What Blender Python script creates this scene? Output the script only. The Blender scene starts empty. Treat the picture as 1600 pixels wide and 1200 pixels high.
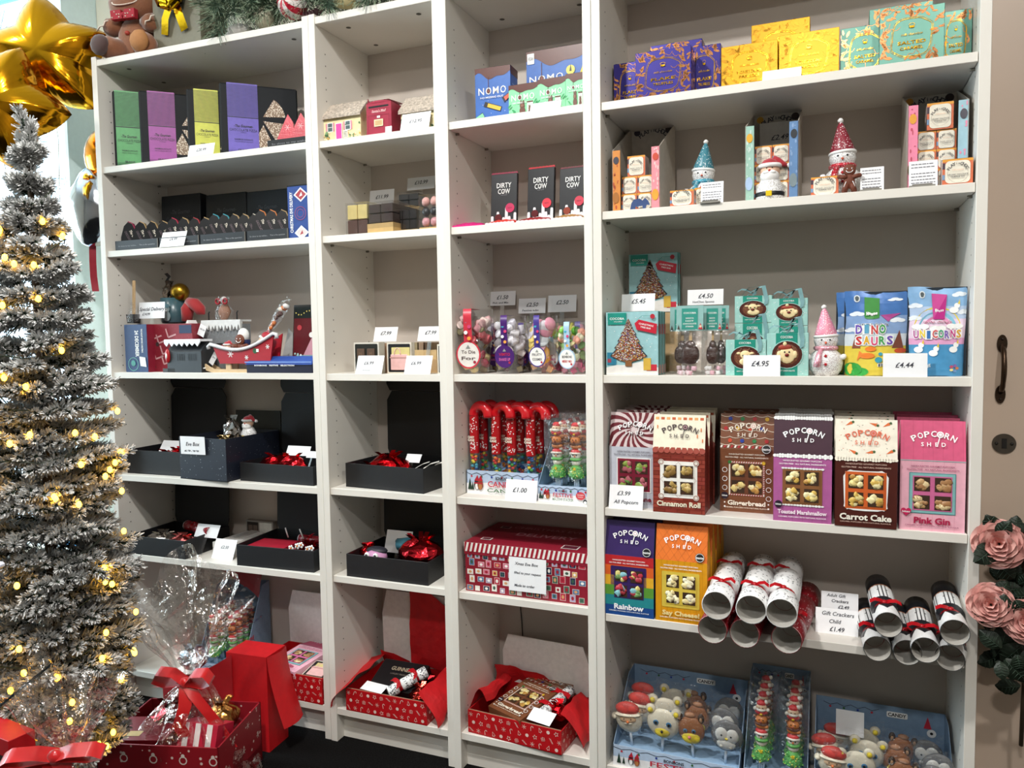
import bpy, math, random
from mathutils import Vector, Matrix, Euler, noise
random.seed(7)
R = math.radians; PI = math.pi
SC = bpy.context.scene; COL = SC.collection
# ------------------------------------------------------------------ camera
CAM = Vector((2.1205, -1.7785, 1.1685)); F = 1200.4
_y, _p, _r = .38965, -.0652, -.0165
_f = Vector((-math.sin(_y)*math.cos(_p), math.cos(_y)*math.cos(_p), math.sin(_p)))
_ri = Vector((math.cos(_y), math.sin(_y), 0)); _up = _ri.cross(_f)
RIGHT = _ri*math.cos(_r)+_up*math.sin(_r); UP = -_ri*math.sin(_r)+_up*math.cos(_r); FWD = _f
cd = bpy.data.cameras.new('camera'); cam = bpy.data.objects.new('camera', cd); COL.objects.link(cam)
cd.sensor_width = 36; cd.lens = 36*F/1600; cd.clip_start = .02
m = Matrix((RIGHT, UP, -FWD)).transposed().to_4x4(); m.translation = CAM; cam.matrix_world = m
SC.camera = cam
# ------------------------------------------------------------------ world, lamps, exposure
w = bpy.data.worlds.new('sky'); SC.world = w; w.use_nodes = True
nt = w.node_tree; bg = nt.nodes['Background']; bg.inputs[0].default_value = (.62, .84, 1, 1); bg.inputs[1].default_value = 3.0
def lamp(name, kind, loc, power, color, rot=(0, 0, 0), **k):
    d = bpy.data.lights.new(name, kind); d.energy = power; d.color = color
    for a, b in k.items(): setattr(d, a, b)
    o = bpy.data.objects.new(name, d); COL.objects.link(o); o.location = loc; o.rotation_euler = rot
    return o
lamp('ceiling_downlight_near', 'AREA', (1.15, -1.2, 2.6), 30, (1, .985, .95), shape='DISK', size=.12)
lamp('ceiling_downlight_right', 'AREA', (2.7, -1.5, 2.6), 15, (1, .97, .92), shape='DISK', size=.12)
lamp('ceiling_downlight_far', 'AREA', (2.0, -2.7, 2.7), 22, (1, .97, .93), shape='DISK', size=.2)
lamp('left_wall_fill', 'AREA', (-.35, -.75, 2.6), 7, (1, .98, .92), shape='DISK', size=.12)  # added fill that brightens the left wall, not a known ceiling lamp
lamp('side_window_daylight', 'AREA', (-2.12, -.75, 1.4), 42, (.74, .92, 1), rot=(0, R(-90), 0), shape='RECTANGLE', size=1.4, size_y=1.2)
lamp('window_daylight', 'AREA', (-1.1, .42, 1.5), 55, (.72, .9, 1), rot=(R(-90), 0, 0), shape='RECTANGLE', size=1.5, size_y=1.9)
SC.view_settings.view_transform = 'Standard'; SC.view_settings.look = 'None'
SC.view_settings.exposure = 0.56; SC.view_settings.gamma = 1; SC.view_settings.use_curve_mapping = False
SC.cycles.use_denoising = True
SC.cycles.max_bounces = 8; SC.cycles.transparent_max_bounces = 24
SC.cycles.caustics_reflective = False; SC.cycles.caustics_refractive = False
SC.cycles.sample_clamp_indirect = 4
# ------------------------------------------------------------------ materials
def lin(h):
    h = h.lstrip('#'); o = []
    for i in (0, 2, 4):
        c = int(h[i:i+2], 16)/255; o.append(c/12.92 if c <= .04045 else ((c+.055)/1.055)**2.4)
    return (*o, 1)
MC = {}
def C(h, r=.5, me=0, var=.06, sc=70, bump=0, bsc=200, spec=.5, coat=0, tr=0, sheen=0):
    """plain surface with a little procedural variation"""
    k = (h, r, me, var, sc, bump, bsc, spec, coat, tr, sheen)
    if k in MC: return MC[k]
    m = bpy.data.materials.new('surface_'+h.lstrip('#')); m.use_nodes = True; n = m.node_tree; b = n.nodes['Principled BSDF']
    b.inputs['Roughness'].default_value = r; b.inputs['Metallic'].default_value = me
    b.inputs['Specular IOR Level'].default_value = spec; b.inputs['Coat Weight'].default_value = coat
    if sheen: b.inputs['Sheen Weight'].default_value = sheen
    if tr: b.inputs['Transmission Weight'].default_value = tr
    tc = n.nodes.new('ShaderNodeTexCoord'); nz = n.nodes.new('ShaderNodeTexNoise'); nz.inputs['Scale'].default_value = sc
    n.links.new(tc.outputs['Object'], nz.inputs['Vector'])
    rp = n.nodes.new('ShaderNodeValToRGB'); c = lin(h)
    rp.color_ramp.elements[0].position = .3; rp.color_ramp.elements[1].position = .7
    rp.color_ramp.elements[0].color = (*[x*(1-var) for x in c[:3]], 1); rp.color_ramp.elements[1].color = (*[min(1, x*(1+var)) for x in c[:3]], 1)
    n.links.new(nz.outputs['Fac'], rp.inputs[0]); n.links.new(rp.outputs[0], b.inputs['Base Color'])
    if bump:
        n2 = n.nodes.new('ShaderNodeTexNoise'); n2.inputs['Scale'].default_value = bsc; n.links.new(tc.outputs['Object'], n2.inputs['Vector'])
        bp = n.nodes.new('ShaderNodeBump'); bp.inputs['Strength'].default_value = bump; bp.inputs['Distance'].default_value = .002
        n.links.new(n2.outputs['Fac'], bp.inputs['Height']); n.links.new(bp.outputs[0], b.inputs['Normal'])
    MC[k] = m; return m
def film(h='ffffff', a=.16, r=.08, key='film', bump=.5, bsc=25):
    """thin clear plastic: mostly transparent with glossy glints on its wrinkles"""
    k = (key, h, a, r, bump, bsc)
    if k in MC: return MC[k]
    m = bpy.data.materials.new('clear_'+key); m.use_nodes = True; n = m.node_tree; n.nodes.clear()
    out = n.nodes.new('ShaderNodeOutputMaterial'); mx = n.nodes.new('ShaderNodeMixShader'); t = n.nodes.new('ShaderNodeBsdfTransparent')
    g = n.nodes.new('ShaderNodeBsdfGlossy'); g.inputs['Roughness'].default_value = r; g.inputs['Color'].default_value = lin(h)
    t.inputs['Color'].default_value = (.97, .97, .97, 1)
    fr = n.nodes.new('ShaderNodeLayerWeight'); pw = n.nodes.new('ShaderNodeMath'); pw.operation = 'POWER'; pw.inputs[1].default_value = 3
    ml = n.nodes.new('ShaderNodeMath'); ad = n.nodes.new('ShaderNodeMath'); ad.operation = 'ADD'; ad.use_clamp = True; ad.inputs[1].default_value = a
    tc = n.nodes.new('ShaderNodeTexCoord'); nz = n.nodes.new('ShaderNodeTexNoise'); nz.inputs['Scale'].default_value = bsc; nz.inputs['Detail'].default_value = 3
    bp = n.nodes.new('ShaderNodeBump'); bp.inputs['Strength'].default_value = bump; bp.inputs['Distance'].default_value = .01
    n.links.new(tc.outputs['Object'], nz.inputs['Vector']); n.links.new(nz.outputs['Fac'], bp.inputs['Height'])
    n.links.new(bp.outputs[0], g.inputs['Normal']); n.links.new(fr.outputs['Facing'], pw.inputs[0]); n.links.new(pw.outputs[0], ml.inputs[0]); ml.operation = 'MULTIPLY'; ml.inputs[1].default_value = .6; n.links.new(ml.outputs[0], ad.inputs[0]); n.links.new(ad.outputs[0], mx.inputs[0])
    n.links.new(t.outputs[0], mx.inputs[1]); n.links.new(g.outputs[0], mx.inputs[2]); n.links.new(mx.outputs[0], out.inputs[0])
    MC[k] = m; return m
def glow(h, s):
    k = ('glow', h, s)
    if k in MC: return MC[k]
    m = bpy.data.materials.new('lit_'+h); m.use_nodes = True; b = m.node_tree.nodes['Principled BSDF']
    b.inputs['Base Color'].default_value = lin(h); b.inputs['Emission Color'].default_value = lin(h); b.inputs['Emission Strength'].default_value = s
    MC[k] = m; return m
def foil(h, r=.18, bsc=30, bump=.6):
    return C(h, r, 1, .1, 20, bump, bsc)
def speck(base, dot, sc=120, thr=.62, r=.5, me=0):
    """printed speckle: dots of one colour on another"""
    k = ('speck', base, dot, sc, thr, r, me)
    if k in MC: return MC[k]
    m = bpy.data.materials.new('speckled_'+base); m.use_nodes = True; n = m.node_tree; b = n.nodes['Principled BSDF']
    b.inputs['Roughness'].default_value = r; b.inputs['Metallic'].default_value = me
    tc = n.nodes.new('ShaderNodeTexCoord'); v = n.nodes.new('ShaderNodeTexVoronoi'); v.inputs['Scale'].default_value = sc
    n.links.new(tc.outputs['Object'], v.inputs['Vector'])
    rp = n.nodes.new('ShaderNodeValToRGB'); rp.color_ramp.interpolation = 'CONSTANT'
    rp.color_ramp.elements[0].color = lin(dot); rp.color_ramp.elements[1].color = lin(base); rp.color_ramp.elements[1].position = 1-thr
    n.links.new(v.outputs['Distance'], rp.inputs[0]); n.links.new(rp.outputs[0], b.inputs['Base Color'])
    MC[k] = m; return m
WHITE = C('f4f4f2', .6, var=.02); BLACK = C('0e0e10', .45, var=.1); INK = C('3a3a44', .6); RED = C('c4161c', .5); CARD = C('f6f6f8', .55, var=.015)
# ------------------------------------------------------------------ mesh builder
TX = {}
def textmesh(s, off=0.0):
    k = (s, off)
    if k not in TX:
        cu = bpy.data.curves.new('t', 'FONT'); cu.body = s; cu.size = 1; cu.resolution_u = 2; cu.offset = off; cu.align_x = 'LEFT'
        o = bpy.data.objects.new('t', cu); COL.objects.link(o)
        bpy.context.view_layer.update()
        me = bpy.data.meshes.new_from_object(o.evaluated_get(bpy.context.evaluated_depsgraph_get()))
        vs = [(v.co.x, v.co.y) for v in me.vertices]; fs = [tuple(p.vertices) for p in me.polygons]
        bpy.data.objects.remove(o); bpy.data.meshes.remove(me); bpy.data.curves.remove(cu)
        if not vs: vs = [(0, 0), (.3, 0)]
        TX[k] = (vs, fs, min(v[0] for v in vs), max(v[0] for v in vs), min(v[1] for v in vs), max(v[1] for v in vs))
    return TX[k]
class MB:
    def __init__(s): s.v = []; s.f = []; s.fm = []; s.ms = []; s.sm = []
    def add(s, vs, fs, mat, M=None, smooth=False):
        b = len(s.v)
        s.v += [tuple(M @ Vector(p)) for p in vs] if M is not None else [tuple(p) for p in vs]
        if mat not in s.ms: s.ms.append(mat)
        i = s.ms.index(mat)
        for f in fs: s.f.append(tuple(b+q for q in f)); s.fm.append(i); s.sm.append(smooth)
        return s
    def box(s, x0, y0, z0, x1, y1, z1, mat, M=None, b=0):
        if b:
            P = []
            for z, i in ((z0, b), (z0+b, 0), (z1-b, 0), (z1, b)):
                c = b
                P += [(x0+c+i*0, y0+i, z), (x1-c, y0+i, z), (x1-i, y0+c, z), (x1-i, y1-c, z), (x1-c, y1-i, z), (x0+c, y1-i, z), (x0+i, y1-c, z), (x0+i, y0+c, z)]
            fs = [tuple(range(7, -1, -1)), tuple(range(24, 32))]
            for L in range(3):
                for k in range(8): a = L*8+k; q = L*8+(k+1) % 8; fs.append((a, q, q+8, a+8))
            return s.add(P, fs, mat, M)
        P = [(x0, y0, z0), (x1, y0, z0), (x1, y1, z0), (x0, y1, z0), (x0, y0, z1), (x1, y0, z1), (x1, y1, z1), (x0, y1, z1)]
        return s.add(P, [(0, 3, 2, 1), (4, 5, 6, 7), (0, 1, 5, 4), (1, 2, 6, 5), (2, 3, 7, 6), (3, 0, 4, 7)], mat, M)
    def frustum(s, a, z0, bb, z1, mat, M=None):
        """a, bb = (x0,y0,x1,y1) rectangles at z0 and z1"""
        P = [(a[0], a[1], z0), (a[2], a[1], z0), (a[2], a[3], z0), (a[0], a[3], z0), (bb[0], bb[1], z1), (bb[2], bb[1], z1), (bb[2], bb[3], z1), (bb[0], bb[3], z1)]
        return s.add(P, [(0, 3, 2, 1), (4, 5, 6, 7), (0, 1, 5, 4), (1, 2, 6, 5), (2, 3, 7, 6), (3, 0, 4, 7)], mat, M)
    def slab(s, poly, y0, y1, mat, M=None, smooth=False):
        """outline in x,z (counter-clockwise seen from the front) given thickness along y"""
        n = len(poly); P = [(x, y0, z) for x, z in poly]+[(x, y1, z) for x, z in poly]
        fs = [tuple(range(n)), tuple(range(2*n-1, n-1, -1))]+[(i, i+n, (i+1) % n+n, (i+1) % n) for i in range(n)]
        return s.add(P, fs, mat, M, smooth)
    def tube(s, pts, r, mat, n=8, M=None, cap=True, smooth=True):
        pts = [Vector(p) for p in pts]; P = []; fs = []; K = len(pts)
        rr = r if isinstance(r, (list, tuple)) else [r]*K
        t0 = (pts[1]-pts[0]).normalized(); a = t0.orthogonal().normalized()
        for i, p in enumerate(pts):
            t = (pts[min(i+1, K-1)]-pts[max(i-1, 0)]).normalized()
            a = (a-t*a.dot(t)); a = a.normalized() if a.length > 1e-6 else t.orthogonal().normalized(); b = t.cross(a)
            for k in range(n): q = 2*PI*k/n; P.append(tuple(p+(a*math.cos(q)+b*math.sin(q))*rr[i]))
        for i in range(K-1):
            for k in range(n): fs.append((i*n+k, i*n+(k+1) % n, (i+1)*n+(k+1) % n, (i+1)*n+k))
        if cap: fs += [tuple(range(n-1, -1, -1)), tuple(range((K-1)*n, K*n))]
        return s.add(P, fs, mat, M, smooth)
    def lathe(s, prof, mat, n=20, M=None, smooth=True, cap=True):
        P = []; fs = []; K = len(prof)
        for r, z in prof:
            for k in range(n): q = 2*PI*k/n; P.append((r*math.cos(q), r*math.sin(q), z))
        for i in range(K-1):
            for k in range(n): fs.append((i*n+k, i*n+(k+1) % n, (i+1)*n+(k+1) % n, (i+1)*n+k))
        if cap and prof[0][0] > 1e-6: fs.append(tuple(range(n-1, -1, -1)))
        if cap and prof[-1][0] > 1e-6: fs.append(tuple(range((K-1)*n, K*n)))
        return s.add(P, fs, mat, M, smooth)
    def ball(s, c, r, mat, n=12, M=None, sq=None, wob=0):
        r = r if isinstance(r, (tuple, list)) else (r, r, r); P = []; fs = []; m_ = max(4, n//2)
        for i in range(m_+1):
            t = PI*i/m_
            for k in range(n):
                q = 2*PI*k/n; d = (math.sin(t)*math.cos(q), math.sin(t)*math.sin(q), math.cos(t))
                if sq: d = tuple(math.copysign(abs(x)**sq, x) for x in d)
                g = 1+(wob*noise.noise(Vector(d)*2.3+Vector(c)*90) if wob else 0)
                P.append((c[0]+r[0]*d[0]*g, c[1]+r[1]*d[1]*g, c[2]+r[2]*d[2]*g))
        for i in range(m_):
            for k in range(n): fs.append((i*n+k, (i+1)*n+k, (i+1)*n+(k+1) % n, i*n+(k+1) % n))
        return s.add(P, fs, mat, M, True)
    def strip(s, pts, wv, mat, M=None, th=.0006):
        """a ribbon: path points, width vector (or one per point)"""
        P = []; fs = []; K = len(pts)
        for i, p in enumerate(pts):
            p = Vector(p); wi = Vector(wv[i]) if isinstance(wv, list) else Vector(wv)
            P += [tuple(p-wi/2), tuple(p+wi/2)]
        for i in range(K-1): fs.append((2*i, 2*i+1, 2*i+3, 2*i+2))
        return s.add(P, fs, mat, M, True)
    def grid(s, fn, nu, nv, mat, M=None, smooth=True, closed=False):
        P = [fn(i/(nu if closed else nu-1) if nu > 1 else 0, j/(nv-1)) for j in range(nv) for i in range(nu)]; fs = []
        for j in range(nv-1):
            for i in range(nu if closed else nu-1): k = (i+1) % nu; fs.append((j*nu+i, j*nu+k, (j+1)*nu+k, (j+1)*nu+i))
        return s.add(P, fs, mat, M, smooth)
    def mesh(s, name):
        me = bpy.data.meshes.new(name); me.from_pydata(s.v, [], s.f)
        for x in s.ms: me.materials.append(x)
        me.polygons.foreach_set('material_index', s.fm); me.polygons.foreach_set('use_smooth', s.sm); me.update()
        return me
    def part(s, name, parent, label=None, kind=None):
        o = bpy.data.objects.new(name, s.mesh(name)); COL.objects.link(o); o.parent = parent
        if label: o['label'] = label
        if kind: o['kind'] = kind
        return o
    def top(s, name, label, cat, M=None, group=None, kind=None):
        o = bpy.data.objects.new(name, s.mesh(name)); COL.objects.link(o)
        if M is not None: o.matrix_world = M
        if kind: o['kind'] = kind
        if label: o['label'] = label; o['category'] = cat
        if group: o['group'] = group
        return o
def thing(name, label, cat, M, group=None):
    o = bpy.data.objects.new(name, None); COL.objects.link(o); o.empty_display_size = .02; o.matrix_world = M
    o['label'] = label; o['category'] = cat
    if group: o['group'] = group
    return o
def dup(root, M, label=None, group=None):
    r = root.copy(); COL.objects.link(r); r.matrix_world = M
    if label: r['label'] = label
    if group: r['group'] = group
    for ch in list(root.children):
        c = ch.copy(); COL.objects.link(c); c.parent = r
        for g in ch.children:
            d = g.copy(); COL.objects.link(d); d.parent = c
    return r
class Face:
    """a printed face: draws shapes a hair proud of a plane; u right, v up, metres"""
    def __init__(s, mb, M, lay=.00025): s.mb = mb; s.M = M; s.n = 1; s.lay = lay
    def L(s): s.n += 1; return s.n*s.lay
    def poly(s, pts, mat, d=None):
        z = s.L() if d is None else d
        s.mb.add([(x, y, z) for x, y in pts], [tuple(range(len(pts)))], mat, s.M); return s
    def rect(s, x0, y0, x1, y1, mat): return s.poly([(x0, y0), (x1, y0), (x1, y1), (x0, y1)], mat)
    def oval(s, cx, cy, rx, mat, ry=None, n=20):
        ry = ry or rx; return s.poly([(cx+rx*math.cos(2*PI*k/n), cy+ry*math.sin(2*PI*k/n)) for k in range(n)], mat)
    def ring(s, cx, cy, r, w_, mat, n=20, ry=None):
        ry = ry or r; z = s.L(); P = []; 
        for k in range(n): q = 2*PI*k/n; P += [(cx+r*math.cos(q), cy+ry*math.sin(q), z), (cx+(r-w_)*math.cos(q), cy+(ry-w_)*math.sin(q), z)]
        s.mb.add(P, [(2*k, (2*k+2) % (2*n), (2*k+3) % (2*n), 2*k+1) for k in range(n)], mat, s.M); return s
    def rrect(s, x0, y0, x1, y1, r, mat):
        P = []
        for cx, cy, a in ((x1-r, y0+r, -90), (x1-r, y1-r, 0), (x0+r, y1-r, 90), (x0+r, y0+r, 180)):
            for k in range(5): q = R(a+k*22.5); P.append((cx+r*math.cos(q), cy+r*math.sin(q)))
        return s.poly(P, mat)
    def line(s, pts, w_, mat):
        z = s.L()
        for (a, b), (c, d) in zip(pts, pts[1:]):
            l = math.hypot(c-a, d-b) or 1; nx, ny = -(d-b)/l*w_/2, (c-a)/l*w_/2
            s.mb.add([(a-nx, b-ny, z), (c-nx, d-ny, z), (c+nx, d+ny, z), (a+nx, b+ny, z)], [(0, 1, 2, 3)], mat, s.M)
        return s
    def text(s, t, cx, cy, h, mat, w=None, off=0.0, shear=0.0, rot=0.0, al='c', z=None):
        """h: height of a capital; w: squeeze to this width"""
        vs, fs, x0, x1, y0, y1 = textmesh(t, off); k = h/.70; kx = k if w is None else w/max(.01, x1-x0)
        z = s.L() if z is None else z; c, sn = math.cos(rot), math.sin(rot); ox = {'c': (x0+x1)/2, 'l': x0, 'r': x1}[al]
        P = []
        for x, y in vs:
            a = (x-ox)*kx+shear*y*k; b = (y-.35)*k; P.append((cx+a*c-b*sn, cy+a*sn+b*c, z))
        s.mb.add(P, fs, mat, s.M); return s
    def arc(s, t, cx, cy, rad, h, span, mat, off=.03, up=True, kx=1.0, glyph=None):
        """letters along an arc centred under (cx,cy = middle letter's place)"""
        n = len(t); z = s.L(); oy = cy-rad if up else cy+rad
        for i, ch in enumerate(t):
            q = (i-(n-1)/2)/max(1, n-1)*span
            x = cx+rad*math.sin(q); y = oy+(rad if up else -rad)*math.cos(q)
            if ch != ' ': s.text(ch, x, y, h, mat, off=off, rot=-q if up else q, z=z)
        return s
def fr(w, h, y=0, x0=0):
    """matrix of the front face (facing -y) of a box whose front lower left corner is (x0,y,0)"""
    return Matrix(((1, 0, 0, x0), (0, 0, -1, y), (0, 1, 0, 0), (0, 0, 0, 1)))
def face_right(x): return Matrix(((0, 0, 1, x), (1, 0, 0, 0), (0, 1, 0, 0), (0, 0, 0, 1)))      # u = +y
def face_left(x, d): return Matrix(((0, 0, -1, x), (-1, 0, 0, d), (0, 1, 0, 0), (0, 0, 0, 1)))   # u = -y
def face_top(z, x0=0, y0=0): return Matrix(((1, 0, 0, x0), (0, 1, 0, y0), (0, 0, 1, z), (0, 0, 0, 1)))
# ------------------------------------------------------------------ the four shelf units: frames and shelf heights
UN = {1: (-.0018, -.0058, .0258, .80), 2: (.8005, .0124, .0015, .40), 3: (1.2018, .0075, -.0116, .40), 4: (1.6084, -.0142, -.0070, .80)}
SH = {1: {'T': 2.036, 1: 1.709, 2: 1.449, 3: 1.067, 4: .739, 5: .484, 'B': .098},
      2: {'T': 2.038, 1: 1.706, 2: 1.447, 3: 1.065, 4: .741, 5: .489, 'B': .0985},
      3: {'T': 2.042, 1: 1.709, 2: 1.444, 3: 1.0655, 4: .743, 5: .489, 'B': .103},
      4: {'T': 2.036, 1: 1.701, 2: 1.4505, 3: 1.067, 4: .748, 5: .4886, 'B': .108}}
PT, ST, DP, HT = .0205, .019, .268, 2.04
def UM(u): return Matrix.Translation((UN[u][0], UN[u][1], 0)) @ Matrix.Rotation(UN[u][2], 4, 'Z')
def ray(px, py): return FWD+RIGHT*((px-800)/F)-UP*((py-600)/F)
def LP(u, px, py, d):
    """point seen at photo pixel (px,py) at depth d behind unit u's front: local x and height"""
    Mi = UM(u).inverted(); o = Mi @ CAM; v = Mi.to_3x3() @ ray(px, py); p = o+v*((d-o.y)/v.y); return p.x, p.z
def LZ(u, px, py, k):
    """point seen at pixel lying on shelf k: local x and depth"""
    z = SH[u][k] if k in SH[u] else k; Mi = UM(u).inverted(); o = Mi @ CAM; v = Mi.to_3x3() @ ray(px, py); p = o+v*((z-o.z)/v.z); return p.x, p.y
def AT(u, x, d, k, yaw=0, lift=0.0, tilt=0, roll=0):
    z = SH[u][k] if k in SH[u] else k
    return UM(u) @ Matrix.Translation((x, d, z+lift)) @ Matrix.Rotation(R(yaw), 4, 'Z') @ Matrix.Rotation(R(tilt), 4, 'X') @ Matrix.Rotation(R(roll), 4, 'Y')
def WY(px, py, y):
    v = ray(px, py); return CAM+v*((y-CAM.y)/v.y)
def WZ(px, py, z):
    v = ray(px, py); return CAM+v*((z-CAM.z)/v.z)
def T(x, y, z, yaw=0): return Matrix.Translation((x, y, z)) @ Matrix.Rotation(R(yaw), 4, 'Z')
def SPAN(u, pl, pr, py, d, k, pt):
    """box front at depth d: local x, width, height above shelf k from pixel columns pl..pr at row py and the top row pt"""
    a = LP(u, pl, py, d)[0]; b = LP(u, pr, py, d)[0]; h = LP(u, (pl+pr)/2, pt, d)[1]-SH[u][k]; return a, b-a, h
# ================================================================== the room
def struct(name, mb, M=None): return mb.top(name, None, None, M, kind='structure')
PAINT = C('e9e2cf', .7, var=.03, sc=6, bump=.08, bsc=90); SHW = C('e6e1d8', .42, var=.02, sc=8, bump=.03, bsc=150); SHB = C('ccc1b7', .55, var=.02, sc=8)
def carpet():
    m = C('0e0d0d', 1, 0, .9, 260, 1.0, 420, spec=.1); return m
b = MB(); b.box(-2.2, -4.3, -.05, 3.4, .9, 0, carpet()); struct('floor', b)
b = MB(); b.box(-2.2, -4.3, 2.75, 3.4, .9, 2.8, C('eeeeea', .8, var=.01)); struct('ceiling', b)
b = MB(); b.box(-.33, .30, 0, 2.47, .42, 2.75, PAINT); struct('wall_back', b)
b = MB(); b.box(-2.2, .30, 2.6, -.33, .42, 2.75, PAINT).box(-2.2, .30, 0, -.33, .42, .35, PAINT); struct('wall_window', b)
b = MB(); b.box(-2.3, -4.3, 0, -2.2, -1.4, 2.75, PAINT).box(-2.3, -.1, 0, -2.2, .9, 2.75, PAINT).box(-2.3, -1.4, 0, -2.2, -.1, .65, PAINT).box(-2.3, -1.4, 2.15, -2.2, -.1, 2.75, PAINT); struct('wall_left', b)
r2 = bpy.data.objects.new('window_2', None); COL.objects.link(r2); r2['kind'] = 'structure'
b = MB(); b.box(-2.28, -1.4, .65, -2.23, -1.35, 2.15, C('3f9fe0', .45)).box(-2.28, -.15, .65, -2.23, -.1, 2.15, C('3f9fe0', .45)).box(-2.28, -1.35, .65, -2.23, -.15, .7, C('3f9fe0', .45)).box(-2.28, -1.35, 2.1, -2.23, -.15, 2.15, C('3f9fe0', .45)); b.part('window_frame', r2)
b = MB(); b.box(3.4, -4.3, 0, 3.5, .9, 2.75, C('8d857c', .8, var=.1)); struct('wall_right', b)
b = MB(); b.box(-2.2, -4.4, 0, 3.4, -4.3, 2.75, C('857e76', .8, var=.1)); struct('wall_front', b)
# window with blue frame and frosted pale reveal beside the shelves
bl = C('3f9fe0', .45); wf = C('e4f4f4', .5, var=.02)
root = bpy.data.objects.new('window_1', None); COL.objects.link(root); root['kind'] = 'structure'
b = MB()
b.box(-.345, .16, .35, -.331, .42, 2.6, wf)
b.part('window_reveal', root)
b = MB()
b.box(-.43, .35, .35, -.395, .41, 2.6, bl).box(-.392, .35, .35, -.348, .41, 2.6, bl).box(-2.2, .35, .35, -.43, .41, .42, bl).box(-2.2, .35, 2.53, -.43, .41, 2.6, bl).box(-1.32, .35, .42, -1.27, .41, 2.53, bl)
b.part('window_frame', root)
b = MB(); b.box(-2.2, .375, .42, -.43, .38, 2.53, film('dff2ff', .04, .02, 'pane', 0, 1)); b.part('pane', root)
# door at the right with its pull handle and keyhole
DC = C('d2bdab', .38, var=.05, sc=3, bump=.12, bsc=14); DY = .10
root = bpy.data.objects.new('door_1', None); COL.objects.link(root); root['kind'] = 'structure'
MD = T(2.465, DY, 0)
b = MB(); b.box(-.05, 0, 0, .135, .06, 2.7, DC, MD).box(.137, -.004, 0, .8, .06, 2.7, DC, MD)
b.part('door_panel', root)
br = C('4b3b2f', .3, .9, .15, 40); dk = C('120d0a', .5)
def WD(px, py):
    v = WY(px, py, DY); return v.x, v.z
(hx, hz), (hx2, hz2) = WD(1565.5, 537), WD(1562.5, 616)
h = MB()
for x, z, s in ((hx, hz, 1), (hx2, hz2, -1)):
    P = [(x+.0095*math.cos(R(a)), z+s*.008*0+.019*math.sin(R(a))) for a in range(0, 360, 20)]
    h.slab(P, DY-.004, DY, br).ball((x, DY-.0045, z+s*.010), .0032, dk, 8).ball((x, DY-.006, z+s*.010), .0018, br, 8)
pts = []
for i in range(15):
    t = i/14; pts.append((hx+(hx2-hx)*t, DY-.004-.028*math.sin(PI*t)**.5, hz-.004+(hz2-hz+.008)*t))
h.tube(pts, [.0045+.0018*math.sin(PI*i/14)-(.001 if 2 < i < 12 else 0) for i in range(15)], br, 10); h.part('door_handle', root)
kx, kz = WD(1568.5, 693)
h = MB(); h.slab([(kx+.022*math.cos(R(a)), kz+.021*math.sin(R(a))) for a in range(0, 360, 12)], DY-.003, DY, C('6f665c', .35, .9, .1))
h.ball((kx-.014, DY-.003, kz), .0035, dk, 8).ball((kx+.014, DY-.003, kz), .0035, dk, 8).box(kx-.0045, DY-.0045, kz-.010, kx+.0045, DY-.003, kz+.011, dk); h.part('keyhole_plate', root)
# ------------------------------------------------------------------ shelf units
holes = C('5d574e', .7)
LAB = {1: 'wide white bookcase unit beside the snowy tree, holding black gift boxes', 2: 'narrow white bookcase unit with the red post box pack near its top',
       3: 'narrow white bookcase unit with red candy canes and clear sweet tubs', 4: 'wide white bookcase unit beside the door, full of popcorn boxes'}
for u in UN:
    W = UN[u][3]; t = thing('bookcase', LAB[u], 'bookcase', UM(u))
    for x in (0, W-PT):
        b = MB(); b.box(x, 0, 0, x+PT, DP+.012, HT+(.006 if u < 3 else .004), SHW, b=.0008)
        fx = Face(b, face_right(x+PT) if x == 0 else face_left(x, DP))
        for z in [.16+.032*i for i in range(57)]:
            for dy in (.045, .225):
                fx.n = 0; fx.oval(dy, z, .0022, holes, n=7)
        b.part('side_panel', t)
    b = MB(); b.box(PT, DP-.004, .06, W-PT, DP+.004, HT-.005, SHB)
    b.part('back_panel', t)
    for k, z in SH[u].items():
        b = MB(); e = .0 if k in ('T', 3, 'B') else .0012
        b.box(PT+e, (.002 if k == 'T' else .004), z-ST, W-PT-e, DP-.004, z, SHW, b=.0008)
        if k == 'T':
            f = Face(b, Matrix(((1, 0, 0, 0), (0, -1, 0, 0), (0, 0, -1, z-ST), (0, 0, 0, 1))))
            for x in (.09, W-.09):
                for y in (.06, .2): f.oval(x, -y, .007, holes)
        b.part('shelf', t)
        if k in (1, 2, 4, 5):
            for x in (PT, W-PT):
                s_ = 1 if x == PT else -1
                for y in (.045, .225): MB().tube([(x-.001*s_, y, z-ST-.003), (x+.009*s_, y, z-ST-.003)], .003, C('8a8478', .4, .5), 6).part('shelf_pin', t)
    b = MB(); b.box(PT, .035, 0, W-PT, .053, SH[u]['B']-ST, SHW)
    b.box(PT, .0345, 0, W-PT, .036, .03, SHW); b.part('plinth', t)
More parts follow.
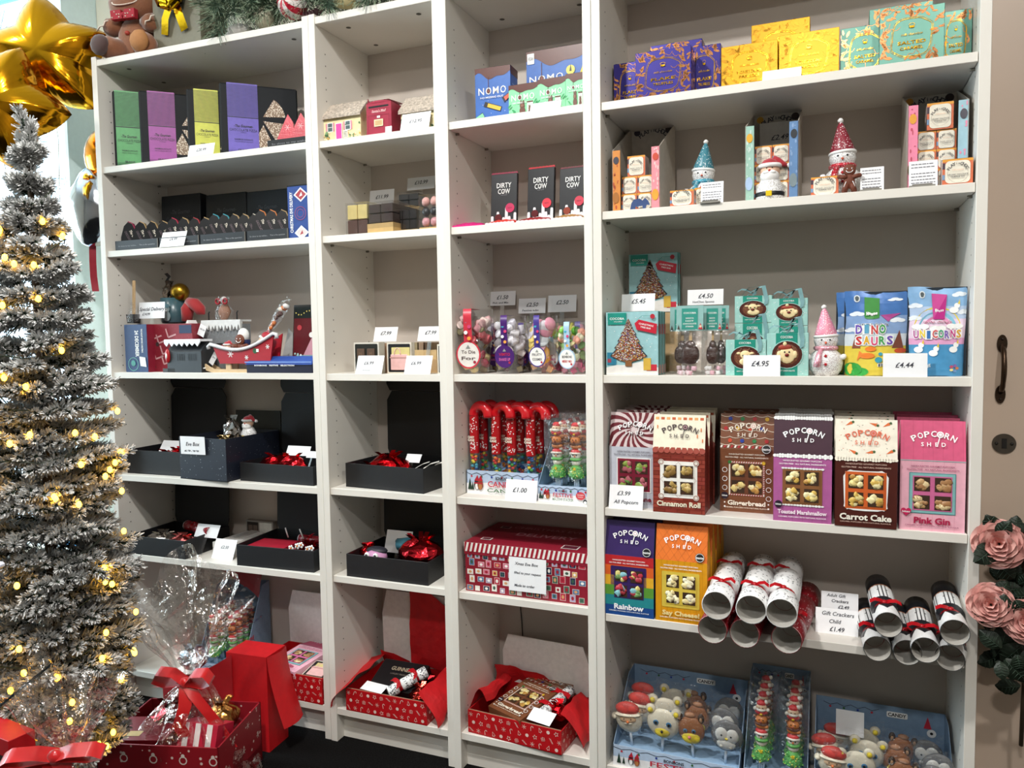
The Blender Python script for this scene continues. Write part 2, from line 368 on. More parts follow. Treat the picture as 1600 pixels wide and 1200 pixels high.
# ================================================================== helpers for goods
def card(u, k, pl, pr, py, pt, d, label, lines, tilt=-16, lift=0, th=.0006, yaw=0, group=None, skew=0, hue='f6f6f8'):
    """price card standing on shelf k (or a height); lines: (text, x 0..1, y 0..1, height)"""
    z0 = SH[u][k] if k in SH[u] else k
    x, _ = LP(u, pl, py, d); x2, _ = LP(u, pr, py, d); h = (LP(u, (pl+pr)/2, pt, d)[1]-z0-lift)/math.cos(R(tilt)); w_ = x2-x
    m = MB(); m.box(0, 0, 0, w_, th, h, C(hue, .55, var=.015))
    f = Face(m, fr(w_, h))
    for t, a, c_, hh in lines: f.text(t, a*w_, c_*h, hh, INK, off=.012, shear=.22)
    return m.top('price_card', label, 'price card', AT(u, x, d, z0, yaw, lift, tilt), group)
def PB(u, k, pl, pr, py, pt, d):
    z0 = SH[u][k] if k in SH[u] else k
    x, _ = LP(u, pl, py, d); x2, _ = LP(u, pr, py, d); return x, x2-x, LP(u, (pl+pr)/2, pt, d)[1]-z0
def lumps(mb, x0, z0, x1, z1, y, cols, n, r, flat=.35, wob=.5, rnd=random):
    for i in range(n):
        q = r*rnd.uniform(.75, 1.2)
        mb.ball((rnd.uniform(x0+q*.7, x1-q*.7), y, rnd.uniform(z0+q*.7, z1-q*.7)), (q, q*flat, q*rnd.uniform(.8, 1)), rnd.choice(cols), 8, wob=wob)
# ------------------------------------------------------------------ popcorn boxes
W_, H_, BD, EV = .119, .227, .058, .146       # width, ridge height, depth, height of the eaves
def roofM(w=W_):
    a = math.atan2(.018, H_-EV); c, s = math.cos(a), math.sin(a)
    return Matrix(((1, 0, 0, 0), (0, s, -c, 0), (0, c, s, EV), (0, 0, 0, 1)))
RL = math.hypot(.018, H_-EV)
def logo(f, cx, cy, col, s=1.0):
    for i, ch in enumerate('POPC RN'):
        q = (i-3)*.166  # the round corn glyph takes the gap 
        if ch != ' ': f.text(ch, cx+.078*s*math.sin(q)*1.02, cy-.072*s+.078*s*math.cos(q), .0125*s, col, off=.022, rot=-q, w=.0108*s)
    f.oval(cx+.0125*s, cy+.0045*s, .0072*s, col, n=10); f.ring(cx+.0125*s, cy+.0045*s, .0045*s, .0012*s, C('d8a0a8', .6), n=8)
    f.line([(cx+.0115*s, cy), (cx+.006*s, cy-.022*s)], .002*s, col)
    for ch, dx in (('S', -.022), ('H', -.0095), ('E', .005), ('D', .0185)): f.text(ch, cx+dx*s, cy-.017*s, .0085*s, col, off=.018)
def badge(f, x, y, r=.0105):
    f.oval(x, y, r, BLACK, n=16); f.ring(x, y, r*.92, r*.08, WHITE, n=16); f.text('taste', x, y, r*.5, WHITE, w=r*1.6, off=.02)
def window(f, mb, x0, y0, x1, y1, fc, bar, pop, fw=.0055):
    f.rect(x0-fw, y0-fw, x1+fw, y1+fw, fc); xm, ym = (x0+x1)/2, (y0+y1)/2; g = bar
    for a, b in ((x0, xm-g/2), (xm+g/2, x1)):
        for c_, d_ in ((y0, ym-g/2), (ym+g/2, y1)):
            f.rect(a, c_, b, d_, C('3a2412', .6)); 
    return [(a, b, c_, d_) for a, b in ((x0, xm-g/2), (xm+g/2, x1)) for c_, d_ in ((y0, ym-g/2), (ym+g/2, y1))]
CREAMP = ['e8d38a', 'd9b45a', 'f1e3b0', 'b98a45', 'efe0a8']
def popcorn(kind, M, label):
    t = thing('popcorn_box', label, 'popcorn box', M)
    w, h = W_, H_; rnd = random.Random(kind)
    K = {'swirl': ('c9cdd8', 'd9c8c8', '6b1020', '7a1830'), 'cinnamon': ('7c2a20', 'efe6cf', '8d3428', 'f4ead0'), 'ginger': ('7b4a2f', '7b4a2f', 'f1e6d4', 'f4ead8'),
         'toasted': ('b4609c', '3d1a2c', 'ffffff', 'fbe9f2'), 'carrot': ('4d1c14', 'f2ead8', 'f4ead8', 'fdf3e4'), 'gin': ('eeb2c2', 'd4557c', 'ffffff', 'b01848'),
         'rainbow': ('2c5aa0', '35205e', 'ffffff', 'ffffff'), 'cheese': ('dd9a16', 'e5762a', 'ffffff', 'fbe6a0')}[kind]
    body, roof, lc, nc = K; bm, rm = C(body, .42), C(roof, .4)
    b = MB()
    prof = [(0, 0), (0, EV), (.018, H_), (.022, H_), (BD, EV), (BD, 0)]
    P = [(0, y, z) for y, z in prof]+[(w, y, z) for y, z in prof]
    b.add(P, [(5, 4, 3, 2, 1, 0), (6, 7, 8, 9, 10, 11), (1, 0, 6, 7)[::-1], (0, 5, 11, 6), (5, 4, 10, 11)[::-1]], bm)
    b.add(P, [(2, 1, 7, 8)[::-1], (3, 2, 8, 9)[::-1], (4, 3, 9, 10)[::-1]], rm)
    f = Face(b, fr(w, h)); cx = w/2
    wc = {'swirl': '7a1830', 'cinnamon': 'f6f2ea', 'ginger': '6d3f28', 'toasted': '8a5a34', 'carrot': 'd4622a', 'gin': 'd06a98', 'rainbow': '35205e', 'cheese': 'dcc04a'}[kind]
    if kind == 'rainbow':
        for i, c_ in enumerate(('c22a2e', 'e0642a', 'e8b030', '5f9a3a', '2a8a90', '204a8c')): f.rect(0, EV*(1-(i+1)/6.0), w, EV*(1-i/6.0), C(c_, .4))
    if kind == 'cinnamon':
        for i in range(15):
            for j in range(5): x = j*.028-(.014 if i % 2 else 0)+.001; f.n = 1; f.rect(max(0, x), i*.0097+.001, min(w, x+.0262), i*.0097+.0088, C(rnd.choice(['8f352a', '83301f', '9a4030']), .5))
    if kind == 'toasted' or kind == 'gin':
        for i in range(6): f.n = 0; f.rect(i*.02, 0, i*.02+.0006, EV, C('a04f8a' if kind == 'toasted' else 'e09ab0', .5))
    if kind == 'cheese':
        for i in range(9): f.n = 0; f.rect(i*.0135, 0, i*.0135+.0005, EV, C('b87a10', .5))
    f.n = 3
    x0, x1, y0, y1 = .026, .093, .045, .112
    if kind in ('rainbow', 'cheese'): f.rrect(x0-.011, y0-.010, x1+.009, y1+.008, .003, C(wc, .45))
    elif kind == 'carrot':
        f.poly([(cx+(.0425+.0012*math.sin(q*9))*math.copysign(abs(math.cos(q))**.25, math.cos(q)), (y0+y1)/2+(.0425+.0012*math.sin(q*11))*math.copysign(abs(math.sin(q))**.25, math.sin(q))) for q in [2*PI*i/60 for i in range(60)]], WHITE); f.rect(x0-.006, y0-.006, x1+.006, y1+.006, C('d4622a', .45))
    elif kind == 'gin':
        f.rect(x0-.009, y0-.009, x1+.009, y1+.009, C('4f8e90', .45)); f.rect(x0-.0075, y0-.0075, x1+.0075, y1+.0075, C('86bcbc', .45))
    elif kind == 'cinnamon':
        f.rect(x0-.009, y0-.009, x1+.009, y1+.009, C('f6f2ea', .45))
        for a in (x0-.0065, x1+.0065):
            for c_ in (y0-.0065, y1+.0065): f.oval(a, c_, .0068, C('e8e0d4', .5), n=12); f.ring(a, c_, .0055, .0012, C('8a3a2a', .5), n=10)
        f.ring(cx, (y0+y1)/2, .0415, .0006, C('8a3a2a'), n=4)
    elif kind == 'ginger':
        f.rect(x0-.006, y0-.006, x1+.006, y1+.006, C('e8e0d0', .5))
        for i in range(14):
            for (a, b_) in ((x0-.004+i*.0054, y1+.003), (x0-.004+i*.0054, y0-.006)): f.n = 5; f.poly([(a, b_), (a+.0024, b_), (a+.0040, b_+.003), (a+.0016, b_+.003)], C('b82430', .5))
            f.n = 5; f.poly([(x1+.003, y0+i*.005), (x1+.006, y0+i*.005+.001), (x1+.006, y0+i*.005+.003), (x1+.003, y0+i*.005+.002)], C('b82430', .5))
        f.oval(x0-.004, y1+.004, .0042, C('3a7a3a'), n=10).oval(x1+.004, y1+.004, .0042, C('d8b030'), n=10)
        for s_ in (.011, w-.011):
            for k_ in range(4): f.ring(s_, .035+k_*.021, .006, .0012, WHITE, n=12)
            f.oval(s_, .012, .0022, WHITE, n=8).oval(s_, .022, .0018, WHITE, n=8)
    elif kind == 'toasted':
        f.rect(x0-.007, y0-.007, x1+.007, y1+.007, C('8a5a34', .5))
        for a, c_ in ((x0-.006, y1+.006), (x0-.006, y0-.008)):
            for i in range(14): f.n = 6; f.oval(a+i*.0062, c_, .0035, WHITE, rnd.uniform(.0016, .0028), n=8)
    elif kind == 'swirl': f.rect(x0-.008, y0-.008, x1+.008, y1+.008, WHITE); f.ring(cx, (y0+y1)/2, .0565, .003, C('7a1830'), n=4) if 0 else f.rect(x0-.0055, y0-.0055, x1+.0055, y1+.0055, C('8a1c34', .5))
    f.n = 7; panes = window(f, b, x0, y0, x1, y1, C(wc, .45), .0085, None, fw=.0025 if kind != 'swirl' else .001)
    f.n = 9
    tc = C({'swirl': '5a5060', 'gin': 'a04a6a'}.get(kind, lc if kind != 'carrot' else 'd8b8a8'), .5)
    f.text('HANDCRAFTED GOURMET POPCORN', cx, EV-.011, .0032, tc, w=w*.66, off=.015); f.text('GLUTEN FREE · ALL NATURAL INGREDIENTS', cx, EV-.018, .0032, tc, w=w*.8, off=.015)
    nm = {'swirl': 'Candy Cane', 'cinnamon': 'Cinnamon Roll', 'ginger': 'Gingerbread', 'toasted': 'Toasted Marshmallow', 'carrot': 'Carrot Cake', 'gin': 'Pink Gin', 'rainbow': 'Rainbow', 'cheese': 'Say Cheese!'}[kind]
    f.text(nm, cx, .022, {'toasted': .0085, 'cinnamon': .0115, 'carrot': .0125, 'gin': .0125, 'rainbow': .0125}.get(kind, .0105), C(nc, .5), w={'gin': .066, 'toasted': .1, 'carrot': .1, 'cinnamon': .1, 'rainbow': .072, 'ginger': .084, 'cheese': .086}.get(kind, .085), off=.035)
    f.text('CARAMEL POPCORN WITH NATURAL FLAVOUR', cx, .011, .0028, tc, w=w*.82, off=.01)
    if kind in ('toasted', 'ginger'): f.oval(.011, .038, .0082, C('241426'), n=14); f.text('bites', .011, .038, .0042, WHITE, w=.012, off=.02)
    if kind == 'gin':
        f.poly([(.012+.0006*(16*math.sin(q)**3), .039+.0006*(13*math.cos(q)-5*math.cos(2*q)-2*math.cos(3*q)-math.cos(4*q))) for q in [2*PI*i/24 for i in range(24)]], C('c8245a', .4)); f.text('bites', .012, .039, .004, WHITE, w=.014, off=.02)
    f2 = Face(b, roofM())
    if kind == 'swirl':
        for i in range(16):
            q = 2*PI*i/16; P = []
            for s_ in range(7): r_ = .008+s_*.012; a = q+s_*.13; P.append((cx+r_*math.cos(a), RL/2+r_*math.sin(a)))
            for s_ in range(6, -1, -1): r_ = .008+s_*.012; a = q+s_*.13+.2; P.append((cx+r_*math.cos(a), RL/2+r_*math.sin(a)))
            P = [(min(w, max(0, x)), min(RL, max(0, y))) for x, y in P]; f2.poly(P, C('6b1020', .45), .0003)
    if kind in ('carrot',):
        for i in range(46): x, y = rnd.uniform(.003, w-.003), rnd.uniform(.004, RL-.003); q = rnd.uniform(0, 3); f2.n = 0; f2.line([(x, y), (x+.0028*math.cos(q), y+.0028*math.sin(q))], .0008, C(rnd.choice(['d4622a', '5a5038'])))
        for x, y, q in ((.028, .074, .5), (.075, .073, -.3), (.1, .073, .5), (.035, .014, -.5), (.068, .014, .2), (.106, .016, .5)):
            c_, s_ = math.cos(q), math.sin(q); f2.n = 1
            f2.poly([(x+a*c_-b_*s_, y+a*s_+b_*c_) for a, b_ in ((-.010, 0), (.004, -.0034), (.006, 0), (.004, .0034))], C('dd6a2c', .5)); f2.oval(x+.007*c_, y+.007*s_, .0028, C('3c5a2c'), n=8)
    if kind == 'cinnamon':
        for i in range(9): f2.n = 0; f2.rect(.004+i*.0128, RL-.012, .012+i*.0128, RL-.006, C(rnd.choice(['d8783a', 'c45a30', 'e0a060']), .5)); f2.rect(.004+i*.0128, .003, .013+i*.0128, .007, C('b2482e', .5)); f2.oval(.006+i*.0134, 0, .007, C('9c4030'), n=10)
        for x, y in ((.008, .05), (.108, .045), (.112, .02), (.1, .03)): f2.rect(x, y, x+.0025, y+.008, C('d8783a', .5))
    if kind == 'ginger':
        for r_ in range(5):
            for i in range(5): f2.n = 1; P = [(i*.026+q*.026/6-.005*(r_ % 2), RL-.004-r_*.0165-.0035*math.sin(PI*q/6)) for q in range(7)]; P = [(max(0, x), y) for x, y in P]; f2.line(P, .0011, C('e9dcc8'))
        for i in range(4):
            for r_, y in enumerate((RL-.012, RL*.58, .02)): f2.n = 4; f2.oval(.022+i*.027-(.01 if r_ == 1 else 0), y, .0046, C(['28409a', '2f8048', 'b02a2c', 'd8a82c', 'd04a30'][(i+r_*2) % 5], .3), n=12)
        for i in range(12): f2.n = 3; f2.poly([(i*.0078, .003), (i*.0078+.004, .003), (i*.0078+.0062, .009), (i*.0078+.0022, .009)], C('b8242e' if i % 2 else 'f2ece4', .4))
    if kind == 'toasted' or kind == 'carrot':
        for i in range(22): f2.n = 1; f2.oval(.003+i*.0054, -.001, .0042, WHITE if kind == 'toasted' else C('f2ead8', .4), rnd.uniform(.003, .006), n=8)
    if kind == 'toasted':
        for i in range(22): f2.n = 1; f2.oval(.003+i*.0054, RL-.001, .0040, WHITE, rnd.uniform(.003, .0055), n=8)
    if kind == 'gin':
        for i in range(7): f2.n = 0; f2.rect(i*.018+.006, 0, i*.018+.0066, RL, C('c44a70', .5))
        f2.rect(0, -.001, w, .0012, C('9aa0a4', .4))
    if kind == 'cheese':
        for i in range(9):
            for sg in (1, -1):
                xa, xb = i*.018-.02, i*.018-.02+RL*.7*sg
                P = [(max(0, min(w, xa+(xb-xa)*q/8)), RL*q/8) for q in range(9)]; f2.n = 0; f2.line(P, .0006, C('c05e1c'))
    if kind == 'swirl': f2.n = 6; logo(f2, cx+.0032, RL*.6-.0012, C('4a0c18', .5), .95); f2.n = 9
    f2.n = max(6, f2.n if kind == 'swirl' else 0); logo(f2, cx+.002, RL*.6, C({'carrot': 'dc6848', 'swirl': 'ffffff'}.get(kind, lc), .5) if kind != 'cinnamon' else C('4a3a3a', .5), .95)
    if kind in ('rainbow', 'cheese', 'ginger'): badge(f2, w-.016, .012 if kind != 'ginger' else .002)
    b.part('carton', t)
    cols = [C(c_, .35, sc=120) for c_ in ({'swirl': ['8aa04a', 'b0606a', '6f9a50'], 'rainbow': ['c03a4a', '8ac0c8', 'd8c87a', 'b04048', '78a060'], 'cheese': ['f0e6b8', 'e6d49a', 'f6f0d0'], 'cinnamon': ['b09050', '8a6a38', 'cbb070'], 'gin': ['a87a50', 'c09868', 'e0c898']}.get(kind, CREAMP))]
    q = MB()
    for a, b_, c_, d_ in panes: lumps(q, a, c_, b_, d_, -.0026, cols, 8, .0078, .2, .6, rnd)
    q.part('popcorn_window', t)
    return t
RW = 'standing on the shelf with the price card reading £3.99'
FRONT = [('swirl', 953, 790, .030, 'candy cane popcorn box with maroon and white swirl top'), ('cinnamon', 1020.5, 800, .004, 'cinnamon roll popcorn box with brick walls and white window'),
         ('ginger', 1125, 798, .062, 'gingerbread popcorn box with coloured sweets on its roof'), ('toasted', 1208, 812, .006, 'toasted marshmallow popcorn box with dark plum roof and mauve front'),
         ('carrot', 1304, 820, .002, 'carrot cake popcorn box with little carrots on cream roof'), ('gin', 1405, 826, .012, 'pink gin popcorn box with pale pink front and teal window')]
NMS = {'swirl': 'maroon and white swirl', 'cinnamon': 'cinnamon roll', 'ginger': 'gingerbread', 'toasted': 'toasted marshmallow', 'carrot': 'carrot cake', 'gin': 'pink gin', 'rainbow': 'rainbow', 'cheese': 'orange cheese'}
for kind, px, py, d, lab in FRONT:
    x, _ = LP(4, px, py, d); t = popcorn(kind, AT(4, x, d, 4), lab+', front of its row')
    n = 3
    if kind == 'ginger': n = 2
    for i in range(n):
        dup(t, AT(4, x+.002*((i % 2)*2-1)+(.003 if kind == 'cinnamon' else 0), d+.0605*(i+1), 4), NMS[kind]+' popcorn box hidden behind the front one of its kind', NMS[kind]+' popcorn boxes behind the front row')
for kind, px, py, d, lab in (('rainbow', 945.5, 958, .007, 'rainbow striped popcorn box with purple roof'), ('cheese', 1024.5, 968, .006, 'orange and amber say cheese popcorn box with checked roof')):
    x, _ = LP(4, px, py, d); t = popcorn(kind, AT(4, x, d, 5), lab)
    for i in range(3): dup(t, AT(4, x+(.0015 if kind == 'rainbow' else .0022*(i+1)), d+.0605*(i+1), 5), NMS[kind]+' popcorn box queued behind the front one', NMS[kind]+' popcorn boxes behind their front box')
card(4, 4, 951, 1004, 793, 760, .006, 'white price card reading £3.99 All Popcorn, leaning on the candy cane box', [('£3.99', .42, .66, .010), ('All Popcorn', .5, .3, .0085)], tilt=-14)
# ------------------------------------------------------------------ crackers
HOL = C('f0f0f0', .45)
def cracker(name, P0, P1, r, kind, label, group=None, ribbon=True, seed=0):
    """open ended cracker from front mouth P0 to back end P1 (world)"""
    rnd = random.Random(seed); a = Vector(P0); b_ = Vector(P1); L = (b_-a).length; z = (b_-a).normalized(); x = z.orthogonal().normalized()
    up = Vector((0, 0, 1)); y = (up-z*up.dot(z)).normalized(); x = y.cross(z)
    M = Matrix((x, y, z)).transposed().to_4x4(); M.translation = a
    t = thing(name, label, 'cracker', M, group)
    pap = {'holly': HOL, 'red': speck('8a1420', 'f0e0e0', 150, .82, .35), 'penguin': C('1c1e24', .35), 'snow': HOL}[kind]
    c1, c2 = L*.30, L*.74
    prof = [(r*.96, 0), (r, 0), (r, c1*.72), (r*.72, c1*.93), (r*.66, c1), (r*.72, c1*1.07), (r*1.02, c1*1.25), (r*1.02, c2*.93), (r*.72, c2*.985), (r*.66, c2), (r*.74, c2*1.02), (r, c2*1.1), (r, L), (r*.96, L)]
    m = MB(); m.lathe(prof, pap, 24, cap=False)
    m.lathe([(r*.97, 0), (r*.97, c1*.72), (r*.60, c1), (r*.1, c1)], C('bdb9b2', .7), 24, cap=False)
    m.lathe([(r*1.003, 0), (r*1.003, .0015)], WHITE, 24, cap=False)
    def dec(q, s_, hx, hz, mat, rad=r*1.004, k_=0):
        n_ = 6; P = []
        for i in range(n_):
            u_ = 2*PI*i/n_; aa = q+hx*math.cos(u_)*math.cos(k_)/rad-hz*math.sin(u_)*math.sin(k_)/rad; zz = s_+hx*math.cos(u_)*math.sin(k_)+hz*math.sin(u_)*math.cos(k_)
            P.append((rad*math.cos(aa), rad*math.sin(aa), zz))
        m.add(P, [tuple(range(n_))], mat)
    if kind == 'holly':
        for i in range(520):
            s_ = rnd.uniform(.004, L*.98)
            if abs(s_-c1) < r*.7 or abs(s_-c2) < r*.6: continue
            dec(rnd.uniform(0, 2*PI), s_, rnd.uniform(.0016, .0042), rnd.uniform(.0006, .0015), C(rnd.choice(['2a2f38', '2a3640', '4c2a34', '20342c', '575a60']), .5), r*(1.025 if c1*1.2 < s_ < c2*.94 else 1.006), rnd.uniform(0, PI))
    if kind in ('penguin', 'snow'):
        def patch(q0, q1, s0, s1, mat, rad, n_=10):
            P = []; 
            for j in (s0, s1):
                for i in range(n_): aa = q0+(q1-q0)*i/(n_-1); P.append((rad*math.cos(aa), rad*math.sin(aa), j if not callable(j) else j(i/(n_-1))))
            m.add(P, [(i, i+1, n_+i+1, n_+i) for i in range(n_-1)], mat)
        q = PI/2
        patch(q-1.5, q+1.5, c1*1.3, c2*.93, HOL, r*1.028)                                 # white tummy
        patch(q-1.6, q+1.6, c1*.02, lambda t_: c1*(.35+.35*abs(2*((t_*3) % 1)-1)), HOL, r*1.006, 19)   # white zigzag at the mouth
        patch(q-1.2, q+1.2, c2*.92, c2*.955, C('c9825a', .5), r*1.02)
        dec(q-.35, (c1*1.3+c2)/2, .0022, .0022, BLACK, r*1.034); dec(q+.35, (c1*1.3+c2)/2, .0022, .0022, BLACK, r*1.034)
    m.part('paper_tube', t)
    rb = MB(); rc = C('b3121e', .25, 0, .1, 30)
    for s_ in (c1, c2):
        if kind != 'holly' and s_ == c2: continue
        rb.lathe([(r*.72, s_-.011), (r*.84, s_-.006), (r*.80, s_+.006), (r*.74, s_+.010)], rc, 20, cap=False)
        for sg in (1, -1):
            pts = [(0, r*.78, s_), (sg*.008, r*.95, s_-.002), (sg*.020, r*1.05, s_-.006+.004*rnd.random()), (sg*.030, r*.9, s_-.010)]
            if rnd.random() < .75 or sg == 1: rb.strip(pts, (0, .003, .013), rc)
        rb.ball((.001, r*.85, s_), (.006, .004, .006), rc, 8)
    rb.part('ribbon', t, 'shiny red ribbon')
    return t
def mouth(px, py, z): v = WZ(px, py, z); return v
CR = [(1136, 945, 1.0, 'holly'), (1190, 950, 1, 'holly'), (1222, 950, 1, 'holly')]
def pair(px, py, d_out, bx, by, dback, u=4):
    """front end: pixel at depth -d_out; back end: pixel at depth dback"""
    a = LP(u, px, py, d_out); c_ = LP(u, bx, by, dback); return UM(u) @ Vector((a[0], d_out, a[1])), UM(u) @ Vector((c_[0], dback, c_[1]))
Z5 = SH[4][5]; rA = .0315
for i, (px, py) in enumerate(((1113, 990), (1163, 991), (1229, 1002))):
    x, z = LP(4, px, py, -.075); a = UM(4) @ Vector((x, -.075, Z5+rA*.98-.006)); c_ = UM(4) @ Vector((x+.012+.01*i, .215, Z5+rA+.001))
    cracker('gift_cracker', a, c_, rA, 'red', ['red speckled cracker at the bottom of the pile, under the first holly cracker', 'red speckled cracker lying under the middle holly cracker', 'red speckled cracker at the bottom, nearest the adult price card'][i], seed=i)
for i, (px, py, bx, by) in enumerate(((1119, 938, 1146, 868), (1173, 941, 1193, 874), (1221, 949, 1234, 874))):
    a = LP(4, px, py, -.10); M_ = LP(4, bx, by, .19)
    zz = Z5+rA*2+.028
    cracker('gift_cracker', UM(4) @ Vector((a[0], -.095, zz-.004)), UM(4) @ Vector((M_[0], .20, zz+.004)), rA, 'holly', ['white holly print cracker on top, beside the cheese popcorn box', 'white holly print cracker in the middle of the top three', 'white holly print cracker on top, nearest the adult price card'][i], seed=10+i)
rB = .0265
lows = [(1371, 1012, 1352, 930), (1418, 1021, 1398, 940), (1484, 1030, 1500, 950)]
for i, (px, py, bx, by) in enumerate(lows):
    x, z = LP(4, px, py, -.055); xb = LP(4, bx, by, .18)[0]
    cracker('child_cracker', UM(4) @ Vector((x, -.055, Z5+rB*.98-.004)), UM(4) @ Vector((xb, .17, Z5+rB+.001)), rB, 'penguin', ['black and white penguin cracker lying lowest, beside the child price card', 'penguin cracker with a squashed mouth at the bottom of the pile', 'penguin cracker lying lowest, against the bookcase side'][i], seed=20+i)
for i, (px, py, bx, by, zz) in enumerate(((1388, 972, 1371, 892, Z5+rB*2+.030), (1446, 1004, 1432, 918, Z5+rB+.014), (1492, 985, 1474, 902, Z5+rB*2+.030))):
    x, z = LP(4, px, py, -.075); xb = LP(4, bx, by, .18)[0]
    cracker('child_cracker', UM(4) @ Vector((x, -.078, zz)), UM(4) @ Vector((xb, .17, zz+.003)), rB*.98, 'penguin', ['penguin cracker resting on top, beside the adult price card', 'penguin cracker in the middle with a red cane on its ribbon', 'penguin cracker resting on top, nearest the bookcase side'][i], seed=30+i)
card(4, 5, 1274, 1341, 990, 956, .055, 'white card reading Gift Crackers Child £1.49 on the shelf edge', [('Gift Crackers', .52, .80, .0085), ('Child', .45, .5, .008), ('£1.49', .5, .2, .0095)], tilt=-20)
card(4, 5, 1283, 1341, 965, 928, .10, 'white card reading Adult Gift Crackers £2.49 standing behind the child card', [('Adult Gift', .40, .90, .0068), ('Crackers', .5, .75, .0068), ('£2.49', .6, .59, .0072)], tilt=-8)
# ================================================================== wide right unit, other shelves
SILV = foil('d8d8d8', .25); GOLD = C('d9a52a', .2, 1, .1, 40, .5, 60); COPP = C('c98a5a', .22, 1, .1, 40)
# ------------------------------------------------------------------ foil truffle boxes
def foilbox(w, h, d, col, title, M, label, group=None, leafcol='copper', seed=0):
    rnd = random.Random(seed); t = thing('truffle_box', label, 'chocolate box', M, group)
    base = C(col, .32, .35, .05, 20); lf = COPP if leafcol == 'copper' else C('b8862a', .3, .9)
    b = MB(); b.box(0, 0, 0, w, d, h, base, b=.0008)
    b.part('carton', t)
    g = MB(); f = Face(g, fr(w, h))
    def leafrow(f, W, Hh, n, keep):
        for i in range(n):
            x, y = rnd.uniform(.003, W-.004), rnd.uniform(.003, Hh-.004)
            if keep(x, y): continue
            q = rnd.uniform(0, PI); L = rnd.uniform(.0055, .0095); c_, s_ = math.cos(q), math.sin(q); f.n = 1
            P = [(x+L*a*c_-L*.34*b_*s_, y+L*a*s_+L*.34*b_*c_) for a, b_ in ((-1, 0), (-.4, -1), (.4, -.9), (1, 0), (.4, .9), (-.4, 1))]
            P = [(min(W-.0005, max(.0005, px)), min(Hh-.0005, max(.0005, py))) for px, py in P]; f.poly(P, lf)
            if i % 3 == 0:
                f.n = 1; pts = [(x+.02*k_/5*c_*1.3, y+.02*k_/5*s_+.004*math.sin(k_*1.3)) for k_ in range(6)]; pts = [(min(W-.001, max(.001, a)), min(Hh-.001, max(.001, b_))) for a, b_ in pts]; f.line(pts, .0009, lf)
    cx, cy = w/2, h*.47; rx, ry = w*.30, h*.32
    leafrow(f, w, h, int(150*w*h/.0168), lambda x, y: abs(x-cx) < rx*1.12 and abs(y-cy) < ry*1.1)
    P = [(cx+rx*(1+.06*math.sin(4*q))*math.copysign(abs(math.cos(q))**.5, math.cos(q)), cy+ry*(1+.06*math.cos(4*q))*math.copysign(abs(math.sin(q))**.5, math.sin(q))) for q in [2*PI*i/48 for i in range(48)]]
    f.n = 2; f.line(P+[P[0]], .0012, GOLD); f.line([(cx+(x-cx)*1.07, cy+(y-cy)*1.07) for x, y in P+[P[0]]], .0006, GOLD)
    f.text(title[0], cx, cy-ry*.28, h*.06, GOLD, w=rx*1.45, off=.02); f.text(title[1], cx, cy-ry*.60, h*.055, GOLD, w=rx*1.2, off=.02)
    f.text('milk chocolate', cx, cy+ry*.18, h*.04, GOLD, w=rx*1.1, shear=.3, off=.01); f.oval(cx, cy+ry*.58, w*.045, GOLD, h*.02, n=12); f.ring(cx, cy+ry*.7, w*.05, w*.008, GOLD, n=12, ry=h*.03)
    f3 = Face(g, face_top(h)); leafrow(f3, w, d, 22, lambda x, y: False)
    f4 = Face(g, face_left(0, d)); leafrow(f4, d, h, 40, lambda x, y: False); f5 = Face(g, face_right(w)); leafrow(f5, d, h, 40, lambda x, y: False)
    g.part('foil_print', t, 'metallic gold and copper leaf print')
    return t
PU, YE, TE = '2f2480', 'e9a812', '6ba090'
PT_, YT, TT = ('FLAKE', 'TRUFFLES'), ('HONEYCOMB', 'PARCELS'), ('SALTED', 'CARAMEL')
for i, (pl, pr, py, pt, d, col, tt, lab, lift) in enumerate([
    (959, 1010, 140, 97, .10, PU, PT_, 'purple truffle box furthest left, half behind the front purple one', 0),
    (993, 1080, 135, 77, .022, PU, PT_, 'purple flake truffles box standing in front of the other purple ones', 0),
    (1016, 1097, 120, 66, .13, PU, PT_, 'purple truffle box raised behind the front purple one', .035),
    (1075, 1126, 125, 71, .085, PU, PT_, 'purple truffle box wedged between purple and yellow boxes', 0),
    (1127, 1215, 125, 68, .045, YE, YT, 'yellow honeycomb parcels box beside the purple boxes', 0),
    (1174, 1265, 100, 33, .125, YE, YT, 'yellow honeycomb box raised behind the two front yellow ones', .035),
    (1217, 1311, 112, 49, .04, YE, YT, 'yellow honeycomb parcels box beside the green boxes', 0),
    (1313, 1390, 100, 40, .06, TE, TT, 'green caramel box between yellow boxes and front green one', 0),
    (1358, 1457, 60, 8, .135, TE, TT, 'green caramel box raised at the back of the green ones', .035),
    (1374, 1475, 95, 12, .022, TE, TT, 'green salted caramel box standing at the front', 0),
    (1468, 1519, 85, 16, .085, TE, TT, 'green caramel box nearest the bookcase side', 0)]):
    x, w, h = PB(4, pl, pr, py, pt, d, ) if 0 else (LP(4, pl, py, d)[0], LP(4, pr, py, d)[0]-LP(4, pl, py, d)[0], LP(4, (pl+pr)/2, pt, d)[1]-SH[4][1]-lift)
    if i == 3: w = min(w, .095)
    w = min(w, .7785-x)
    foilbox(w, h, .05, col, tt, AT(4, x, d, 1, 0, lift), lab, leafcol='copper' if col != YE else 'gold', seed=i)
    if lift:
        q = MB(); q.box(0, 0, 0, w, .05, lift-.0005, C(col, .32, .35, .05, 20)); q.top('truffle_box', {PU: 'purple', YE: 'yellow', TE: 'green'}[col]+' truffle box lying flat under the raised one', 'chocolate box', AT(4, x, d, 1))
card(4, 1, 1191, 1252, 119, 106, .008, 'blank white card leaning on the yellow boxes', [], tilt=-20)
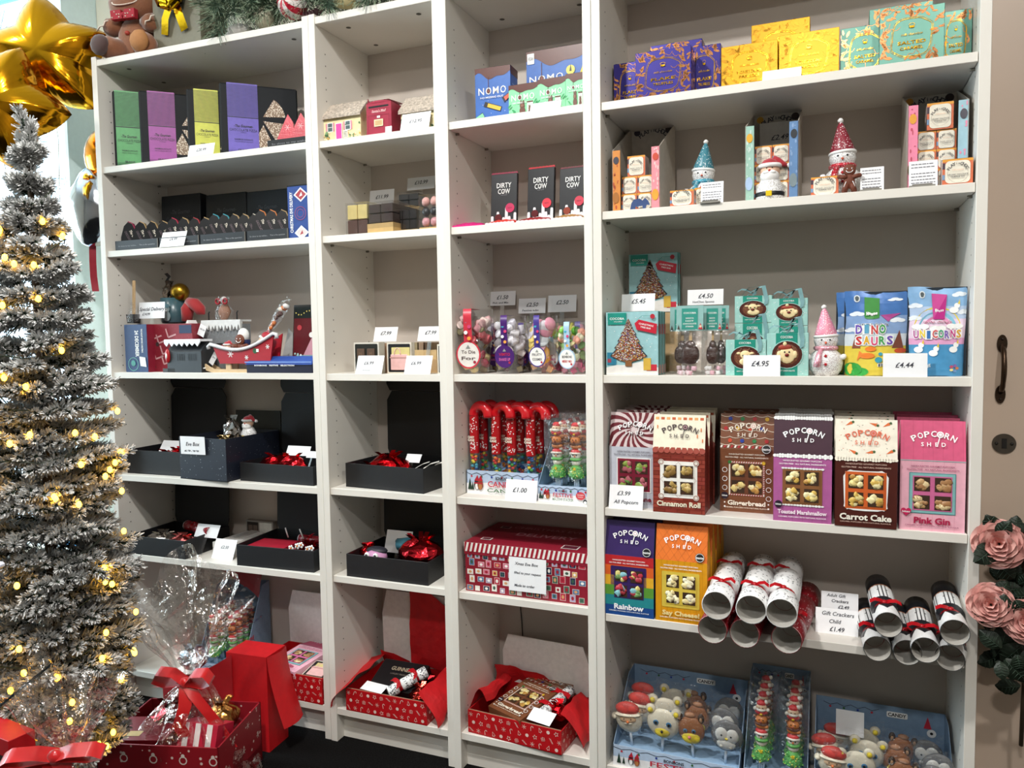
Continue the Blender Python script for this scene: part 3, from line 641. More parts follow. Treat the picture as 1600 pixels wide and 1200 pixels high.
# ------------------------------------------------------------------ little chocolate cubes and their display boxes
CRM = C('f1ead8', .5); ORN = C('d9714a', .5); PNK = C('e58ca8', .5); NAV = C('2c4678', .5)
def playface(f, w, h, band=ORN):
    f.rect(0, 0, w, h, band); f.rect(0, h*.9, w, h, C('e8a13a', .5)); f.rect(0, h*.62, w*.09, h*.86, C('4a3440', .5)); f.rect(w*.0, h*.2, w*.08, h*.4, C('7a9ac0', .5))
    f.rrect(w*.09, h*.05, w*.91, h*.93, w*.16, CRM)
    s_ = 'PLAYinCHOC'; n = len(s_)
    for i, ch in enumerate(s_):
        q = (i-(n-1)/2)/(n-1)*2.3; r_ = w*.33
        f.text(ch, w/2+r_*math.sin(q), h*.47+r_*math.cos(q), w*(.11 if ch not in 'in' else .07), INK, off=.012, rot=-q)
    f.text('CHOCOLATE', w/2, h*.56, w*.04, C('d98a5a', .5), w=w*.38); f.text('ORGANIC CHOCOLATE', w/2, h*.38, w*.055, INK, w=w*.66, off=.015); f.text('+SURPRISE TOY', w/2, h*.29, w*.055, INK, w=w*.46, off=.015)
    f.ring(w/2, h*.42, w*.345, w*.008, C('8a8078', .5), n=18)
def cube(u, k, pl, pr, py, pt, d, label, lift=0, dep=None, yaw=0):
    z0 = SH[u][k]; x = LP(u, pl, py, d)[0]; w = LP(u, pr, py, d)[0]-x; h = LP(u, (pl+pr)/2, pt, d)[1]-z0-lift
    dep = dep or w*.6
    m = MB(); m.box(0, 0, 0, w, dep, h, C('c9b8b0', .5), b=.0006); f = Face(m, fr(w, h)); playface(f, w, h)
    ft = Face(m, face_top(h)); ft.rect(0, 0, w, dep, C('5b86b8', .5)); 
    return m.top('chocolate_cube_box', label, 'chocolate box', AT(u, x, d, k, yaw, lift)), x, w, h
def display(pl, pr, py, d0, dep, zt_back_px, zt_side_px, cl, cr, label, blobL, blobR, title=True):
    x = LP(4, pl, py, d0)[0]; w = LP(4, pr, py, d0)[0]-x; z0 = SH[4][2]
    hb = LP(4, (pl+pr)/2, zt_back_px, d0+dep)[1]-z0; hs = LP(4, pl, zt_side_px, d0)[1]-z0
    t = thing('counter_display_box', label, 'display box', AT(4, x, d0, 2)); th = .0016; sw = w*.17
    bd = C('cfc8bc', .6)
    b = MB(); b.box(0, dep-th, 0, w, dep, hb, bd); f = Face(b, fr(w, hb, dep-th)); f.oval(w*.14, hb-.014, .008, C(blobL[0], .5), n=14); f.oval(w*.86, hb-.014, .009, C('3a2a28', .5), n=14)
    s_ = 'PLAYinCHOC'
    for i, ch in enumerate(s_):
        q = (i-4.5)/9*1.5; f.text(ch, w/2+w*.42*math.sin(q), hb-.052+w*.36*math.cos(q), .0115 if ch not in 'in' else .008, INK, off=.015, rot=-q*.8)
    b.part('backboard', t)
    b = MB()
    for sg, x0, colr, bl in ((0, 0, cl, blobL), (1, w-sw, cr, blobR)):
        b.box(x0, 0, 0, x0+sw, th, hs, C(colr, .5)); f = Face(b, fr(w, hs))
        rnd = random.Random(label+str(sg)); 
        for i in range(14): f.n = 1; f.oval(x0+sw*rnd.uniform(.15, .85), hs*rnd.uniform(.04, .97), sw*rnd.uniform(.06, .13), C(bl[1], .5), sw*rnd.uniform(.05, .3), n=8)
        f.n = 3; f.oval(x0+sw*.5, hs*.84, sw*.36, C(bl[0], .5), hs*.06, n=14); f.oval(x0+sw*.45, hs*.24, sw*.42, C(bl[2], .5), hs*.09, n=14)
        xs = 0 if sg == 0 else w-th
        P = [(xs, 0, 0), (xs, dep, 0), (xs, dep, hb), (xs, 0, hs)]; b.add(P+[(a+th, b_, c_) for a, b_, c_ in P], [(0, 1, 2, 3), (7, 6, 5, 4), (0, 3, 7, 4), (3, 2, 6, 7), (1, 0, 4, 5)], C('b9b0a4', .6))
    b.part('printed_side', t)
    b = MB(); b.box(0, 0, 0, w, dep, th, bd); b.part('tray', t)
    return x, w, hs, hb, dep
def shelfcube(x, w, h, d, z, label, dep=.03, yaw=0):
    m = MB(); m.box(0, 0, 0, w, dep, h, C('c9b8b0', .5), b=.0006); f = Face(m, fr(w, h)); playface(f, w, h); Face(m, face_top(h)).rect(0, 0, w, dep, C('5b86b8', .5))
    return m.top('chocolate_cube_box', label, 'chocolate box', AT(4, x, d, z, yaw))
Z2 = SH[4][2]
DISP = [(957, 1031, 320, .035, .19, 200, 236, 'd98a3a', 'f0919c', 'cardboard counter display with orange giraffe side and rhino front', ('3c3a48', 'b4502c', 'a86a2a'), ('c8452c', 'f7c8c8', 'e8a030')),
        (1164, 1247, 310, .03, .19, 177, 198, '9cc4b4', '5f86b4', 'cardboard counter display with sea green side and blue killer whale side', ('e0a82a', 'c8dcd2', 'aac4e4'), ('22262c', '86a4cc', '7a8a90')),
        (1417, 1512, 286, .045, .17, 145, 166, 'f08aa8', '9cc0cc', 'cardboard counter display with pink speckled side and grid side', ('e8a030', 'c04a60', '6a5a3a'), ('4a4650', 'e58ca8', 'e58ca8'))]
for n_, (pl, pr, py, d0, dep, tb, ts, cl, cr, lab, b1, b2) in enumerate(DISP):
    x, w, hs, hb, dp = display(pl, pr, py, d0, dep, tb, ts, cl, cr, lab, b1, b2)
    iw = w*.66/2-.0005; xi = x+w*.17; hh = iw*1.12
    nm = ['orange giraffe', 'killer whale', 'pink speckled'][n_]
    rows = 2 if n_ == 0 else 3
    for r_ in range(rows):
        for c_ in range(2):
            shelfcube(xi+c_*(iw+.001), iw, hh, d0+.012+.006*r_, Z2+.002+r_*(hh+.0004), ['white label chocolate cube %s, %s side of the %s display' % (['in the bottom row', 'in the middle row', 'in the top row'][r_], ['outer', 'inner'][c_], nm)][0], .04)
    if n_ != 1: shelfcube(xi+iw*(.35 if n_ == 0 else .5), iw*(1.15 if n_ == 0 else 1.35), hh*(1.15 if n_ == 0 else 1.35), d0+.02, Z2+.002+rows*(hh+.0004), 'large looking chocolate cube perched on top inside the %s display' % nm, .04)
# rhino lip of the first display
x0_, _ = LP(4, 983, 318, .02); m = MB(); hw = .048
m.slab([(0, 0), (.004, .018), (.010, .026), (.024, .027), (.030, .022), (.036, .028), (.044, .020), (.047, .010), (.040, .012), (.036, .0), (.031, 0), (.030, .010), (.014, .009), (.012, 0)], 0, .0012, NAV)
m.top('rhino_cutout', 'small dark blue card rhino in front of the orange giraffe display', 'cardboard figure', AT(4, x0_, .026, 2))
cube(4, 2, 1047, 1084, 322, 297, .012, 'cream chocolate cube box in front of the blue snowman')
cube(4, 2, 1085, 1112, 320, 293, .03, 'cream chocolate cube half hidden by the printed note')
cube(4, 2, 1267, 1310, 303, 276, .02, 'cream chocolate cube box below the red hatted snowman')
cube(4, 2, 1472, 1520, 287, 248, .012, 'cream chocolate cube box in front of the pink speckled display')
def note(pl, pr, py, pt, d, label, lined=True):
    z0 = Z2; x = LP(4, pl, py, d)[0]; w = LP(4, pr, py, d)[0]-x; h = LP(4, pl, pt, d)[1]-z0
    m = MB(); m.box(0, 0, 0, w, .0006, h, CARD); f = Face(m, fr(w, h)); rnd = random.Random(label)
    for i in range(7):
        if i == 2: continue
        f.n = 1; xx = w*.08; y = h*(.86-i*.115)
        while xx < w*.86:
            l = w*rnd.uniform(.05, .14); f.n = 1; f.rect(xx, y, min(xx+l, w*.92), y+h*.03, C('6a6a72', .6)); xx += l+w*.025
    m.top('printed_note', label, 'note', AT(4, x, d, 2, 0, 0, -6))
    b = MB(); b.box(0, 0, 0, w*.9, .012, .0035, C('a8a49c', .3, .6)).box(w*.1, .002, .0035, w*.8, .006, .006, C('8a867e', .3, .6)); b.top('note_clip', 'metal clip below the '+label.split(' in front')[0].split(' beside')[0]+', shelf of snowmen', 'clip', AT(4, x, d-.014, 2))
note(1095, 1130, 316, 285, .012, 'small printed note beside the blue snowman'); note(1344, 1381, 296, 262, .02, 'grey printed note beside the gingerbread man'); note(1420, 1465, 290, 252, .02, 'ruled printed note in front of the pink speckled display')
card(4, 2, 1187, 1243, 222, 192, .14, 'white card reading £2.49 inside the killer whale display', [('£2.49', .55, .6, .012)], tilt=0, lift=0) if 0 else None
x, z = LP(4, 1187, 222, .03+.17); x2, _ = LP(4, 1243, 222, .20)
m = MB(); h_ = LP(4, 1210, 191, .2)[1]-Z2-.12; m.box(0, 0, 0, x2-x, .0008, h_, C('d8d4cc', .5)); Face(m, fr(1, 1)).text('£2.49', (x2-x)*.55, h_*.6, .012, INK, shear=.3, off=.01)
m.top('price_card', 'white card reading £2.49 inside the killer whale display', 'price card', AT(4, x, .20, 2, 0, .12))
# ------------------------------------------------------------------ light up snowmen and santa
GLIT = speck('c9c6c4', 'ffffff', 420, .5, .3)
def snowman(px, py_base, d, k, Hh, hat, scarf, label, lean=0, body='c9c6c4', hats=('cone',)):
    x, _ = LP(4, px, py_base, d); t = thing('snowman_ornament', label, 'snowman', AT(4, x, d, k)); s_ = Hh
    gl = speck(body, 'ffffff', 420, .5, .3); hm = speck(hat, 'ffffff', 260, .75, .35); sm = speck(scarf, 'ffffff', 300, .72, .3, .3)
    b = MB(); b.lathe([(0, 0), (s_*.16, 0), (s_*.215, s_*.08), (s_*.235, s_*.19), (s_*.20, s_*.31), (s_*.12, s_*.385), (s_*.14, s_*.42), (s_*.165, s_*.50), (s_*.15, s_*.58), (s_*.09, s_*.63), (0, s_*.645)], gl, 24); b.part('body', t)
    h = MB(); T_ = Matrix.Translation((0, 0, s_*.56)) @ Matrix.Rotation(R(lean), 4, 'Y')
    h.lathe([(s_*.155, 0), (s_*.15, s_*.06), (s_*.10, s_*.2), (s_*.045, s_*.36), (s_*.012, s_*.42), (0, s_*.425)], hm, 20, T_); h.part('hat', t)
    h = MB(); h.ball((0, 0, s_*.43), s_*.035, WHITE, 10, T_, wob=.3); h.part('pompom', t); h = MB(); h.tube([(s_*.152*math.cos(q), s_*.152*math.sin(q), s_*.01) for q in [2*PI*i/20 for i in range(21)]], s_*.022, WHITE, 8, T_); h.part('hat_trim', t, 'white fluffy trim')
    h = MB(); h.tube([(s_*.14*math.cos(q), s_*.14*math.sin(q), s_*.395) for q in [2*PI*i/20 for i in range(21)]], s_*.032, sm, 8)
    h.tube([(-s_*.06, -s_*.15, s_*.38), (-s_*.09, -s_*.20, s_*.30), (-s_*.10, -s_*.235, s_*.22), (-s_*.12, -s_*.235, s_*.13)], [s_*.03, s_*.04, s_*.045, s_*.05], sm, 8); h.part('scarf', t)
    h = MB()
    for q in (-.055, .055): h.ball((q*s_, -s_*.150, s_*.515), s_*.014, BLACK, 8)
    h.part('eye', t) if 0 else None
    for q in (-.055, .055): e = MB(); e.ball((q*s_, -s_*.150, s_*.515), s_*.014, BLACK, 8); e.part('eye', t)
    e = MB(); e.lathe([(s_*.018, 0), (s_*.012, s_*.03), (0, s_*.055)], C('e0582a', .4), 8, Matrix.Translation((0, -s_*.155, s_*.475)) @ Matrix.Rotation(R(100), 4, 'X')); e.part('nose', t)
    for z in (.29, .17):
        e = MB(); r_ = (.235 if z < .2 else .215); e.slab([(s_*.026*(1 if i % 2 else .5)*math.cos(R(36*i)), s_*z+s_*.026*(1 if i % 2 else .5)*math.sin(R(36*i))) for i in range(10)], -s_*r_-.002, -s_*r_+.006, C('c01828', .3)); e.part('star_button', t)
    for q in (-1, 1): e = MB(); e.ball((q*s_*.235, -s_*.06, s_*.27), s_*.042, WHITE, 10, wob=.3); e.part('hand', t)
    return t
snowman(1099, 300, .085, 2, .155, '3f8090', '4aa0b8', 'light up snowman with blue sequin hat and scarf', 5)
snowman(1316, 284, .07, 2, .165, '8c2838', 'c02838', 'light up snowman with dark red sequin hat and red scarf', -4)
snowman(1290, 587, .05, 3, .150, 'e890a8', 'e8a0b0', 'light up snowman with pink sequin hat and pink scarf', -4, 'd6cfd0')
def santa(px, py, d, k, s_, label):
    x, _ = LP(4, px, py, d); t = thing('santa_ornament', label, 'santa figure', AT(4, x, d, k)); skin = C('e8bca0', .5); wool = C('f2f0ee', .8, bump=.4)
    b = MB(); b.lathe([(0, 0), (s_*.26, 0), (s_*.29, s_*.06), (s_*.28, s_*.25), (s_*.20, s_*.42), (s_*.12, s_*.5), (0, s_*.5)], GLIT, 24); b.part('body', t)
    b = MB(); b.lathe([(s_*.292, s_*.08), (s_*.296, s_*.09), (s_*.296, s_*.16), (s_*.288, s_*.17)], BLACK, 24, cap=False); b.part('belt', t)
    b = MB(); b.box(-s_*.06, -s_*.315, s_*.065, s_*.06, -s_*.298, s_*.175, C('e8c818', .3, .2), b=.001); b.part('buckle', t)
    b = MB(); b.ball((0, 0, s_*.62), (s_*.20, s_*.19, s_*.19), skin, 18); b.ball((0, -s_*.19, s_*.60), s_*.03, C('b02020', .3), 10)
    for q in (-1, 1): b.ball((q*s_*.055, -s_*.180, s_*.66), s_*.014, BLACK, 8)
    b.part('head', t)
    b = MB(); b.ball((0, -s_*.10, s_*.50), (s_*.19, s_*.14, s_*.15), wool, 16, wob=.1)
    for q in (-1, 1): b.ball((q*s_*.06, -s_*.20, s_*.565), (s_*.075, s_*.04, s_*.035), wool, 10)
    b.part('beard', t)
    b = MB(); b.lathe([(s_*.205, s_*.68), (s_*.20, s_*.76), (s_*.14, s_*.84), (s_*.05, s_*.88), (0, s_*.885)], C('a81828', .8, sheen=.5), 18); b.tube([(s_*.05, 0, s_*.85), (s_*.16, 0, s_*.80), (s_*.26, -.002, s_*.74), (s_*.36, -.002, s_*.70)], [s_*.1, s_*.09, s_*.06, s_*.03], C('a81828', .8, sheen=.5), 10); b.part('hat', t)
    b = MB(); b.tube([(s_*.205*math.cos(q), s_*.195*math.sin(q), s_*.72) for q in [2*PI*i/20 for i in range(21)]], s_*.045, wool, 8); b.ball((s_*.39, -.002, s_*.70), s_*.06, wool, 10, wob=.3); b.part('hat_trim', t)
santa(1203, 309, -.002+.045, 2, .105, 'light up santa with red hat and black belt before the killer whale display')
def gingerman(M, s_, label, name='gingerbread_figure'):
    t = thing(name, label, 'gingerbread figure', M); br_ = C('6b3420', .7, bump=.2); b = MB()
    P = []
    b.ball((0, 0, s_*.76), (s_*.2, s_*.07, s_*.2), br_, 16); b.ball((0, 0, s_*.4), (s_*.17, s_*.07, s_*.26), br_, 14)
    for q in (-1, 1):
        b.tube([(q*s_*.08, 0, s_*.52), (q*s_*.3, -s_*.03, s_*.56)], [s_*.08, s_*.075], br_, 10); b.ball((q*s_*.31, -s_*.03, s_*.56), s_*.075, br_, 8)
        b.tube([(q*s_*.08, 0, s_*.3), (q*s_*.15, -s_*.02, s_*.06)], [s_*.1, s_*.09], br_, 10); b.ball((q*s_*.15, -s_*.02, s_*.08), s_*.09, br_, 8)
    b.part('body', t)
    b = MB()
    for q in (-1, 1): b.ball((q*s_*.07, -s_*.068, s_*.80), s_*.02, WHITE, 8); b.tube([(q*s_*.1, -s_*.075, s_*.38), (q*s_*.17, -s_*.09, s_*.2)], s_*.012, WHITE, 6)
    b.tube([(s_*.1*math.cos(q), -s_*.07, s_*.74+s_*.07*math.sin(q)) for q in [PI+PI*i/8 for i in range(9)]], s_*.012, WHITE, 6); b.part('icing', t)
    return t
x, _ = LP(4, 1327, 296, .015); gingerman(AT(4, x, .018, 2), .063, 'small gingerbread man with white smile beside the grey note')
# ------------------------------------------------------------------ tree bars
def treebar(M, w, h, label, group=None):
    t = thing('tree_bar_pack', label, 'chocolate bar pack', M, group); aqua = C('9cc8cc', .4); dkg = C('1f8f80', .4); b = MB(); b.box(0, 0, 0, w, .011, h, C('3f8f8c', .4), b=.0005)
    f = Face(b, fr(w, h)); f.rect(.0005, .0005, w-.0005, h-.0005, aqua); rnd = random.Random(3)
    for i in range(45): f.n = 3; f.oval(rnd.uniform(.003, w-.003), rnd.uniform(h*.2, h-.003), rnd.uniform(.0005, .0012), WHITE, n=6)
    f.n = 4; P = [(0.0005, .0005), (w-.0005, .0005), (w-.0005, h*.12), (w*.85, h*.16), (w*.7, h*.22), (w*.55, h*.19), (w*.4, h*.16), (w*.2, h*.16), (.0005, h*.12)]; f.poly(P, C('eeeae4', .5))
    f.rect(w*.02, h*.16, w*.2, h*.36, C('2f7f9c', .4)); f.rect(w*.03, h*.2, w*.1, h*.26, C('a04050', .4))
    f.rect(w*.78, h*.07, w*.97, h*.17, C('c83040', .4)); f.rect(w*.72, h*.08, w*.86, h*.27, C('d8b048', .4))
    f.rect(w*.04, h*.80, w*.40, h*.985, dkg); f.text('COCOBA', w*.22, h*.895, h*.036, WHITE, w=w*.28, off=.012); f.text('chocolate', w*.24, h*.85, h*.022, WHITE, w=w*.16, shear=.2)
    tx = w*.44; lv = [(0, .89), (.07, .76), (.05, .76), (.14, .645), (.11, .645), (.2, .53), (.16, .53), (.26, .42), (.21, .42), (.33, .30), (.2, .245), (.06, .21), (.06, .14)]
    tree = [(tx-a*w, h*b_) for a, b_ in lv]+[(tx+a*w, h*b_) for a, b_ in lv[::-1]]
    f.poly([(tx+(x-tx)*1.08, y+.001) for x, y in tree], C('2a3a40', .5)); f.poly(tree, C('8a5a30', .5)); 
    for i in range(1000):
        y = rnd.uniform(h*.24, h*.86); tw = 0
        for (a, b1), (c_, b2) in zip(lv, lv[1:]):
            if b2*h <= y <= b1*h and b1 != b2: tw = max(tw, (a+(c_-a)*(b1*h-y)/((b1-b2)*h))*w)
        if tw: f.n = 17; xx = tx+rnd.uniform(-tw, tw); f.rect(xx-.0013, y-.0007, xx+.0013, y+.0007, C(rnd.choice(['f4ead8', 'e0a850', 'c04030', '5a3420', 'e8d8b0', '7a6ab0', 'ffffff']), .4))
    f.n = 18; q = [(w*.56, h*.815), (w*.64, h*.875), (w*.985, h*.80), (w*.965, h*.645), (w*.60, h*.715)]; f.poly(q, C('c22036', .4))
    f.text('CHRISTMAS', w*.78, h*.79, h*.026, WHITE, w=w*.28, off=.012, rot=-.2); f.text('TREE BAR', w*.77, h*.745, h*.026, WHITE, w=w*.2, off=.012, rot=-.2)
    f.line([(w*.6, h*.86), (w*.7, h*.93), (w*.9, h*.93)], .0007, dkg); f.oval(w*.9, h*.92, w*.045, C('b82838', .4))
    ft = Face(b, face_right(w)); ft.rect(0, h*.64, .011, h*.8, C('a82838', .4)); ft.rect(0, h*.02, .011, h*.16, C('b89088', .5))
    b.part('carton', t)
    return t
x, w, h = PB(4, 3, 947.5, 1029, 584, 487, .012)
t = treebar(AT(4, x, .012, 3), w, h, 'aqua tree bar pack at the front of its stack')
for i in range(5): dup(t, AT(4, x+.0012*(i % 2), .026+.0135*i, 3, 0, 0, 0), 'aqua tree bar pack lined up behind the front one', 'tree bar packs in the front stack')
x, w2, h2 = PB(4, 3, 983, 1056, 478, 396, .19)
t = treebar(AT(4, x, .19, 3, 0, h2-h), w, h, 'aqua tree bar pack standing high at the back of the shelf')
dup(t, AT(4, x+.002, .205, 3, 0, h2-h), 'aqua tree bar pack directly behind the high one')
q = MB(); q.box(0, 0, 0, w, .05, h2-h-.001, C('b89a70', .7)); q.top('carton', 'plain brown carton under the high tree bar pack', 'box', AT(4, x, .188, 3))
card(4, SH[4][3]+.0, 971, 1022, 486, 458, .13, 'white card reading £5.45 behind the front tree bars', [('£5.45', .5, .55, .011)], tilt=-4) if 0 else None
def hicard(u, pl, pr, pb, pt, d, label, txt, tilt=-8, und='', hue='f6f6f8'):
    """card whose foot is hidden: its lower edge at pixel row pb"""
    x, z = LP(u, pl, pb, d); x2, _ = LP(u, pr, pb, d); z2 = LP(u, (pl+pr)/2, pt, d)[1]; h = (z2-z)/math.cos(R(tilt)); w_ = x2-x
    m = MB(); m.box(0, 0, 0, w_, .0006, h, C(hue, .35, var=.015)); f = Face(m, fr(w_, h)); f.text(txt, w_*.5, h*.58, .011, INK, off=.012, shear=.25)
    if und: f.text(und, w_*.45, h*.2, .005, INK, w=w_*.6, off=.01)
    b2 = MB()
    t = thing('price_card', label, 'price card', AT(u, x, d, z, 0, 0, tilt)); m.part('card', t)
    k = max((q for q in SH[u].values() if q < z+.005), default=0)
    if z-k > .004 and d > .02: b2.box(w_*.42, .0012, (k-z)/math.cos(R(tilt)), w_*.58, .0022, h*.5, film('ffffff', .2, .1, 'stand', 0)); b2.part('clear_stand', t)
    return t
hicard(4, 971, 1023, 487, 459, .11, 'white card reading £5.45 behind the front tree bars', '£5.45'); hicard(4, 1074, 1130, 477, 452, .16, 'white card reading £4.50 behind the spoon pouches', '£4.50', und='HotChoc Spoons')
# ------------------------------------------------------------------ hot chocolate spoon pouches
def pouch(M, w, h, label, seed):
    t = thing('spoon_pouch', label, 'chocolate spoon pouch', M); rnd = random.Random(seed); ch = C('3c2018', .35); b = MB()
    b.box(0, 0, h*.64, w, .0016, h, C('8ab4b0', .4)); f = Face(b, fr(w, h)); f.rect(w*.2, h*.66, w*.8, h*.96, C('2a8f80', .4)); f.text('COCOBA', w*.5, h*.895, h*.024, WHITE, w=w*.46, off=.012)
    for i, s_ in enumerate(('SANTA', 'HOT', 'CHOCOLATE', 'STIRRER')): f.text(s_, w*.5, h*(.82-.04*i), h*.02, WHITE, w=w*(.3 if i != 2 else .5), off=.01)
    f.poly([(w*.82, h*.66), (w*.98, h*.66), (w*.9, h*.75)], C('c03040', .4)); f.oval(w*.9, h*.70, w*.05, C('e8c0a0', .5), n=10); f.poly([(w*.04, h*.66), (w*.14, h*.66), (w*.09, h*.73)], C('4a4038', .4))
    b.part('header_card', t)
    b = MB(); b.ball((w*.5, .012, h*.30), (w*.34, .009, h*.14), ch, 16, sq=.8); b.ball((w*.5, .012, h*.42), (w*.2, .008, h*.09), ch, 12); b.part('chocolate_figure', t)
    b = MB(); b.box(w*.45, .010, h*.45, w*.56, .013, h*.70, C('c8a878', .6)); b.part('stick', t)
    for i in range(9):
        q = MB(); x_, z_ = rnd.uniform(w*.15, w*.85), h*(.035 if i < 6 else .10); c_ = C(rnd.choice(['f2eeee', 'eab8c6', 'f0d4da']), .6)
        q.lathe([(.0042, 0), (.0052, .001), (.0052, .008), (.0042, .009)], c_, 8, Matrix.Translation((x_, rnd.uniform(.006, .012), z_-.004)) @ Matrix.Rotation(rnd.uniform(-.5, .5), 4, 'Y')); q.part('marshmallow', t)
    b = MB(); b.grid(lambda u_, v_: (w*u_, -.001+.0*math.sin(u_*PI)-.003*math.sin(v_*PI)*math.sin(u_*PI), h*.66*v_), 8, 10, film('ffffff', .10, .08, 'bag', .7, 60)); b.part('clear_bag', t)
    return t
for i, (pl, pr, pt, d, lab) in enumerate(((1046, 1083, 479, .05, 'chocolate stirrer pouch furthest left, half hidden'), (1056, 1098, 477, .012, 'chocolate stirrer pouch in front, with pink marshmallows'), (1097, 1127, 477, .03, 'chocolate stirrer pouch right of the front one, wider gap below'), (1112, 1138, 477, .06, 'chocolate stirrer pouch at the back, nearest the reindeer boxes'))):
    x, w, h = PB(4, 3, pl, pr, 587, pt, d); pouch(AT(4, x, d, 3, 0, 0, -4), w, h, lab.replace('right of', 'next to'), i)
# ------------------------------------------------------------------ reindeer / dog face boxes
RIB = C('7fa8ac', .3, 0, .1)
def facebox(M, w, h, kind, label, dep=.045):
    t = thing('chocolate_disc_box', label, 'chocolate box', M); aqua = C('a4d4cc', .4); b = MB(); b.box(0, 0, 0, w, dep, h, aqua, b=.0008); f = Face(b, fr(w, h)); rnd = random.Random(label)
    f.rect(w*.22, 0, w*.74, h, C('1f8f7c', .4)); f.rect(w*.22, h*.30, w*.74, h*.80, aqua) if 0 else None
    for i in range(26): f.n = 1; x_ = rnd.choice([rnd.uniform(.002, w*.2), rnd.uniform(w*.77, w-.002)]); f.oval(x_, rnd.uniform(.003, h-.003), .0009, WHITE, n=6)
    f.n = 4; f.text('COCOBA', w*.48, h*.91, h*.055, WHITE, w=w*.3, off=.015); f.oval(w*.49, h*.5, w*.385, aqua, h*.335); f.oval(w*.49, h*.5, w*.365, C('4a1c12', .4), h*.315)
    f.text('HOT CHOCOLATE', w*.48, h*.12, h*.035, WHITE, w=w*.4, off=.01)
    b.part('carton', t)
    b = MB(); cx, cz = w*.49, h*.5; mc = C('5c3420', .5); b.ball((cx, -.0005, cz), (w*.33, .0025, h*.285), speck('6a3a24', '8a5a38', 300, .6), 18)
    ic = C('f0d8a4', .5)
    if kind == 'reindeer':
        b.ball((cx, -.003, cz+h*.08), (w*.13, .002, h*.12), ic, 12); b.ball((cx+w*.02, -.003, cz-h*.11), (w*.17, .002, h*.11), ic, 12)
        for q in (-1, 1): b.ball((cx+q*w*.16, -.003, cz+h*.12), (w*.06, .0015, h*.035), ic, 8); b.ball((cx+q*w*.10, -.003, cz+h*.22), (w*.025, .0015, h*.05), mc, 6)
    else:
        b.ball((cx, -.003, cz-h*.02), (w*.20, .002, h*.19), ic, 14); b.ball((cx-w*.05, -.003, cz+h*.17), (w*.17, .002, h*.07), C('a03a28', .5), 12); b.ball((cx-w*.05, -.004, cz+h*.25), (w*.05, .002, h*.05), ic, 10)
        for q in (-1, 1): b.ball((cx+q*w*.19, -.003, cz), (w*.06, .002, h*.09), ic, 8)
    for q in (-1, 1): b.ball((cx+q*w*.055, -.0055, cz+h*.06), (w*.02, .001, h*.022), BLACK, 8)
    b.ball((cx, -.006, cz-h*.01), (w*.055, .002, h*.04), C('7a2018', .3), 10); b.part('iced_disc', t)
    b = MB(); b.strip([(w*.3+w*.30*math.sin(i*.52), dep*.5, h+.0008+.016*abs(math.sin(i*.7))) for i in range(10)], (0, .011, .004), RIB); b.part('ribbon_loop', t)
    b = MB(); b.strip([(w*.5, -.001, h*1.0), (w*.62, -.004, h+.018), (w*.78, -.003, h+.02), (w*.86, -.003, h*.85), (w*.84, -.003, h*.66)], (.008, 0, .005), RIB); b.part('ribbon_loop', t)
    b = MB(); b.strip([(w*.15, dep*.6, h+.001), (w*.35, dep*.5, h+.02), (w*.65, dep*.5, h+.022), (w*1.02, dep*.5, h+.005), (w*1.04, dep*.5, h*.8)], (0, .012, 0), RIB)
    b.part('ribbon', t)
    return t
L2 = .0
for pl, pr, py, pt, d, kd, lab, lift in ((1134, 1197, 587, 531, .02, 'reindeer', 'aqua window box with reindeer face, bottom row beside the pouches', 0), (1198, 1263, 587, 521, .02, 'dog', 'aqua window box with hatted cream face, bottom row beside the pink snowman', 0),
                                   (1148, 1206, 513, 463, .085, 'reindeer', 'aqua window box with reindeer face, upper row', 1), (1205, 1262, 512, 467, .085, 'dog', 'aqua window box with hatted face, upper row, under a loose ribbon', 1)):
    x = LP(4, pl, py, d)[0]; w = LP(4, pr, py, d)[0]-x; zt = LP(4, pl, pt, d)[1]-SH[4][3]
    h = .063 if not lift else .062
    facebox(AT(4, x, d, 3, 0, (zt-h if lift else 0)), w, zt if not lift else h, kd, lab)
    if lift:
        facebox(AT(4, x, d, 3), w, zt-h-.001, kd, lab.replace('upper row', 'hidden below the upper row').replace(', under a loose ribbon', ''))
card(4, 3, 1161, 1219, 587, 555, .006, 'white card reading £4.95 in front of the window boxes', [('£4.95', .45, .6, .0115)], tilt=-5)
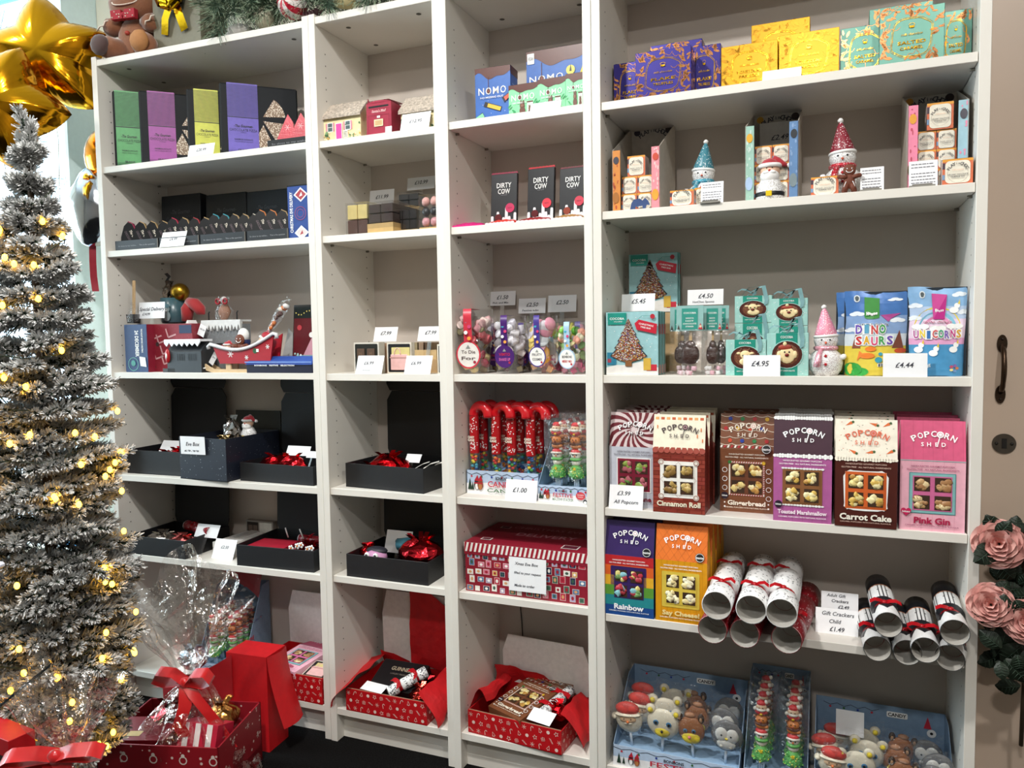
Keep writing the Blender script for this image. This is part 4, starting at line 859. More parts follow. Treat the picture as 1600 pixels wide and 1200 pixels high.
# ------------------------------------------------------------------ chocolate pouches
def bag(M, w, h, kind, label, back=False):
    t = thing('sweet_pouch', label, 'sweet bag', M); rnd = random.Random(kind); f_ = lambda u_, v_: 0
    tw = lambda v: 1-.0*v
    base = {'dino': 'e8d050', 'uni': '4f98c8'}[kind]; sky = {'dino': '4a78b8', 'uni': '8ab4dc'}[kind]
    def surf(u_, v_):
        nar = 1-.10*(1-v_) if kind == 'uni' else 1-.03*(1-v_)
        x = w/2+(u_-.5)*w*nar; y = -.026*math.sin(PI*u_)**.6*(1-v_)**.8*(1 if v_ > .03 else .9)-.002*math.sin(u_*9+v_*7)
        return x, y, h*v_+(.003*math.sin(u_*5+1) if v_ > .9 else 0)
    b = MB(); cols = [base]*5+(['d8e4ec']*2+['8aa8d4']*3+[sky]*4 if kind == 'dino' else ['e8a8d0']+['f0d8ec']*3+['b8cce8']*2+[sky]*3)
    nv = len(cols)
    for j, c_ in enumerate(cols):
        b.grid(lambda u_, v_: surf(u_, (j+v_)/nv), 13, 2, C(c_, .28, .1, bump=.25, bsc=40))
    b.grid(lambda u_, v_: (w*u_, .012*(1-v_)*math.sin(PI*u_), h*v_), 9, 6, C('28323c', .35)); b.grid(lambda u_, v_: (w/2+(u_-.5)*w*.95, -.024*math.sin(PI*u_)**.6*(1-v_)+.01*v_, .001), 9, 3, C('28323c', .35)) 
    def put(pts, mat, lay=1):
        P = []
        for x_, y_ in pts: s_ = surf(min(1, max(0, x_)), min(1, max(0, y_))); P.append((s_[0], s_[1]-.0006*lay, s_[2]))
        b.add(P, [tuple(range(len(P)))], mat)
    def ov(cx, cy, rx, ry, mat, lay=1, n=14): put([(cx+rx*math.cos(2*PI*i/n), cy+ry*math.sin(2*PI*i/n)) for i in range(n)], mat, lay)
    def words(s_, cx, cy, hh, wd, colr, lay, out=True):
        n = len(s_); tot = wd
        for i, ch in enumerate(s_):
            vs, fs, x0, x1, y0, y1 = textmesh(ch, .03); vo, fo, *_r = textmesh(ch, .11)
            px = cx-tot/2+tot*(i+.5)/n; sc = min(tot/n/(x1-x0+.12), 9); 
            for (vv, ff, mt, ly) in ((vo, fo, WHITE, lay), (vs, fs, C(colr[i % len(colr)], .4), lay+1)):
                P = []
                for x_, y_ in vv: q = surf(px+(x_-(x0+x1)/2)*sc, cy+(y_-.35)*hh/.7*(1)+.006*math.sin(i*2.2)); P.append((q[0], q[1]-.0006*ly, q[2]))
                b.add(P, ff, mt)
    if kind == 'dino':
        for cx, cy in ((.8, .91), (.2, .74), (.84, .66), (.12, .55), (.3, .5)): [ov(cx+a, cy+b_, .07, .022, C('e8eef4', .4), 1) for a, b_ in ((-.05, -.006), (0, .008), (.06, -.004))]
        put([(.32, .70), (.56, .70), (.56, .93), (.32, .93)], C('2f8a30', .35), 2); ov(.44, .695, .12, .02, C('2f8a30', .35), 2)
        put([(.12, .33), (.26, .33), (.19, .52)], C('8a4a34', .4), 2); put([(.76, .33), (.95, .33), (.88, .54)], C('7a4434', .4), 2); ov(.9, .30, .10, .03, C('c8502a', .4), 2)
        put([(.58, .72), (.9, .74), (.75, .68), (.7, .64)], C('b04a90', .4), 3)
        words('Hames', .44, .74, .032, .18, ['ffffff'], 4); words('DINO', .42, .555, .10, .50, ['6a4ab0', '5aa0c0', 'c83030', '3a9a50'], 4); words('SAURS', .48, .42, .095, .62, ['c83030', 'e0a820', 'd04070', '3a9a50', '6a4ab0'], 4)
        ov(.36, .24, .13, .035, C('e8802a', .4), 3); ov(.42, .32, .09, .03, C('e8802a', .4), 3); put([(.2, .18), (.3, .26), (.24, .3)], C('e8802a', .4), 3); ov(.55, .19, .06, .035, C('3a98b0', .4), 3); ov(.58, .26, .035, .02, C('3a98b0', .4), 3)
        ov(.12, .08, .16, .08, C('2f9a3c', .4), 3); ov(.25, .05, .14, .05, C('3aa848', .4), 3); words('100%', .62, .13, .03, .16, ['1a2a40'], 3)
        b.add([], [], WHITE); words('SOLID MILK CHOCOLATE', .45, .61, .018, .5, ['203050'], 3)
    else:
        for cx, cy in ((.12, .8), (.86, .93), (.1, .66), (.95, .72)): [ov(cx+a, cy+b_, .07, .022, C('e8eef4', .4), 1) for a, b_ in ((-.05, -.006), (0, .008), (.06, -.004))]
        for r_, c_ in ((.42, 'f0d858'), (.34, '8ac8e0'), (.26, 'f0a0c8')): put([(.5+r_*math.cos(q), .52+r_*.62*math.sin(q)) for q in [PI*i/14 for i in range(15)]], C(c_, .4), 1+int((.44-r_)*12))
        for cx, cy in ((.2, .56), (.8, .56), (.5, .54)): [ov(cx+a, cy, .09, .03, WHITE, 4) for a in (-.06, .06)]
        put([(.42, .64), (.62, .64), (.66, .93), (.40, .93)], C('c02a88', .35), 4); words('Hames', .53, .74, .03, .15, ['ffffff'], 5); words('UNICORNS', .5, .475, .085, .86, ['b04a90', 'e8c83a', '3a70b0', 'd05050', '3a9a70', '7a5ab0', 'c03a80', 'd8a030'], 5)
        for cx, cy in ((.42, .26), (.78, .3), (.16, .30), (.78, .74)): ov(cx, cy, .08, .035, WHITE, 3); ov(cx+.05, cy+.05, .05, .03, WHITE, 3); put([(cx+.06, cy+.07), (cx+.1, cy+.065), (cx+.09, cy+.12)], C('e8c83a', .4), 4)
        for a in range(5): ov(.8+.06*math.cos(R(72*a)), .09+.03*math.sin(R(72*a)), .035, .016, C(['c87848', '8a60a0', 'c05070', 'e8d890', '6a90c0'][a], .4), 3)
        words('100%', .3, .12, .03, .14, ['d8e8f4'], 3)
        words('CARAMEL CHOCOLATE', .5, .61, .018, .5, ['b03070'], 4)
    ov(.2 if kind == 'dino' else .24, .915, .05, .035, C('dfe6ea', .4), 2); ov(.2 if kind == 'dino' else .24, .915, .032, .022, C('4a5458', .4), 3)
    b.part('foil_bag', t); return t
x, w, h = PB(4, 3, 1318, 1416, 587, 456, .06); bag(AT(4, x, .052, 3), w, h, 'dino', 'blue and yellow dinosaur chocolate pouch standing at the front')
bag(AT(4, x-.016, .10, 3), w, h, 'dino', 'second dinosaur pouch peeking out behind the front one'); bag(AT(4, x-.010, .14, 3), w, h, 'dino', 'third dinosaur pouch deepest behind the front one')
x, w, h = PB(4, 3, 1416, 1511, 587, 449, .05); w = min(w, .776-x); bag(AT(4, x, .05, 3, 2), w, h, 'uni', 'pale blue and pink unicorn chocolate pouch nearest the bookcase side'); bag(AT(4, x+.001, .12, 3, 0), w*.97, h*.94, 'uni', 'second unicorn pouch standing behind the front one')
card(4, 3, 1379.5, 1449, 586, 552, .008, 'white card reading £4.44 between the dinosaur and unicorn pouches', [('£4.44', .48, .5, .0105)], tilt=-5)
# ================================================================== sweets on sticks and their blue display trays
BLU = C('98b8d8', .45); BLU_SHADED = C('7f98b2', .55)  # second blue is greyed: shade on tray backs and sides put into the colour
def bulbs(f, pts, n=3):
    f.line(pts, .0012, C('2a2a3a', .5))
    for i, (x, y) in enumerate(pts[1::2]): f.oval(x, y-.004, .0028, C(['c03040', '3a6a3a', '28409a'][i % 3], .4), n=8)
def tray(u, x0, y0, z0, w, dep, hlip, hback, label, words, yaw=0, small=True):
    """blue counter tray: printed front lip, sloped sides, tall backboard"""
    M = UM(u) @ T(x0, y0, z0, yaw); t = thing('lolly_display_tray', label, 'display tray', M); th = .0015
    b = MB(); b.box(0, 0, 0, w, th, hlip, C('b9cde6', .45)); f = Face(b, fr(w, hlip)); f.poly([(0, 0), (w, 0), (w, hlip*.42), (w*.8, hlip*.50), (w*.55, hlip*.40), (w*.3, hlip*.5), (0, hlip*.44)], C('f2f2f4', .5))
    bulbs(f, [(w*i/14, hlip*(.9-.09*(i % 2))) for i in range(15)])
    [f.poly([(w*a-hlip*.10*q, hlip*.18), (w*a+hlip*.10*q, hlip*.18), (w*a, hlip*(.18+.5*q))], C('1f3a2c', .5)) for a, q in ((.05, 1), (.09, .7))]
    for q, c_ in ((.15, 'a82838'), (.20, '8a4a30')): f.oval(w*q, hlip*.40, hlip*.13, C('20242c' if q < .2 else c_, .4), hlip*.22); f.oval(w*q, hlip*.33, hlip*.08, WHITE if q < .2 else C('b87848', .4), hlip*.14); f.poly([(w*q-hlip*.12, hlip*.56), (w*q+hlip*.12, hlip*.56), (w*q+hlip*.04, hlip*.82)], C('b82838', .4)); f.line([(w*q-hlip*.12, hlip*.47), (w*q+hlip*.12, hlip*.47)], hlip*.06, C('b82838', .4))
    wl = words
    f.text(wl[0], w*.5, hlip*.72, hlip*.13, BLACK, w=w*.16, off=.03); f.text(wl[1], w*.5, hlip*.47, hlip*.24, C('c4283c', .4), w=w*.38, off=.012); f.text(wl[2], w*.5, hlip*.2, hlip*.15, C('3a6a40', .4) if len(wl) < 4 else C('c4283c', .4), w=w*.4, off=.006)
    f.oval(w*.84, hlip*.5, w*.09, C('d04850', .4), hlip*.24); f.text('STRAWBERRY', w*.84, hlip*.55, hlip*.07, WHITE, w=w*.13); f.text('FLAVOUR', w*.84, hlip*.43, hlip*.07, WHITE, w=w*.1); f.oval(w*.93, hlip*.16, w*.04, C('2a2a30', .4)); f.oval(w*.93, hlip*.12, w*.028, WHITE)
    b.part('printed_lip', t)
    b = MB(); b.box(th, th, 0, w-th, dep-th, hlip*.72, BLU); b.part('tray_deck', t)
    b = MB(); b.box(0, dep-th, 0, w, dep, hback, BLU_SHADED); f = Face(b, fr(w, hback, dep-th)); bulbs(f, [(w*(.06+i*.055), hback-.012-.006*(i % 2)) for i in range(9)])
    f.rrect(w*.56, hback-.026, w*.72, hback-.012, .003, WHITE); f.text('CANDY', w*.64, hback-.019, .008, BLACK, w=w*.14, off=.03); f.poly([(w*.84, hback-.04), (w*.9, hback-.04), (w*.87, hback-.012)], C('c03040', .4)); f.oval(w*.9, hback-.05, w*.035, WHITE); f.oval(w*.9, hback-.05, w*.012, BLACK)
    b.part('backboard', t)
    for sg, xs in ((0, 0), (1, w-th)):
        b = MB(); P = [(xs, 0, 0), (xs, dep, 0), (xs, dep, hback), (xs, dep*.72, hback), (xs, 0, hlip)]; n = 5
        b.add(P+[(a+th, c_, d_) for a, c_, d_ in P], [tuple(range(n)), tuple(range(2*n-1, n-1, -1))]+[(i, (i+1) % n, (i+1) % n+n, i+n) for i in range(n)], BLU_SHADED); b.part('side_wall', t)
    return t
CLR = film('ffffff', .10, .07, 'wrapper', 1.4, 70)
def wrapper(t, w, h, y, z0=0, tw=True):
    b = MB(); b.grid(lambda u_, v_: ((u_-.5)*w*(1-.55*max(0, .25-v_)/.25), -y*math.sin(PI*min(1, max(.02, u_)))*(.4+.6*math.sin(PI*min(1, v_*1.1)))-.002*math.sin(u_*17+v_*11), z0+h*v_+.002*math.sin(u_*21)), 14, 12, CLR); b.part('clear_wrapper', t)
STK = C('d4dde6', .4)
def lolly(kind, M, s, label):
    """flat marshmallow face on a white stick; s = face width; origin at the stick's foot"""
    t = thing('marshmallow_lolly', label, 'lolly', M); b = MB(); b.tube([(0, 0, 0), (0, 0, s*.5)], [s*.035, s*.045], STK, 8); b.part('stick', t); cz = s*.42+s*.5
    cr, ye = C('efe6d0', .55, bump=.2), C('e8d040', .5); b = MB(); eye = []
    if kind == 'santa':
        b.ball((0, 0, cz-.02*s), (s*.42, s*.14, s*.46), cr, 20, wob=.05); b.ball((0, -s*.10, cz+s*.02), (s*.27, s*.07, s*.14), C('e8c098', .5), 14); b.ball((0, -s*.03, cz+s*.34), (s*.38, s*.15, s*.22), C('d04a44', .55), 16); b.ball((0, -s*.07, cz+s*.17), (s*.42, s*.13, s*.07), cr, 14)
        b.ball((-s*.44, 0, cz+s*.05), s*.11, cr, 10); b.ball((0, -s*.17, cz-s*.03), s*.05, C('e08048', .5), 8); b.ball((0, -s*.1, cz-s*.1), (s*.16, s*.08, s*.05), cr, 10); eye = [(-.11, .05, .035), (.11, .05, .035)]
    elif kind == 'bear':
        b.ball((0, 0, cz-.04*s), (s*.46, s*.14, s*.44), cr, 20, wob=.04); b.ball((0, -s*.10, cz-s*.25), (s*.22, s*.08, s*.15), ye, 14); b.ball((0, -s*.18, cz-s*.19), s*.04, BLACK, 8)
        for q in (-1, 1): b.ball((q*s*.36, 0, cz+s*.34), (s*.15, s*.09, s*.15), cr, 12); b.ball((q*s*.36, -s*.07, cz+s*.34), (s*.08, s*.05, s*.09), ye, 10)
        eye = [(-.18, .03, .08), (.18, .03, .08)]
    elif kind == 'deer':
        bn = C('9a6440', .55, bump=.2); b.ball((0, 0, cz-.02*s), (s*.40, s*.14, s*.46), bn, 20, wob=.04); b.ball((0, -s*.10, cz-s*.22), (s*.28, s*.08, s*.19), ye, 14); b.ball((-s*.03, -s*.18, cz-s*.16), s*.05, C('d8787c', .5), 8); b.ball((0, 0, cz+s*.46), (s*.17, s*.08, s*.09), C('a87858', .6), 10)
        for q in (-1, 1): b.ball((q*s*.32, 0, cz+s*.38), (s*.10, s*.07, s*.15), C('3c2a20', .5), 12); b.ball((q*s*.32, -s*.05, cz+s*.36), (s*.05, s*.04, s*.09), C('b08a68', .5), 8)
        eye = [(-.15, .02, .065), (.10, .02, .065)]
    else:
        gy = C('6c6c6e', .55, bump=.2); b.ball((0, 0, cz), (s*.46, s*.13, s*.50), gy, 20, wob=.04); wt = C('dcdad4', .5)
        for q in (-1, 1): b.ball((q*s*.14, -s*.09, cz+s*.06), (s*.2, s*.07, s*.24), wt, 14)
        b.ball((0, -s*.09, cz-s*.22), (s*.28, s*.07, s*.18), wt, 14); b.ball((0, -s*.17, cz-s*.0), (s*.05, s*.03, s*.03), ye, 8); eye = [(-.15, .08, .055), (.12, .08, .055)]
        for q in (-1, 1): b.ball((q*s*.13, -s*.14, cz-s*.28), (s*.06, s*.03, s*.05), C('b8b4a8', .5), 8)
    b.part('sweet_face', t)
    for x, z, r_ in eye:
        e = MB(); 
        if kind in ('bear', 'deer', 'penguin'): e.ball((x*s, -s*.135, cz+z*s), (r_*s, s*.025, r_*s), C('3a7aa8', .3), 10)
        e.ball((x*s, -s*.15, cz+z*s), (r_*s*.62, s*.025, r_*s*.62), BLACK, 8); e.part('eye', t)
    b = MB(); b.grid(lambda u_, v_: ((u_-.5)*s*1.25*(1-.75*max(0, .22-v_)/.22), -s*.19*math.sin(PI*min(1, max(.0, u_)))*(.55+.45*math.sin(PI*v_))-.0016*math.sin(u_*19+v_*13), s*.30+s*1.3*v_), 14, 12, CLR); b.part('clear_wrapper', t)
    return t
def stacker(M, s, label, group=None):
    """four little marshmallow figures on one stick; s = figure width; about 4.4 s tall"""
    t = thing('marshmallow_stack', label, 'lolly', M, group); b = MB()
    for q in (-.18, 0, .18): b.tube([(q*s*.6, 0, 0), (q*s*.7, 0, s*.9)], s*.07, STK, 6)
    b.part('stick', t); cr = C('efe8dc', .5); rd = C('d4383c', .45); org = C('cf7c3c', .5)
    rnd = random.Random(label)
    b = MB(); b.lathe([(s*.15, s*.7), (s*.52, s*.85), (s*.55, s*1.05), (s*.38, s*1.45), (s*.2, s*1.65)], C('5fae54', .5), 14)
    for i in range(60): z = rnd.uniform(.82, 1.5); r_ = .54-.36*max(0, z-1.0); q = rnd.uniform(PI, 2*PI); b.ball((s*r_*math.cos(q), s*r_*math.sin(q), s*z), s*.055, C(rnd.choice(['6cc060', '88d070', '4a9a48', 'd8d060']), .4), 6)
    b.slab([(s*.13*(1 if i % 2 else .45)*math.cos(R(36*i)), s*1.45+s*.13*(1 if i % 2 else .45)*math.sin(R(36*i))) for i in range(10)], -s*.46, -s*.34, C('f0d030', .4)); b.part('tree_sweet', t)
    b = MB(); b.ball((0, 0, s*1.85), (s*.33, s*.28, s*.3), cr, 12); b.ball((0, 0, s*2.3), (s*.36, s*.30, s*.32), cr, 12); b.tube([(s*.32*math.cos(q), s*.26*math.sin(q), s*2.04) for q in [2*PI*i/14 for i in range(15)]], s*.1, C('5fae54', .5), 6)
    b.ball((0, -.0, s*2.55), (s*.36, s*.3, s*.2), rd, 12); b.ball((s*.30, -s*.05, s*2.72), s*.13, cr, 8); b.tube([(-s*.36, -s*.14, s*2.45), (0, -s*.32, s*2.48), (s*.36, -s*.14, s*2.45)], s*.08, cr, 6)
    b.ball((0, -s*.3, s*2.28), s*.06, C('d86a30', .4), 6); b.part('snowman_sweet', t)
    for q in (-1, 1): e = MB(); e.ball((q*s*.13, -s*.27, s*2.36), s*.045, BLACK, 6); e.part('eye', t)
    b = MB(); b.ball((0, 0, s*2.95), (s*.38, s*.28, s*.26), org, 12); b.ball((0, -s*.03, s*3.3), (s*.36, s*.28, s*.30), org, 12); b.ball((s*.26, -s*.12, s*2.92), (s*.18, s*.15, s*.12), org, 8)
    for q in (-1, 1): b.ball((q*s*.34, 0, s*3.45), (s*.15, s*.08, s*.1), C('8a5028', .5), 8); b.ball((q*s*.11, -s*.28, s*3.38), s*.04, BLACK, 6)
    b.tube([(s*.34*math.cos(q), s*.26*math.sin(q), s*3.08) for q in [2*PI*i/14 for i in range(15)]], s*.08, C('5a3428', .5), 6); b.ball((-s*.02, -s*.32, s*3.25), s*.07, C('8a3020', .4), 6); b.part('reindeer_sweet', t)
    b = MB(); b.ball((0, 0, s*3.8), (s*.4, s*.3, s*.22), C('c23038', .45), 12); b.ball((0, -s*.05, s*4.1), (s*.32, s*.27, s*.24), C('e8c4a4', .5), 12); b.ball((0, -s*.16, s*4.0), (s*.3, s*.2, s*.14), cr, 10); b.ball((0, 0, s*4.32), (s*.28, s*.24, s*.2), rd, 10); b.ball((s*.28, 0, s*4.42), s*.13, cr, 8)
    b.ball((0, -s*.3, s*3.74), (s*.1, s*.05, s*.08), C('d8b030', .3), 6)
    for q in (-1, 1): b.ball((q*s*.1, -s*.29, s*4.14), s*.035, BLACK, 6); b.ball((q*s*.36, -s*.05, s*3.95), s*.12, cr, 8)
    b.part('santa_sweet', t)
    b = MB(); b.grid(lambda u_, v_: ((u_-.5)*s*1.75*(1-.6*max(0, .2-v_)/.2), -s*.62*math.sin(PI*u_)-.002*math.sin(u_*23+v_*31)-.001, s*.6+s*4.5*v_+.003*math.sin(u_*15)), 14, 16, CLR); b.part('clear_wrapper', t)
    return t
ZB = SH[4]['B']
# front left tray with four lolly kinds
xa = LP(4, 958, 1150, .012)[0]; xb = LP(4, 1155, 1190, .012)[0]; W1 = xb-xa
tray(4, xa, .012, ZB, W1, .22, .052, .165, 'pale blue tray of face lollies nearest the left side of the bottom shelf'.replace('left side', 'red gift box'), ['BONBONS', 'FESTIVE', 'MALLOW POPS'], yaw=0)
LK = ['santa', 'bear', 'deer', 'penguin']; LN = {'santa': 'santa face lolly with red hat', 'bear': 'white bear face lolly with yellow ears', 'deer': 'brown reindeer face lolly with yellow muzzle', 'penguin': 'grey and white penguin face lolly'}
fw = W1/3.75
for i, kd in enumerate(LK):
    for r_ in range(3):
        x = xa+W1*(i+.52)/4; M = UM(4) @ T(x+.004*r_*(1 if i < 2 else -1), .048+.058*r_, ZB+.052*.72) @ Matrix.Rotation(R(6), 4, 'X') @ Matrix.Rotation(R((-5, 3, -3, 4)[(i+r_) % 4]), 4, 'Y')
        lolly(kd, M, fw*(1.0 if kd != 'bear' else 1.08), LN[kd]+[', front row by the red gift box', ', middle row by the red gift box', ', back row by the red gift box'][r_])
# middle tray with stacks
xa = LP(4, 1162, 1150, .02)[0]; xb = LP(4, 1262, 1190, .02)[0]; W2 = xb-xa
tray(4, xa, .02, ZB, W2, .22, .052, .21, 'narrow pale blue tray of marshmallow stacks between two lolly trays', ['BONBONS', 'FESTIVE', 'MALLOW STACKER'])
for c_ in range(2):
    for r_ in range(4):
        stacker(UM(4) @ T(xa+W2*(.27+.5*c_), .05+.045*r_, ZB+.038) @ Matrix.Rotation(R(4), 4, 'X'), .0385, 'marshmallow stack in the %s row, %s column of the narrow tray' % (['front', 'second', 'third', 'back'][r_], ['first', 'second'][c_]))
# right hand tray
xa = LP(4, 1272, 1190, .012)[0]; W3 = .772-xa
tray(4, xa, .012, ZB, W3, .2, .05, .165, 'wide pale blue lolly tray nearest the door side', ['BONBONS', 'FESTIVE', 'MALLOW POPS'])
fw = W3/3.8
for i, kd in enumerate(LK):
    for r_ in range(3):
        x = xa+W3*(i+.45+.04*r_)/4; M = UM(4) @ T(x, .04+.055*r_, ZB+.034) @ Matrix.Rotation(R(8), 4, 'X') @ Matrix.Rotation(R((6, -10, 5, -4)[(i+r_) % 4]), 4, 'Y')
        lolly(kd, M, fw*(.98 if kd != 'bear' else 1.08), LN[kd]+[', front row of the tray by the door', ', middle row of the tray by the door', ', back row of the tray by the door'][r_])
hicard(4, 1306, 1350, 1146, 1113, .11, 'blank white card lying among the lollies of the wide tray', '')
# ================================================================== narrow unit with sweet tubs
Z1, Z2_, Z3, Z4, Z5_, ZB3 = (SH[3][k] for k in (1, 2, 3, 4, 5, 'B'))
CHO = C('5c2e24', .35); NB = C('3468b8', .4); NG = C('8ad8a4', .4)
def nomo(M, w, h, dep, col, kind, label):
    t = thing('chocolate_bar_box', label, 'chocolate box', M); b = MB(); b.box(0, 0, 0, w, dep, h, col, b=.0006)
    f = Face(b, fr(w, h)); sc = min(w, h*1.2)
    top = h*{'green': .80, 'tall': .84, 'wide': .82}[kind]
    P = [(0, h), (0, top), (w*.04, top-h*.03)] if 0 else [(0, h)]
    for i in range(25): u_ = i/24; P.append((w*u_, top+h*.05*math.sin(u_*7+1)+h*.03*math.sin(u_*13)))
    P.append((w, h)); f.poly(P, CHO)
    cx = w*(.42 if kind != 'wide' else .40); tw = w*(.80 if kind != 'wide' else .56); ty = h*{'tall': .575, 'wide': .60, 'green': .60}[kind]; th_ = tw*(.23 if kind != 'wide' else .17)
    f.poly([(cx-tw*.012, top), (cx+tw*.012, top), (cx+tw*.012, ty+th_*.2), (cx-tw*.012, ty+th_*.2)], CHO) if 0 else None
    xs = [.12, .38, .64, .90] if kind != 'wide' else [.12, .38, .64, .90]; ox = (w*.08 if kind != 'wide' else w*.04)
    for ch, a in zip('NOMO', xs): f.text(ch, ox+tw*a, ty, th_, WHITE, w=tw*.20, off=.008)
    dx = ox+tw*.38; f.line([(dx, top), (dx, ty)], tw*.018, CHO); f.oval(dx, ty-th_*.05, tw*.062, CHO, tw*.075); f.oval(dx+tw*.012, ty-th_*.05, tw*.02, C('9a5038', .3), tw*.035)
    f.text('NO MISSING OUT', ox+tw*.5, ty-th_*.95, th_*.26, WHITE, w=tw*.82, off=.01); rnd = random.Random(label)
    for i in range(8): f.n = 4; f.oval(rnd.uniform(.05, .95)*w, rnd.uniform(.05, .45)*h, w*.008, WHITE, n=6)
    if kind == 'tall':
        f.n = 6
        def bar(x, y, L, H, q, c1): 
            c_, s_ = math.cos(q), math.sin(q); tr = lambda a, b_: (min(w*.995, max(w*.005, x+a*c_-b_*s_)), max(h*.005, y+a*s_+b_*c_)); f.poly([tr(-L, -H), (tr(L, -H)), tr(L, H), tr(-L, H)], C('1a1820', .4)); f.poly([tr(-L*.6, -H*.8), tr(L*.95, -H*.8), tr(L*.95, H*.75), tr(-L*.6, H*.75)], C(c1, .4))
        bar(w*.5, h*.28, w*.25, h*.045, -.35, 'e8b838'); bar(w*.12, h*.10, w*.14, h*.05, .5, '8ad8a4'); bar(w*.92, h*.42, w*.14, h*.05, .5, 'e05a44')
    if kind == 'green':
        f.n = 6
        for x, s_ in ((.47, 1), (.74, .62)):
            if s_ < 1: f.rect(w*.64, h*.06, w*.84, h*.44, C('dff0d8', .4)); f.rect(w*.64, h*.40, w*.84, h*.44, CHO)
            f.oval(w*x, h*.14*s_+h*.03, w*.10*s_, C('6a4034', .4), h*.13*s_); f.oval(w*x, h*.30*s_+h*.03, w*.085*s_, C('6a4034', .4), h*.10*s_); f.oval(w*x-w*.04*s_, h*.40*s_+h*.03, w*.03*s_, C('6a4034', .4), h*.07*s_); f.oval(w*x+w*.04*s_, h*.40*s_+h*.03, w*.03*s_, C('6a4034', .4), h*.07*s_)
            f.oval(w*x, h*.30*s_+h*.03, w*.045*s_, C('8a5a48', .4), h*.05*s_)
        for x, y, q in ((.2, .18, -.6), (.93, .42, .9), (.06, .34, .7)): c_, s_ = math.cos(q), math.sin(q); f.poly([(min(w, max(0, w*x+w*.08*math.cos(a)*c_-w*.03*math.sin(a)*s_)), h*y+w*.08*math.cos(a)*s_+w*.03*math.sin(a)*c_) for a in [2*PI*i/12 for i in range(12)]], C('2f9a5c', .4))
    if kind == 'wide':
        f.rrect(w*.02, h*.82, w*.135, h*.97, w*.01, WHITE); f.text('VEGAN', w*.078, h*.895, h*.05, INK, w=w*.085); f.oval(w*.72, h*.66, w*.07, C('f0e060', .4)); f.poly([(w*.70, h*.64), (w*.74, h*.64), (w*.725, h*.74)], C('2a2a20', .4))
        f.poly([(w*.90, h*.36), (w, h*.36), (w, h*.92), (w*.95, h*.88), (w*.90, h*.66), (w*.86, h*.58), (w*.90, h*.56)], C('f0cc18', .4)); f.oval(w*.79, h*.36, w*.06, C('26222a', .4), h*.15); f.oval(w*.90, h*.24, w*.07, C('26222a', .4), h*.14); f.rect(w*.72, h*.10, w*.82, h*.26, C('e87aa0', .4))
        for x in (.87, .93): f.ring(w*x, h*.30, w*.022, w*.008, WHITE)
    f2 = Face(b, face_right(w)); f2.rect(0, h*.85, dep, h, CHO)
    for i in range(7): f2.rect(dep*.12, h*(.3+.06*i), dep*.85, h*(.325+.06*i), C('8aa8d8' if kind != 'green' else 'c8f0d4', .5))
    Face(b, face_top(h)).rect(0, 0, w, dep, CHO); b.part('carton', t); return t
x, w, h = PB(3, 1, 743, 797, 170, 104, .05); nomo(AT(3, x, .05, 1, 3), w, h, .055, NB, 'tall', 'tall blue chocolate bar box standing beside the green boxes')
x, w, h = PB(3, 1, 823, 920, 150, 74, .10); nomo(AT(3, x, .10, 1, 0), min(w, .375-x), h, .06, NB, 'wide', 'wide blue box with yellow character behind the green boxes'.replace('yellow character', 'round yellow badge'))
for i, (pl, pr, pt, d, lab) in enumerate(((795, 841, 131, .04, 'mint green bunny chocolate box beside the tall blue box'), (840, 884, 122, .035, 'mint green bunny chocolate box in the middle, behind the blank card'), (884, 928, 113, .03, 'mint green bunny chocolate box nearest the shelf side, behind a black line gap'))):
    x, w, h = PB(3, 1, pl, pr, 165, pt, d); nomo(AT(3, x, d, 1), min(w, .3785-x), h, .04, NG, 'green', lab.replace(', behind a black line gap', ''))
card(3, 1, 828, 876, 172, 158, .006, 'blank white card lying in front of the green bunny boxes', [], tilt=-20)
def hit(u, px, py, d): x, z = LP(u, px, py, d); return x, z
# dark chocolate bars
BK = C('17161a', .4); 
def darkbar(M, w, h, rim, blob, label):
    t = thing('dark_chocolate_bar', label, 'chocolate bar', M); b = MB(); b.box(0, 0, 0, w, .011, h*.96, BK, b=.001); f = Face(b, fr(w, h))
    f.text('DIRTY', w*.5, h*.76, h*.085, WHITE, w=w*.56, off=.008); f.text('COW', w*.5, h*.655, h*.085, WHITE, w=w*.46, off=.008); f.line([(w*.44, h*.615), (w*.55, h*.695)], .0008, WHITE); f.text('CHOCOLATE', w*.5, h*.59, h*.018, C('8a8a90', .5), w=w*.25)
    P = [(0.0006, .0006)]; hs = [a*1.45 for a in (.16, .16, .07, .05, .21, .21, .10, .08, .14, .12, .26, .26, .15, .15, .11, .09, .19, .19)]
    P = [(w*.01, .0006)]
    for i in range(9): a = hs[i*2]; P += [(w*(.01+.98*i/9+.004), h*a-.003), (w*(.01+.98*i/9+.02), h*a), (w*(.01+.98*(i+1)/9-.02), h*a), (w*(.01+.98*(i+1)/9-.004), h*a-.003)]
    P.append((w*.99, .0006)); f.poly(P, C('e4e4e8', .4)); f.oval(w*.74, h*.36, w*.17, C(blob, .4)); f.text('NEW', w*.74, h*.36, h*.025, C('6a1020', .4), w=w*.16); f.oval(w*.30, h*.20, w*.13, C('5a1418' if blob != 'c83048' else '8a3a28', .3)); f.oval(w*.60, h*.10, w*.05, C(blob, .4))
    b.part('wrapped_body', t)
    b = MB(); P = []; nt = 16
    for i in range(nt+1): P.append((w*i/nt, h*(1.0 if i % 2 else .985)))
    b.slab([(0, h*.95), (w, h*.95)]+P[::-1], .004, .0055, C(rim, .35), None); b.part('crimped_top', t); return t
